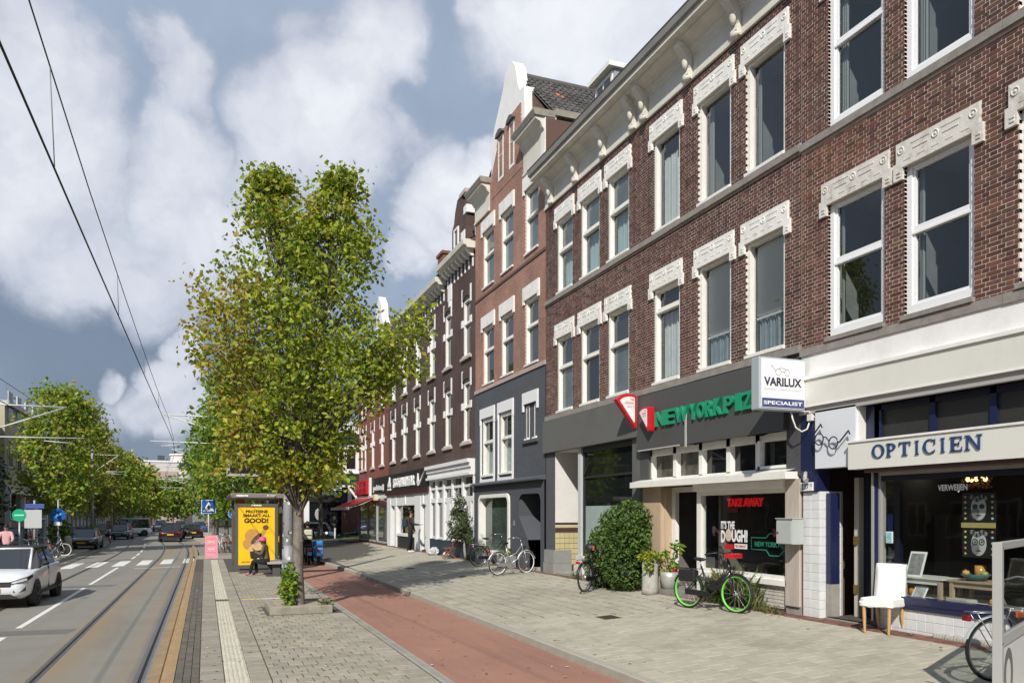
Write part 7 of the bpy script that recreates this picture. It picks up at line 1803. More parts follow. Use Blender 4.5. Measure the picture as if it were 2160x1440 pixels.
for s in 'LR': BONES += [('chest', 'sh' + s), ('sh' + s, 'el' + s), ('el' + s, 'wr' + s), ('wr' + s, 'ha' + s), ('pelvis', 'hip' + s), ('hip' + s, 'kn' + s), ('kn' + s, 'an' + s), ('an' + s, 'to' + s)]
RAD = dict(pelvis=(.12, .15), waist=(.10, .135), chest=(.14, .165), neck=.052, chin=(.068, .062), head=(.092, .078), crown=(.06, .055))
for s in 'LR': RAD.update({'sh' + s: .066, 'el' + s: .056, 'wr' + s: .03, 'ha' + s: .026, 'hip' + s: .10, 'kn' + s: .072, 'an' + s: .056, 'to' + s: .036})
def stand():
    j = dict(pelvis=(0, 0, .96), waist=(.0, 0, 1.14), chest=(-.01, 0, 1.38), neck=(.0, 0, 1.52), chin=(.03, 0, 1.60), head=(.025, 0, 1.68), crown=(.01, 0, 1.76))
    for s, y in (('L', 1), ('R', -1)): j.update({'sh' + s: (-.01, y * .18, 1.44), 'el' + s: (-.03, y * .23, 1.14), 'wr' + s: (.04, y * .24, .90), 'ha' + s: (.06, y * .235, .84), 'hip' + s: (0, y * .09, .92), 'kn' + s: (.02, y * .095, .50), 'an' + s: (-.02, y * .10, .09), 'to' + s: (.15, y * .115, .04)})
    return j
def person(label, j, top, legs, shoes, skin, hair, hairlong=0.0, cap=None, sleeves=True, loc=(0, 0, 0), rz=0):
    t = thing('person', label, 'person'); me = skinned(j, BONES, RAD)
    for m_ in (top, legs, shoes, skin): me.materials.append(m_)
    segs = [(Vector(j[a]), Vector(j[b]), a, b) for a, b in BONES]
    for p in me.polygons:
        c = p.center; best = min(segs, key=lambda s_: (c - (s_[0] + (s_[1] - s_[0]) * max(0, min(1, (c - s_[0]).dot(s_[1] - s_[0]) / max(1e-6, (s_[1] - s_[0]).length_squared))))).length)
        a, b = best[2], best[3]
        k = 0
        if a[:2] in ('ch', 'he') and b in ('head', 'crown', 'chin') or a == 'chin' or b == 'chin': k = 3
        elif a[:2] == 'wr' or (not sleeves and a[:2] == 'el'): k = 3
        elif a[:3] == 'hip' or a[:2] == 'kn' or b[:3] == 'hip': k = 1
        elif a[:2] == 'an': k = 2
        elif a == 'pelvis' and c.z < j['pelvis'][2] + .03: k = 1
        p.material_index = k; p.use_smooth = True
    link('body', me, t)
    h = Vector(j['head']); q = MB()
    q.ell((h.x - .02, h.y, h.z + .03), .105, .092, .105, hair, 14, 10)
    if hairlong: q.tube([(h.x - .07, h.y, h.z), (h.x - .09, h.y, h.z - hairlong)], [.075, .05], hair, 8)
    q.build('hair', t)
    q = MB(); q.tube([(h.x + .088, h.y, h.z - .005), (h.x + .105, h.y, h.z - .035)], [.008, .014], skin, 6); q.ell((h.x + .085, h.y, h.z - .065), .012, .026, .007, mat('lips', (.30, .10, .09), .6), 8, 5)
    for s in (-1, 1): q.ell((h.x + .085, h.y + s * .032, h.z + .002), .008, .012, .008, mat('eye_dark', (.02, .015, .012), .3), 8, 5); q.ell((h.x, h.y + s * .083, h.z - .01), .02, .012, .03, skin, 8, 6)
    q.build('face', t)
    for s in 'LR':
        w, ha = Vector(j['wr' + s]), Vector(j['ha' + s]); d = (ha - w).normalized(); sd = d.orthogonal().normalized(); q = MB()
        sd = d.cross(Vector((1, 0, .2))).normalized() if abs(d.x) < .9 else Vector((0, 1, 0)); up_ = d.cross(sd)
        for k, ln in enumerate((.062, .072, .068, .055)):
            o_ = ha + d * .015 + sd * (k - 1.5) * .017; q.tube([o_, o_ + d * ln * .55 + up_ * .006, o_ + d * ln * .9 + up_ * .022], [.0085, .008, .006], skin, 5)
        o_ = w + d * .02 + sd * .028; q.tube([o_, o_ + d * .03 + sd * .025 + up_ * .01, o_ + d * .06 + sd * .022 + up_ * .02], [.01, .009, .007], skin, 5); q.build('hand', t)
    t.location = loc; t.rotation_euler = (0, 0, rz); return t
sk1, sk2 = mat('skin_warm', (.40, .22, .15), .6), mat('skin_deep', (.16, .08, .05), .6)
c_black, c_char, c_brown, c_denim = mat('cloth_black', (.012, .012, .014), .9), mat('cloth_charcoal', (.022, .022, .026), .9), mat('cloth_brown', (.11, .085, .06), .9), mat('cloth_denim', (.020, .026, .045), .9)
s_white, s_dark, s_pink = mat('shoe_white', (.70, .68, .66), .6), mat('shoe_dark', (.02, .02, .02), .6), mat('shoe_pink', (.45, .16, .17), .6); h_black = mat('hair_black', (.010, .008, .007), .6)
j = stand(); j.update(elR=(.18, -.26, 1.22), wrR=(.42, -.22, 1.20), haR=(.49, -.21, 1.21), elL=(.05, .24, 1.15), wrL=(.16, .2, .95), haL=(.19, .19, .90), toL=(.14, .13, .04), anR=(-.10, -.10, .09), knR=(-.04, -.10, .50), toR=(.07, -.11, .04))
pn_ = person('person in black hoodie and trousers with white shoes reaching for the sports shop door', j, c_char, c_black, s_white, sk1, h_black, loc=(8.72, 35.1, swz(8.72)), rz=R(-22)); pn_.scale = (1.07, 1.07, 1.07)
q = MB(); q.bev(-.34, -.13, -.15, .15, 1.10, 1.46, .05, mat('backpack_dark', (.018, .022, .035), .8)); q.bev(-.38, -.30, -.12, .12, 1.04, 1.2, .03, mat('bag_blue', (.08, .17, .33), .8)); own(q.build('backpack', pn_))
# seated woman at the shelter
j = stand(); dz = -.46
for k in ('pelvis', 'waist', 'chest', 'neck', 'chin', 'head', 'crown', 'shL', 'shR', 'hipL', 'hipR'): a = j[k]; j[k] = (a[0] + (a[2] - .96) * .12, a[1], a[2] + dz)
j['head'] = (j['head'][0] + .05, 0, j['head'][2] - .03); j['chin'] = (j['chin'][0] + .05, 0, j['chin'][2] - .03); j['crown'] = (j['crown'][0] + .03, 0, j['crown'][2] - .03)
for s, y in (('L', 1), ('R', -1)): j.update({'kn' + s: (.43, y * .12, .52), 'an' + s: (.46 + .08 * y, y * .12, .09), 'to' + s: (.63 + .08 * y, y * .12, .04), 'el' + s: (.10, y * .25, .74), 'wr' + s: (.34, y * .10, .80), 'ha' + s: (.40, y * .06, .84)})
w_ = person('seated person in pink cap and brown top looking at a phone at the bus shelter', j, c_brown, c_black, s_pink, sk2, h_black, .12, loc=(1.98, 28.4, .28), rz=R(158))
q = MB(); h = Vector(j['head']); q.lathe([(.128, 0), (.128, .05), (.10, .12), (.001, .15)], (h.x - .015, 0, h.z + .015), mat('cap_pink', (.75, .10, .22), .7), 14); q.bar((h.x + .08, 0, h.z + .04), (h.x + .24, 0, h.z + .02), .17, .012, MATS['cap_pink']); own(q.build('cap', w_))
q = MB(); q.bev(.20, .40, -.26, -.14, .36, .60, .04, mat('bag_cream', (.55, .50, .38), .8)); q.tube([(.05, -.15, .95), (.2, -.22, .60)], .012, MATS['bag_cream'], 5); own(q.build('shoulder_bag', w_))
t = thing('phone', 'dark phone held by the seated person in the pink cap', 'phone', (0, 0, 0)); q = MB(); q.bev(-.005, .005, -.04, .04, -.075, .075, .003, m_sad); q.build('phone', t); t.location = (1.98 + .45 * math.cos(R(158)), 28.4 + .45 * math.sin(R(158)), .28 + .89); t.rotation_euler = (0, R(30), R(158))
# person with backpack astride a moped, seen from behind
j = stand(); j.update(elL=(.14, .26, 1.18), wrL=(.38, .25, 1.12), haL=(.44, .25, 1.12), elR=(.14, -.26, 1.18), wrR=(.38, -.25, 1.12), haR=(.44, -.25, 1.12), knL=(.04, .17, .5), anL=(-.05, .2, .09), toL=(.12, .22, .04), knR=(.04, -.17, .5), anR=(-.05, -.2, .09), toR=(.12, -.22, .04))
px_ = person('person in black with pale backpack standing astride a black moped on the cycle path', j, c_black, c_denim, s_white, sk2, h_black, loc=(4.02, 34.0, .30), rz=R(88))
q = MB(); q.bev(-.36, -.13, -.17, .17, 1.04, 1.46, .06, mat('backpack_pale', (.50, .50, .36), .8)); q.box(-.365, -.35, -.13, .13, 1.2, 1.24, c_black); own(q.build('backpack', px_))
def moped(label, body, plate, loc, rz):
    t = thing('moped', label, 'moped')
    for x in (.55, -.52):
        q = MB(); q.torus((x, 0, .22), .17, .05, (0, 1, 0), m_rub, 24, 8); q.tube([(x, -.04, .22), (x, .04, .22)], .12, m_spoke, 12); q.build('wheel', t)
    q = MB(); q.bev(-.80, -.15, -.17, .17, .38, .74, .06, body); q.bev(-.2, .42, -.15, .15, .22, .32, .03, body); q.bev(.40, .54, -.20, .20, .28, .98, .06, body); q.build('body', t)
    q = MB(); q.bev(-.72, -.05, -.14, .14, .74, .84, .04, m_sad); q.build('seat', t)
    q = MB(); q.tube([(.55, 0, .22), (.44, 0, 1.02)], .03, m_sad, 6); q.tube([(.38, -.34, 1.06), (.44, 0, 1.04), (.38, .34, 1.06)], .017, m_sad, 6); hb_ = q.build('handlebar', t)
    for s in (-1, 1):
        q = MB(); q.tube([(.42, s * .28, 1.05), (.40, s * .34, 1.26)], .008, m_sad, 5); q.ell((.39, s * .34, 1.30), .015, .06, .06, m_signw, 10, 8); q.build('mirror', hb_)
    q = MB(); q.box(-.83, -.81, -.09, .09, .40, .54, plate); q.build('number_plate', t); q = MB(); q.bev(-.83, -.79, -.1, .1, .60, .67, .008, m_lamp); q.build('rear_lamp', t)
    t.location = loc; t.rotation_euler = (0, 0, rz)
moped('black moped with a light blue plate under the person with the pale backpack', p_black, cm('plate_sky', (.18, .50, .75)), (4.02, 34.15, .30), R(90))
moped('bright blue shared moped standing upright beside the cycle path kerb', cm('moped_blue', (.02, .22, .60)), cm('plate_sky', (.18, .50, .75)), (4.42, 33.6, .30), R(84))
j = stand(); 
for s, y in (('L', 1), ('R', -1)): j.update({'el' + s: (.16, y * .26, 1.18), 'wr' + s: (.40, y * .24, 1.10), 'ha' + s: (.46, y * .24, 1.1), 'kn' + s: (.28, y * .13, .62), 'an' + s: (.10, y * .13, .22), 'to' + s: (.26, y * .13, .16)})
cy = person('person in a light pink top riding a bicycle beside the left bicycle row', j, mat('cloth_pink', (.62, .36, .36), .9), c_denim, s_dark, sk1, h_black, .1, loc=(-7.45, 36.9, .2), rz=R(-90))
cb_ = dup(bk, (-7.45, 37.15 - .25, .15), R(-90), 'bicycle with a wicker front basket ridden by the person in the pink top', 'bicycles parked on the far pavement')
del cb_['group']
q = MB(); q.bev(.52, .84, -.2, .2, .78, 1.02, .03, mat('wicker', (.36, .20, .12), .85, var=.3, vscale=40)); own(q.build('basket', cb_))
# ================================================================== TREES, STREET FURNITURE, FAR BUILDINGS
m_bark = mat('bark', (.17, .15, .125), .95, var=.25, vscale=8, stain=(.28, .28, .24), sscale=4, samt=.5, bump=.5, bscale=25)
def tree(label, base, top, prof, n_cl, n_leaf, size, mats, seed, trunk_r=.14, fork=.5, name='street_tree', cr=.42, leaders=((0, 0),), group=None, extra=(), gold=None, up=.45, first=.28):
    """prof: (height share, radius). leaders: offsets of the tops. Leaves hang in clumps at the twig ends"""
    t = thing(name, label, 'tree', tuple(base), group=group); rr = random.Random(seed); b = Vector(base); H = top - base[2]
    def rad(h):
        for (h0, r0), (h1, r1) in zip(prof, prof[1:]):
            if h0 <= h <= h1: return r0 + (r1 - r0) * (h - h0) / (h1 - h0)
        return prof[-1][1]
    w = MB(); ax = []
    for k, (lx, ly) in enumerate(leaders):
        pts = []
        for i in range(9):
            f = i / 8; s = max(0, f - .35) / .65
            pts.append(b + Vector((lx * s + rr.gauss(0, .03) * min(1, i), ly * s + rr.gauss(0, .03) * min(1, i), H * f * (.97 if k else .98))))
        w.tube(pts, [trunk_r * (1.25 if i == 0 else 1) * (1 - .93 * i / 8) * (1 if k == 0 else .7) for i in range(9)], m_bark, 8); ax.append(pts)
    tips = []
    for i in range(n_cl):
        h = prof[0][0] + (prof[-1][0] - prof[0][0]) * (i + rr.random()) / n_cl
        h = min(.985, prof[0][0] + (prof[-1][0] - prof[0][0]) * rr.random() ** .85)
        k = rr.randrange(len(leaders)); a = rr.uniform(0, 2 * math.pi); r_ = rad(h) * math.sqrt(rr.uniform(.12, 1)) * (1.12 if rr.random() < .2 else 1)
        s = max(0, h - .35) / .65 if len(leaders) > 1 else 0
        c = b + Vector((leaders[k][0] * s, leaders[k][1] * s, H * h)) + Vector((math.cos(a) * r_, math.sin(a) * r_, 0)); tips.append((c, h, r_, k))
    for e in extra: tips.append((b + Vector(e), .5, 2.5, 0))
    for c, h, r_, k in tips:
        if rr.random() < .55 or r_ > 2.2:
            h0 = max(.22, h - .10 - .10 * rr.random()); p0 = ax[k][int(h0 * 8)].lerp(ax[k][min(8, int(h0 * 8) + 1)], h0 * 8 % 1); mid = p0.lerp(c, .55) + Vector((0, 0, .12)); rb = max(.012, trunk_r * .22 * (1 - h * .6))
            w.tube([p0, mid, c], [rb, rb * .6, .006], m_bark, 5, caps=False)
    w.build('trunk', t, fix=False)
    cmb = MB()
    for c, h, r_, k in tips:
        g = gold and gold(c - b, h)
        for i in range(n_leaf):
            d = Vector((rr.gauss(0, 1), rr.gauss(0, 1), rr.gauss(0, .75))) * cr * .5
            ms = mats
            mm = rr.choice(g if (g and rr.random() < .65) else ms)
            leaf(cmb, c + d, size * rr.uniform(.65, 1.3), mm, up, .68, rr)
    kind(cmb.build('crown', t, fix=False), 'stuff'); return t
L1 = [leafmat('leaf_maple_a', (.33, .40, .034), .3, .45), leafmat('leaf_maple_b', (.24, .32, .03), .3, .45), leafmat('leaf_maple_c', (.45, .47, .05), .3, .45), leafmat('leaf_maple_d', (.15, .22, .026), .3, .4)]
LG = [leafmat('leaf_gold_a', (.46, .39, .05), .3, .45), leafmat('leaf_gold_b', (.38, .27, .05), .3, .45), leafmat('leaf_gold_c', (.40, .42, .05), .3, .45)]
L2 = [leafmat('leaf_green_a', (.19, .31, .038), .3, .42), leafmat('leaf_green_b', (.14, .235, .032), .3, .42), leafmat('leaf_green_c', (.27, .37, .05), .3, .42)]
L3 = [leafmat('leaf_dark_a', (.055, .10, .024), .3, .3), leafmat('leaf_dark_b', (.08, .14, .03), .3, .3), leafmat('leaf_dark_c', (.13, .165, .04), .3, .3)]
L4 = [leafmat('leaf_ochre_a', (.32, .285, .055), .3, .42), leafmat('leaf_ochre_b', (.23, .24, .045), .3, .42), leafmat('leaf_ochre_c', (.40, .30, .08), .3, .42)]
CRV = Vector((.9317, -.3633, 0))
def gold(d, h): 
    u = d.dot(CRV); return LG if (u < -.6 and h < .75) or (h > .86 and int(h * 1000) % 3 == 0) or (abs(u) < 1.2 and h < .33) else None
ex = []
rr_ = random.Random(12)
for i in range(18): ex.append((CRV.x * rr_.uniform(-2.3, -1.3), rr_.uniform(-.3, 1.2), rr_.uniform(5.2, 7.4)))
for i in range(40):
    u = rr_.uniform(1.5, 2.75); z = 4.9 + (u - 1.6) * rr_.uniform(.2, 1.0) + rr_.uniform(-.2, 1.0); v = rr_.uniform(-.7, .7); ex.append((CRV.x * u + .36 * v, CRV.y * u + .93 * v, z))
for i in range(26):
    u = rr_.uniform(-1.75, -.6); v = rr_.uniform(-.6, .6); ex.append((CRV.x * u + .36 * v, CRV.y * u + .93 * v, rr_.uniform(3.0, 4.9)))
for i in range(10):
    u = rr_.uniform(-.2, .7); ex.append((CRV.x * u + rr_.gauss(0, .4), CRV.y * u + rr_.gauss(0, .4), rr_.uniform(2.75, 3.3)))
tree('large yellow-green maple in the stone-edged bed on the tram platform', (1.93, 18.05, .30), 9.95, [(.28, .55), (.36, 1.10), (.48, 1.75), (.60, 1.80), (.70, 1.5), (.78, 1.15), (.86, .78), (.93, .45), (1.03, .05)], 520, 40, .125, L1, 21, .125, leaders=((-.62 * CRV.x, -.62 * CRV.y), (.95 * CRV.x, .95 * CRV.y)), extra=ex, gold=gold, cr=.38)
tree('green maple growing behind the bus shelter', (2.3, 43.0, .25), 10.9, [(.24, 1.2), (.35, 2.5), (.6, 3.0), (.8, 2.3), (1.0, .4)], 260, 46, .26, L2 + [L1[1]], 31, .17, cr=.75, group='street trees on the tram side')
tree('green street tree further along the right kerb, beyond the bus shelter', (1.5, 62, .1), 10.2, [(.24, 1.2), (.4, 2.5), (.65, 2.8), (.85, 1.8), (1.0, .4)], 150, 40, .32, L2, 32, .17, cr=.85, group='street trees on the tram side')
tree('dark leafy tree before the RELEASE shop, behind the tram pole', (5.9, 60.5, .1), 10.8, [(.36, 1.5), (.5, 2.6), (.75, 2.6), (1.0, .6)], 150, 40, .30, L3, 33, .18, cr=.85, group='street trees on the tram side')
tree('dark leafy tree beside the white bay window of the corner house', (8.6, 64.5, .4), 12.5, [(.36, 1.5), (.5, 2.8), (.75, 2.8), (1.0, .6)], 150, 40, .32, L3 + [L2[1]], 34, .2, cr=.9, group='street trees on the tram side')
tree('tall dark tree rising behind the roofs of the brick row', (14.5, 57, .0), 17.2, [(.45, 2.0), (.6, 3.3), (.8, 3.0), (1.0, .8)], 170, 40, .36, L3 + [L4[1]], 35, .25, cr=1.0, name='tall_tree')
tree('tall dark tree at the back of the small gabled roof', (15.5, 47, .0), 17.0, [(.45, 2.0), (.6, 3.0), (.8, 2.6), (1.0, .8)], 130, 36, .36, L3 + [L4[0]], 36, .25, cr=1.0, name='tall_tree')
tree('small tree with pale leaves at the end of the avenue on the right', (.8, 84, .1), 9.3, [(.24, 1.2), (.45, 2.2), (.8, 1.8), (1.0, .4)], 90, 34, .42, L2 + L4[:1], 37, .16, cr=1.0, group='street trees on the tram side')
# left side of the road
tree('large wind-tossed green tree above the left bicycle row', (-8.15, 54.5, .15), 9.9, [(.25, 1.1), (.38, 1.9), (.6, 2.25), (.8, 2.0), (.93, 1.3), (1.0, .6)], 185, 38, .27, L2 + L1[:3] + L4[:1], 41, .20, cr=.8, group='street trees on the far pavement')
tree('ochre tinged tree beyond the dark navy saloon', (-8.6, 73.5, .15), 9.4, [(.28, 1.1), (.42, 1.9), (.7, 1.8), (1.0, .4)], 110, 36, .33, L4 + [L1[1]], 42, .18, cr=.85, group='street trees on the far pavement')
tree('olive tree behind the white van', (-8.9, 92, .15), 9.2, [(.28, 1.2), (.42, 2.2), (.75, 2.0), (1.0, .5)], 95, 32, .40, L4[1:2] + L1[:2] + L2[:1], 43, .18, cr=1.0, group='street trees on the far pavement')
tree('yellow-green tree further up the left side, beyond the silver saloon', (-9.2, 112, .15), 9.6, [(.28, 1.4), (.42, 2.5), (.75, 2.2), (1.0, .5)], 95, 30, .46, L1 + L4[:1], 44, .18, cr=1.1, group='street trees on the far pavement')
tree('olive green tree near the far bend on the left side', (-9.0, 136, .15), 9.6, [(.22, 1.8), (.4, 3.4), (.75, 3.0), (1.0, .6)], 120, 30, .6, L1[:2] + L4[:1] + L2[:1], 45, .2, cr=1.2, group='street trees on the far pavement')
tree('last green tree at the far bend under the white rounded tower', (-5.5, 158, .15), 8.6, [(.2, 2.0), (.4, 3.6), (.75, 3.2), (1.0, .6)], 110, 30, .7, L2 + L4[1:2], 46, .2, cr=1.3, group='street trees on the far pavement')
tree('thin feathery pale willow standing behind the left street trees', (-12.5, 100, .1), 14.5, [(.3, 1.5), (.55, 3.4), (.8, 2.6), (1.0, .5)], 95, 22, .42, [leafmat('leaf_willow', (.24, .22, .10), .3, .4), leafmat('leaf_willow2', (.17, .17, .07), .3, .4)], 47, .22, name='willow_tree', cr=1.2)
tree('dark evergreen tree cut by the left edge of the picture', (-10.9, 46.5, .15), 7.0, [(.1, 1.0), (.4, 1.5), (.8, 1.0), (1.0, .2)], 110, 40, .22, [leafmat('leaf_spruce', (.014, .038, .026), .3, .2), leafmat('leaf_spruce2', (.022, .052, .034), .3, .2)], 48, .16, name='evergreen_tree', cr=.6)
def shrub(label, c, r, n, s, ms, seed, name='shrub'):
    t = thing(name, label, 'shrub', (c[0], c[1], c[2] - r[2])); q = MB(); rr = random.Random(seed); leafball(q, c, r, n, s, ms, .1, shell_=.25, rng=rr); kind(q.build('foliage', t, fix=False), 'stuff'); q = MB()
    for i in range(5): q.tube([(c[0], c[1], c[2] - r[2]), (c[0] + rr.gauss(0, .3) * r[0], c[1] + rr.gauss(0, .3) * r[1], c[2] + r[2] * .3)], [.02, .008], m_bark, 5)
    q.build('stem', t); return t
shrub('leafy bright shoots growing up the left side of the platform maple trunk', (1.72, 17.95, .82), (.20, .20, .52), 420, .115, [leafmat('leaf_shoot', (.13, .25, .03), .3, .35), L2[0], L1[0]], 51)
shrub('rough green growth around the foot of the big left tree', (-8.2, 54.2, 1.2), (.7, .6, 1.1), 500, .22, L2 + L3[:1], 52)
shrub('green bush on the far kerb beside the navy saloon', (-7.9, 66.5, .8), (.6, .7, .8), 360, .22, L2, 53)
weeds_t = shrub('dry grass tufts on the corner of the stone tree bed', (2.45, 17.45, .50), (.18, .12, .10), 70, .07, m_weed, 54, 'grass_tuft')

# ------------------------------------------------------------------ stone edged bed of the maple
t = thing('tree_bed', 'worn stone kerb around the foot of the platform maple', 'tree bed', (1.93, 18.05, .28))
m_bed = mat('bed_stone', (.30, .275, .225), .95, var=.2, vscale=5, stain=(.16, .145, .11), sscale=3, samt=.7, bump=.4, bscale=40)
for x0, x1, y0, y1 in ((1.27, 2.58, 17.30, 17.44), (1.27, 2.58, 18.72, 18.86), (1.27, 1.41, 17.44, 18.72), (2.44, 2.58, 17.44, 18.72)):
    q = MB(); q.bev(x0, x1, y0, y1, .26, .44, .02, m_bed); q.build('kerb_stone', t)
q = MB(); q.box(1.4, 2.45, 17.43, 18.73, .27, .40, mat('bed_sand', (.36, .31, .22), .95, var=.25, vscale=6, bump=.4, bscale=30)); q.build('soil', t)

# ------------------------------------------------------------------ tram poles, arms and wires
m_pole = mat('pole_grey', (.30, .31, .32), .6, .2, var=.1, vscale=3); m_wire = mat('wire_black', (.012, .012, .013), .6); m_arm = mat('arm_pale', (.55, .56, .55), .5, .2)
t = thing('tram_pole', 'thick grey tram pole covered with stickers behind the platform maple', 'pole', (2.47, 26, .28), group='tram poles')
q = MB(); q.tube([(2.47, 26, .28), (2.47, 26, 1.35)], .19, m_pole, 18); q.tube([(2.47, 26, 1.35), (2.47, 26, 1.42)], [.19, .165], m_pole, 18); q.tube([(2.47, 26, 1.42), (2.47, 26, 7.9)], [.165, .11], m_pole, 18); q.build('shaft', t)
rr = random.Random(9)
for i in range(22):
    a = R(rr.uniform(190, 330)); z = rr.uniform(.5, 3.4); rad_ = .192 if z < 1.35 else .166; q = MB(); c = Vector((2.47 + rad_ * math.cos(a), 26 + rad_ * math.sin(a), z)); nn = Vector((math.cos(a), math.sin(a), 0)); tt = Vector((-nn.y, nn.x, 0))
    q.obox(c, nn * .002, tt * rr.uniform(.025, .05), Vector((0, 0, rr.uniform(.03, .055))), mat('sticker_%d' % (i % 5), [(.7, .7, .7), (.05, .05, .05), (.3, .25, .5), (.6, .6, .55), (.12, .15, .14)][i % 5], .6)); q.build('sticker', t)
q = MB(); q.torus((2.47, 26, 1.38), .185, .012, (0, 0, 1), m_alu, 18, 5); q.build('clamp', t)
t = thing('info_display', 'grey framed tram information display hanging on the stickered pole', 'display', (1.7, 26, 3.6))
q = MB(); q.bev(.62, 2.36, 25.9, 26.1, 3.58, 3.66, .01, m_alu); q.bev(.62, 2.36, 25.9, 26.1, 4.22, 4.30, .01, m_alu); q.bev(.62, .72, 25.9, 26.1, 3.66, 4.22, .01, m_alu); q.build('frame', t)
q = MB(); q.box(.72, 2.36, 25.93, 26.07, 3.66, 4.22, mat('display_black', (.015, .016, .018), .3)); q.build('screen', t)
def support(Y, side, x_pole, x_wire, z=7.25, label='', pole=True):
    s = 1 if side == 'r' else -1
    if pole:
        t = thing('tram_pole', label, 'pole', (x_pole, Y, .1), group='tram poles')
        q = MB(); q.tube([(x_pole, Y, .1), (x_pole, Y, 8.3)], [.14, .09], m_pole, 10); q.build('shaft', t)
    else: t = thing('wire_arm', label, 'wire arm', (x_pole, Y, 7))
    q = MB(); q.tube([(x_pole, Y, z), (x_wire - s * .1, Y, z)], .035, m_arm, 6); q.tube([(x_pole, Y, z - 1.45), (x_wire - s * .0, Y, z - .03)], .035, m_arm, 6); q.tube([(x_pole, Y, z - 1.35), (x_wire - s * .75, Y, z - 1.30)], .03, m_arm, 6); q.tube([(x_wire + s * .75, Y, z - 1.45), (x_wire - s * .25, Y, z - 1.52)], .025, m_arm, 6); q.build('arm', t)
support(42, 'r', 3.0, -1.75 + bend(42), label='grey tram pole with a wire arm hidden behind the green maple'); support(64, 'r', 2.2, -1.75 + bend(64), label='tram pole with a wire arm, second along the right kerb'); support(88, 'r', 1.2, -1.75 + bend(88), label='tram pole with a wire arm, third along the right kerb'); support(114, 'r', 0, -1.75 + bend(114), label='tram pole with a wire arm far along the right kerb')
support(38.2, 'l', -9.2, -5.6, 6.95, label='pale tram pole with a diagonal arm over the left track at the left edge'); support(70, 'l', -8.3, -5.6 + bend(70), 7.1, label='pale tram pole among the trees beyond the navy saloon'); support(94, 'l', -9.2, -5.6 + bend(94), 7.1, label='pale tram pole among the trees beyond the white van'); support(118, 'l', -10.4, -5.6 + bend(118), 7.1, label='pale tram pole far along the left kerb')
def wirepts(x, z0, sag, ys):
    out = []
    for a, b in zip(ys, ys[1:]):
        for i in range(6):
            f = i / 6; y = a + (b - a) * f; out.append((x + bend(y), y, z0 - sag * 4 * f * (1 - f)))
    out.append((x + bend(ys[-1]), ys[-1], z0)); return out
for x, nm, yy in ((-1.7, 'right', [-20, 2, 42, 64, 88, 114]), (-5.6, 'left', [-12, 3, 38.2, 70, 94, 118])):
    zc = 6.6 if nm == 'right' else 5.75
    t = thing('overhead_wire', 'black tram contact wire with its carrier wire above the %s track' % nm, 'wire', (x, 0, zc), group='tram overhead wires')
    q = MB(); q.tube(wirepts(x, zc, .03, yy), .013, m_wire, 5); q.build('contact_wire', t)
    cat = wirepts(x, zc + .62, -.0, yy) if nm == 'left' else [(x + bend(y), y, z) for y, z in ((-20, 9.2), (2, 8.2), (6, 7.95), (9.4, 7.72), (14, 7.5), (20, 7.34), (28, 7.2), (36, 7.14), (42, 7.2), (53, 6.95), (64, 7.2), (76, 6.95), (88, 7.2), (114, 7.2))]
    q = MB(); q.tube([(p[0] + (.0 if nm == 'left' else 0), p[1], p[2]) for p in cat], .009, m_wire, 5); q.build('carrier_wire', t)
    for y in ((10.9, 18.5, 26, 34, 50, 58) if nm == 'right' else (20, 28, 46, 56)):
        zt = next((a[2] + (b[2] - a[2]) * (y - a[1]) / (b[1] - a[1]) for a, b in zip(cat, cat[1:]) if a[1] <= y <= b[1]), zc + .6)
        q = MB(); q.tube([(x + bend(y), y, zc), (x + bend(y), y - .3, zt)], .006, mat('dropper_grey', (.2, .2, .21), .6), 4); q.build('dropper', t)

# ------------------------------------------------------------------ bus shelter with poster
m_sh = mat('shelter_grey', (.085, .082, .078), .55, var=.08, vscale=3)
t = thing('tram_shelter', 'dark grey tram shelter with glass walls and roof on the platform', 'shelter', (2, 32, .28))
q = MB(); q.bev(.85, 2.75, 30.0, 35.6, 2.98, 3.16, .03, mat('shelter_roof', (.20, .175, .15), .6, var=.1)); q.box(.83, .85, 30, 35.6, 3.0, 3.1, m_sh); q.build('roof', t)
for x, y in ((2.62, 30.4), (2.62, 32.2), (2.62, 34), (2.62, 35.5), (1.1, 35.5)):
    q = MB(); q.bev(x - .05, x + .05, y - .05, y + .05, .28, 2.98, .01, m_sh); q.build('post', t)
for y0, y1 in ((30.45, 32.15), (32.25, 33.95), (34.05, 35.45)):
    q = MB(); q.box(2.615, 2.625, y0, y1, .5, 2.7, m_gl); q.build('pane', t)
q = MB(); q.box(1.15, 2.55, 35.49, 35.51, .5, 2.7, m_gl); q.build('pane', t); q = MB(); q.box(2.45, 2.60, 31.6, 31.95, .8, 2.3, m_plate); q.build('map_panel', t)
lettering(t, 'lettering', '8 min', (2.1, 29.99, 3.05), GX, GZ, GN, .30, .07, .002, m_signw, .02); q = MB(); q.box(1.05, 1.45, 29.985, 29.998, 3.04, 3.10, m_signw); q.build('label', t); q = MB(); q.bev(1.05, 1.35, 30.6, 30.8, 2.72, 2.95, .01, mat('lamp_orange_box', (.45, .17, .01), .6)); q.build('lamp', t)
q = MB(); q.bev(1.98, 2.55, 27.9, 30.0, .70, .76, .01, m_alu)
for y in (28.1, 29.8): q.box(2.15, 2.4, y - .04, y + .04, .28, .70, m_sh)
q.box(1.95, 2.55, 27.95, 29.95, .28, .31, m_sh)
tag(q.build('platform_bench', None), 'grey bench slab behind the stickered tram pole', 'bench')
t = thing('advertising_case', 'yellow advertising poster reading PROTEINE SMAAKT ALL GOOD! in the shelter end wall', 'poster case', (1.7, 29.95, .28))
q = MB()
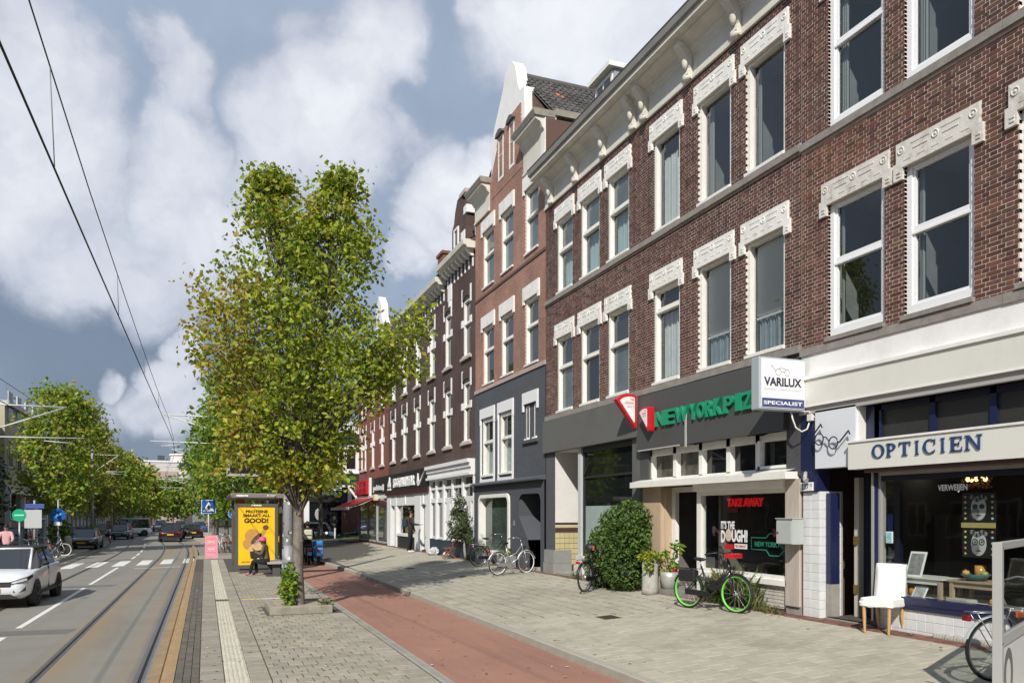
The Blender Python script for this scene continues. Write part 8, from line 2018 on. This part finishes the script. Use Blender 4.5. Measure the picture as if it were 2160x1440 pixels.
for b_ in ((.98, 1.09, .45, 2.78), (2.36, 2.47, .45, 2.78), (1.09, 2.36, .45, .58), (1.09, 2.36, 2.66, 2.78)): q.box(b_[0], b_[1], 29.78, 29.98, b_[2], b_[3], m_sh)
q.box(1.15, 2.40, 29.84, 29.96, .29, .45, m_sh); q.build('frame', t)
q = MB(); q.box(1.09, 2.36, 29.80, 29.90, .58, 2.66, mat('poster_yellow', (.85, .52, .005), .45, stain=(.85, .62, .02), sscale=1.2, samt=.6)); sh = q.build('poster', t)
q = MB(); q.box(1.55, 1.90, 29.775, 29.779, 2.70, 2.74, m_signw); q.build('maker_label', t)
yp = 29.797; m_pk = mat('poster_brown', (.035, .018, .010), .6)
for s_, x_, z_, w_p, h_p in (('PROTEINE', 1.36, 2.44, .76, .11), ('SMAAKT ALL', 1.27, 2.30, .93, .11), ('GOOD!', 1.30, 2.08, .84, .18)): lettering(sh, 'lettering', s_, (x_, yp, z_), GX, GZ, GN, w_p, h_p, .001, m_pk, .05)
lettering(sh, 'lettering', 'LEKKER VEEL PROTEINE', (1.2, yp, .66), GX, GZ, GN, .95, .05, .001, m_pk, .02)
q = MB(); m_bun, m_bun2, m_meat = mat('bun_tan', (.52, .27, .07), .6, var=.2, vscale=5), mat('bun_pale', (.62, .42, .20), .6, var=.15, vscale=5), mat('filling_brown', (.12, .06, .03), .7, var=.3, vscale=12)
def pell(cx, cz, rx, rz, ang, m, dy=0):
    pts = []
    for i in range(22):
        a = 2 * math.pi * i / 22; x, z = rx * math.cos(a), rz * math.sin(a); pts.append((cx + x * math.cos(ang) - z * math.sin(ang), yp - .0008 - dy, cz + x * math.sin(ang) + z * math.cos(ang)))
    q.face(pts, m)
pell(1.62, 1.55, .28, .34, .5, m_bun); pell(1.50, 1.30, .26, .20, -.4, m_bun, .001); pell(1.85, 1.38, .22, .32, -.5, m_bun2, .002); pell(1.70, 1.20, .30, .16, .6, m_bun2, .003); pell(1.72, 1.52, .09, .26, -.75, m_meat, .004); pell(1.80, 1.45, .05, .22, -.8, mat('filling_grey', (.30, .30, .31), .6), .005); pell(1.95, 1.72, .07, .22, -.5, m_bun, .004)
pell(2.04, 1.92, .10, .09, 0, m_meat, .006); q.face([(1.50, yp - .008, 1.06), (1.95, yp - .008, 1.12), (1.98, yp - .008, .85), (1.75, yp - .008, .74), (1.52, yp - .008, .82)], mat('tray_black', (.02, .018, .016), .6)); q.build('picture', sh)

# ------------------------------------------------------------------ signs on posts
m_sblue = mat('sign_blue', (.008, .095, .37), .4); m_post = mat('post_galv', (.45, .46, .46), .5, .3)
t = thing('crossing_sign', 'blue square pedestrian crossing sign with white triangle at the tram stop end', 'sign', (.17, 44.9, 0))
q = MB(); q.tube([(.17, 44.9, .0), (.17, 44.9, 3.2)], .038, m_post, 8); q.build('post', t)
q = MB(); q.bev(-.19, .53, 44.83, 44.86, 2.43, 3.15, .01, m_signw); q.box(-.165, .505, 44.826, 44.83, 2.455, 3.125, m_sblue); q.build('plate', t)
q = MB(); q.prism([(-.27, 2.56), (.27, 2.56), (0, 3.06)], (.17, 44.825, 0), (1, 0, 0), (0, 0, 1), (0, -1, 0), .002, m_signw); q.build('triangle', t)
q = MB(); y_ = 44.820
def fig(pts): q.face([(.17 + a, y_, b) for a, b in pts], m_black)
pell_m = q
for i in range(1): q.ell((.175, y_, 2.90), .028, .002, .030, m_black, 10, 6)
fig([(-.03, 2.86), (.04, 2.86), (.035, 2.74), (-.025, 2.74)]); fig([(-.02, 2.75), (.01, 2.75), (-.05, 2.60), (-.08, 2.60)]); fig([(.0, 2.75), (.035, 2.75), (.09, 2.60), (.06, 2.60)]); fig([(.035, 2.86), (.045, 2.83), (.09, 2.76), (.075, 2.75)]); fig([(-.03, 2.86), (-.03, 2.82), (-.07, 2.75), (-.085, 2.77)])
for i in range(5): q.face([(.17 - .20 + i * .09, y_, 2.575), (.17 - .16 + i * .09, y_, 2.575), (.17 - .15 + i * .09, y_, 2.60), (.17 - .19 + i * .09, y_, 2.60)], m_black)
q.build('pedestrian', t)
t = thing('traffic_sign', 'round blue arrow sign on a pale lamp post behind the crossing sign', 'sign', (1.55, 49.5, 0)); q = MB(); q.tube([(1.55, 49.5, 0), (1.55, 49.5, 4.6)], [.09, .06], m_post, 8); q.tube([(1.55, 49.5, 4.3), (2.2, 49.4, 4.45)], .03, m_post, 6); q.build('post', t)
q = MB(); q.tube([(1.55, 49.40, 2.45), (1.55, 49.38, 2.45)], .30, m_signw, 20); q.tube([(1.55, 49.385, 2.45), (1.55, 49.375, 2.45)], .28, mat('sign_blue_light', (.02, .20, .55), .4), 20); q.bar((1.45, 49.37, 2.35), (1.68, 49.37, 2.52), .06, .005, m_signw, up=(0, 1, 0)); q.build('plate', t)
t = thing('sign_board_stand', 'pink folding pavement board with pale red lettering on the platform end', 'pavement board', (.28, 40.5, .28)); m_pinkb = mat('board_pink', (.62, .24, .29), .6, var=.2, vscale=6)
for s in (-1, 1):
    q = MB(); q.obox((.28, 40.5 + s * .14, .28 + .56), (.29, 0, 0), (0, .012, 0), (0, -s * .13, .55), m_pinkb if s < 0 else m_black); pb = q.build('panel', t)
    if s < 0:
        q = MB()
        for r_, (z, w) in enumerate(((1.22, .40), (1.08, .30), (.92, .38), (.74, .30), (.58, .42))):
            for k in range(3): q.obox((.28 + (k - 1) * w * .34, 40.5 - .14 - .013 + (z - .84) * .236, z), (w * .12, 0, 0), (0, .001, 0), (0, .009, .035), mat('board_print', (.72, .50, .50), .6) if r_ % 2 else mat('board_red', (.60, .15, .20), .6))
        q.build('print', pb)
q = MB(); q.torus((.60, 40.45, .95), .14, .02, (1, .3, 0), m_signw, 14, 6); q.build('wheel_hoop', t)
# left pavement signs
def roundsign(label, x, y, z, r_, m, h, name='stop_sign'):
    t = thing(name, label, 'sign', (x, y, .15)); q = MB(); q.tube([(x, y, .15), (x, y, h)], .04, m_post, 8); q.build('post', t); q = MB(); q.tube([(x, y - .06, z), (x, y - .045, z)], r_, m, 20); q.build('plate', t); return t
s_ = roundsign('green round tram stop sign on a white post beside the left bicycle row', -8.25, 43.5, 2.35, .30, mat('sign_green', (.01, .38, .20), .4), 2.2)
q = MB(); q.box(-8.45, -8.05, 43.42, 43.435, 2.31, 2.39, mat('sign_mint', (.35, .75, .58), .4)); q.build('stripe', s_)
s_ = roundsign('blue round sign above the white-wheeled bicycle', -7.55, 49.5, 2.35, .38, m_sblue, 3.2, 'traffic_sign')
q = MB(); q.bar((-7.75, 49.43, 2.2), (-7.4, 49.43, 2.45), .12, .006, mat('sign_sky', (.10, .42, .80), .4), up=(0, 1, 0)); q.box(-7.75, -7.35, 49.44, 49.455, 1.78, 1.98, m_signw); q.build('arrow', s_)
t = thing('notice_board', 'white notice board with a blue top on a post at the left pavement', 'sign', (-8.0, 45.6, .15)); q = MB(); q.tube([(-8.0, 45.6, .15), (-8.0, 45.6, 3.1)], .045, m_post, 8); q.build('post', t); q = MB(); q.bev(-8.42, -7.66, 45.5, 45.56, 1.70, 2.62, .01, mat('board_pale', (.50, .51, .52), .5)); q.build('board', t); q = MB(); q.bev(-8.4, -7.55, 45.48, 45.58, 2.68, 2.92, .01, mat('board_blue', (.05, .10, .33), .5)); q.build('header', t)
t = thing('bollard', 'pale worn concrete bollard beside the white-wheeled bicycle', 'bollard', (-7.35, 51.5, .15)); q = MB(); q.lathe([(.001, .15), (.20, .15), (.19, 1.05), (.12, 1.15), (.001, 1.17)], (-7.35, 51.5, 0), m_conc, 12); q.build('post', t)
t = thing('marker_post', 'thin red and white marker post at the left kerb before the dark hatchback', 'post', (-6.95, 72, .1))
for i in range(4):
    q = MB(); q.tube([(-7.35, 73, .05 + i * .28), (-7.35, 73, .33 + i * .28)], .06, m_signw if i % 2 else mat('post_red', (.5, .06, .05), .5), 8); q.build('band', t)
for i, (x, y, lb_) in enumerate(((6.6, 60.4, 'grey steel post at the edge of the verge beside the silver SUV'), (9.1, 60.0, 'grey steel post standing before the black saloon by the verge'))):
    t = thing('steel_post', lb_, 'post', (x, y, 0)); q = MB(); q.tube([(x, y, 0), (x, y, 1.35)], .07, m_post, 8); q.ell((x, y, 1.35), .07, .07, .03, m_post, 8, 5); q.build('post', t)
t = thing('lamp_post', 'thin dark lamp post with a small red sign before the RELEASE shop', 'lamp post', (6.35, 62.0, 0)); q = MB(); q.tube([(6.35, 62, 0), (6.35, 62, 5.6)], [.06, .04], mat('post_dark', (.10, .09, .09), .6), 8); q.build('post', t); q = MB(); q.ell((6.15, 61.9, 3.35), .18, .03, .11, mat('sign_maroon2', (.40, .02, .06), .5), 12, 6); q.build('sign', t)
t = thing('lamp_post', 'pale lamp post beside the left driver lane among the ochre trees', 'lamp post', (-8.7, 88, 0)); q = MB(); q.tube([(-8.7, 88, 0), (-8.7, 88, 5)], .08, mat('post_yellowish', (.42, .42, .22), .6), 8); q.build('post', t)
# sports shop and corner shop signs
t = thing('shop_sign', 'white FOOTBALLWEAR lettering with sport logos on the black fascia', 'sign', (9.3, 38, 3.8)); xs_ = FX - .12
lettering(t, 'lettering', 'FOOTBALLWEAR', (xs_, 41.2, 3.80), FU, FV, FN, 4.5, .48, .05, m_signw, .04)
q = MB()
q.prism([(0, 0), (.75, 0), (.75, .12), (0, .12)], (xs_, 42.6, 3.68), FU, FV, FN, .05, m_signw)
for i in range(3): q.prism([(.1 + i * .2, .18), (.28 + i * .2, .18), (.18 + i * .16, .40 + i * .16), (.04 + i * .16, .32 + i * .16)], (xs_, 42.6, 3.68), FU, FV, FN, .05, m_signw)
q.build('stripes_logo', t)
q = MB(); q.prism([(0, .32), (.15, .12), (.45, .12), (1.45, .80), (.55, .34), (.3, .34), (.22, .48), (.16, .70)], (xs_, 36.2, 3.62), FU, FV, FN, .05, m_signw); q.build('swoosh_logo', t)
t = thing('shop_sign', 'red square sign with worn red letters above the awning', 'sign', (9.2, 50, 3.7)); q = MB(); q.bev(FX - .35, FX - .12, 47.6, 51.6, 3.62, 4.48, .02, mat('sign_red_bright', (.50, .012, .03), .4)); q.build('box', t); q = MB()
for r_ in range(2):
    for k in range(3):
        y0_ = 51.2 - k * 1.25; z0_ = 4.08 - r_ * .38
        for b_ in ((0, .22, 0, .3), (.22, .7, .18, .3), (.5, .75, 0, .14)): q.box(FX - .37, FX - .35, y0_ - b_[1], y0_ - b_[0], z0_ + b_[2], z0_ + b_[3], mat('letter_red_dark', (.22, .008, .015), .5))
q.build('lettering', t)
t = thing('shop_sign', 'white lettering on black with a white edge strip beside the red square sign', 'sign', (9.2, 45, 3.7)); lettering(t, 'lettering', 'polsterij', (FX - .12, 46.6, 3.68), FU, FV, FN, 2.9, .42, .03, m_signw, .05); q = MB(); q.box(FX - .25, FX - .12, 47.2, 47.4, 3.5, 4.6, m_signw); q.build('edge', t)
t = thing('awning', 'red fabric awning folded out over the corner shop front', 'awning', (9, 48, 3.3)); q = MB(); q.face([(FX - .15, 46.2, 3.42), (FX - .15, 52.4, 3.42), (7.75, 52.4, 2.78), (7.75, 46.2, 2.78)], mat('awning_red', (.55, .06, .06), .8, trans=.3)); q.build('cloth', t)
q = MB(); q.box(7.68, 7.80, 46.15, 52.45, 2.66, 2.82, m_alu); q.box(FX - .2, FX, 46.1, 52.4, 3.40, 3.52, m_shopw); q.bar((FX - .1, 46.3, 3.38), (8.6, 46.3, 3.0), .05, .05, m_alu); q.bar((8.6, 46.3, 3.0), (7.75, 46.25, 2.75), .05, .05, m_alu); q.build('frame', t); q = MB(); q.bev(FX - .25, FX + .0, 45.7, 46.15, 3.2, 3.55, .03, mat('cream_box', (.60, .56, .38), .6)); q.build('motor_box', t)

# ------------------------------------------------------------------ buildings across the side street and far off
m_bE = brickmat('brick_far_street', (.17, .065, .05), (.14, .058, .045), (.20, .10, .08), plane='xz', row=.08, width=.25, var=.2)
t = thing('corner_shop', 'brick building with black RELEASE shop front across the side street', 'building', (9, 73, 0)); q = MB(); q.box(5.6, 40, 73, 85, 0, 6.0, m_bE); q.build('wall', t)
q = MB(); q.box(8.2, 12.6, 72.85, 73, 3.5, 5.2, mat('shop_black', (.014, .015, .014), .5)); q.box(8.1, 12.7, 72.7, 73, 5.2, 5.75, m_shopw); q.build('fascia_board', t)
q = MB(); q.box(8.3, 8.75, 72.8, 73, .3, 3.6, m_shopw); q.box(12.2, 12.55, 72.8, 73, .3, 5.0, mat('trim_broken', (.62, .62, .60), .7, var=.5, vscale=3)); q.build('pilaster', t)
P = MB(); P.face([(8.75, 72.95, .3), (12.2, 72.95, .3), (12.2, 72.95, 3.5), (8.75, 72.95, 3.5)]); P.build('shop_window', t, m_paned)
q = MB(); q.ell((9.6, 72.9, 2.4), .35, .01, .55, mat('print_grey', (.35, .35, .35), .6), 12, 8); q.box(10.6, 11.3, 72.88, 72.9, 1.0, 2.6, mat('print_dark', (.05, .05, .05), .6)); q.build('window_print', t)
lettering(t, 'lettering', 'RELEASE', (8.75, 72.84, 4.55), GX, GZ, GN, 2.9, .5, .02, m_signw, .04); lettering(t, 'lettering', 'BARBERSHOP', (8.75, 72.84, 4.15), GX, GZ, GN, 2.7, .26, .01, mat('letter_mint', (.15, .32, .22), .5), .02)
q = MB(); q.box(13, 16, 72.9, 73, 4.2, 5.4, mat('glass_far', (.04, .045, .045), .1)); q.build('window', t); q = MB(); q.face([(5.4, 72.6, 6), (40, 72.6, 6), (40, 79, 9), (5.4, 79, 9)], mat('roof_tile_red', (.15, .06, .045), .85, var=.3, vscale=4)); q.build('roof', t)
t = thing('brick_wall', 'low dark red brick wall behind the black saloon', 'wall', (16, 70.5, 0)); q = MB(); q.box(11.4, 30, 71, 71.3, 0, 3.4, m_bE); q.build('wall', t)
m_cw = mat('render_cream', (.44, .39, .28), .85, var=.08, vscale=1); m_gb = mat('grey_render', (.16, .165, .15), .85, var=.12, vscale=1); m_wf = mat('far_frame', (.50, .50, .47), .7)
def leftblock(label, y0, y1, h, m, X=-11.6, win=True, roofc=(.10, .09, .085), step=2.4, floors=2, z0=4.4, name='terrace_house'):
    t = thing(name, label, 'building', (X, y0, 0)); q = MB(); q.box(X - 9, X, y0, y1, 0, h, m); q.build('wall', t); q = MB(); q.box(X - 9.2, X + .25, y0 - .05, y1 + .05, h, h + .28, m_wf); q.build('roof', t)
    if win:
        n = int((y1 - y0) / step)
        for f in range(floors):
            for i in range(n):
                y = y0 + (i + .5) * (y1 - y0) / n; z = z0 + f * 3.0; q = MB(); q.box(X, X + .08, y - .62, y + .62, z - .08, z + 1.75, m_wf); w = q.build('window', t); q = MB(); q.box(X + .08, X + .085, y - .52, y - .05, z + .05, z + 1.65, MATS['glass_far']); q.box(X + .08, X + .085, y + .05, y + .52, z + .05, z + 1.65, MATS['glass_far']); q.build('pane', w)
    return t
t = leftblock('pale rendered shop building with white framed glass front behind the left trees', 57.0, 69.6, 9.2, m_cw, floors=2, z0=5.4)
q = MB(); X = -11.6
for y in (57.1, 61.3, 65.4, 69.4): q.box(X, X + .3, y - .12, y + .12, 0, 3.9, m_shopw)
q.box(X, X + .3, 57, 69.6, 3.7, 3.95, m_shopw); q.box(X, X + .2, 57, 69.6, 2.0, 2.12, m_shopw); fr_ = q.build('shop_front', t); q = MB(); q.box(X, X + .05, 57.1, 69.5, 0, 3.7, m_paned); q.box(X + .05, X + .06, 57.2, 61.2, .3, 2.0, mat('shop_greyglass', (.16, .16, .15), .3)); q.box(X + .05, X + .06, 61.5, 65.3, .3, 2.0, mat('shop_pinkish', (.38, .30, .29), .6, var=.3, vscale=2)); q.build('pane', fr_)
t = leftblock('dark house with blue shop windows at the far left edge', 43.5, 56.9, 8.0, mat('dark_render', (.05, .055, .06), .8), X=-12.4, floors=1, z0=4.6); q = MB(); q.box(-12.4, -12.3, 44, 56, .4, 2.6, mat('shop_blueglass', (.05, .15, .30), .25, var=.4, vscale=1)); q.build('shop_window', t)
for i, (a, b, hh, lb_) in enumerate(((69.7, 84, 8.6, 'grey terrace house with white windows behind the navy saloon'), (84.1, 100, 8.9, 'grey terrace house with white windows behind the white van'), (100.1, 122, 8.7, 'grey terrace house with white windows beyond the silver saloon'))): 
    leftblock(lb_, a, b, hh, m_gb, floors=2, z0=1.2, X=-12.2 - i * .3)
t = leftblock('red brown brick house at the far end of the left row', 124, 150, 8.8, mat('brick_far_red', (.17, .08, .06), .85, var=.15), X=-13.5, floors=2, z0=1.5)
t = thing('tower_block', 'far white apartment building with a rounded corner above the trees', 'building', (-8, 215, 0)); q = MB(); q.box(-20, -6, 212, 230, 0, 15.2, mat('far_white', (.52, .50, .47), .8)); q.box(-12.5, -6.4, 211.6, 212, 0, 13.0, mat('far_pink', (.42, .30, .27), .8)); q.tube([(-5.6, 214.6, 0), (-5.6, 214.6, 17.0)], 2.6, MATS['far_white'], 20); q.build('wall', t)
q = MB(); q.tube([(-5.6, 214.6, 13.6), (-5.6, 214.6, 15.2)], 2.63, MATS['glass_far'], 20, caps=False); q.build('window', t); q = MB(); q.tube([(-5.6, 214.6, 17.0), (-5.6, 214.6, 17.4)], 2.8, m_shopw, 20); q.box(-20.2, -5.8, 211.8, 230, 15.2, 15.6, m_shopw); q.box(-11, -9.5, 214, 216, 15.6, 17, MATS['dark_render']); q.build('roof', t)
t = thing('terrace_house', 'far dark shop row closing the avenue behind the cars', 'building', (-6, 185, 0)); q = MB(); q.box(-22, -9.5, 172, 186, 0, 8, m_bE); q.box(1.0, 20, 150, 170, 0, 9, m_bE); q.build('wall', t); q = MB(); q.box(-18, -10, 171.8, 172, .3, 3.2, MATS['glass_far']); q.box(-19, -9.8, 171.6, 172, 3.3, 3.9, m_wf); q.box(1.2, 6, 149.8, 150, .3, 3.2, MATS['glass_far']); q.box(1.1, 8, 149.5, 150, 3.4, 4.2, m_wf); q.build('shop_front', t)
# houses across the street, seen in the window panes only
for i, (a, b, h_) in enumerate(((-14, -2, 10), (-2, 12, 11), (12, 26, 10.5), (26, 43, 9.5))):
    leftblock(['brown brick house opposite the pizza shop', 'red brick house opposite the optician', 'brown house opposite the tram stop', 'grey brick house opposite the slate grey house'][i], a, b, h_, [mat('opp_brown', (.12, .07, .055), .85), mat('opp_red', (.17, .07, .05), .85), MATS['opp_brown'] if 'opp_brown' in MATS else None, mat('opp_grey', (.12, .11, .10), .85)][i], X=-14.5, floors=3, z0=1.3, step=2.2)
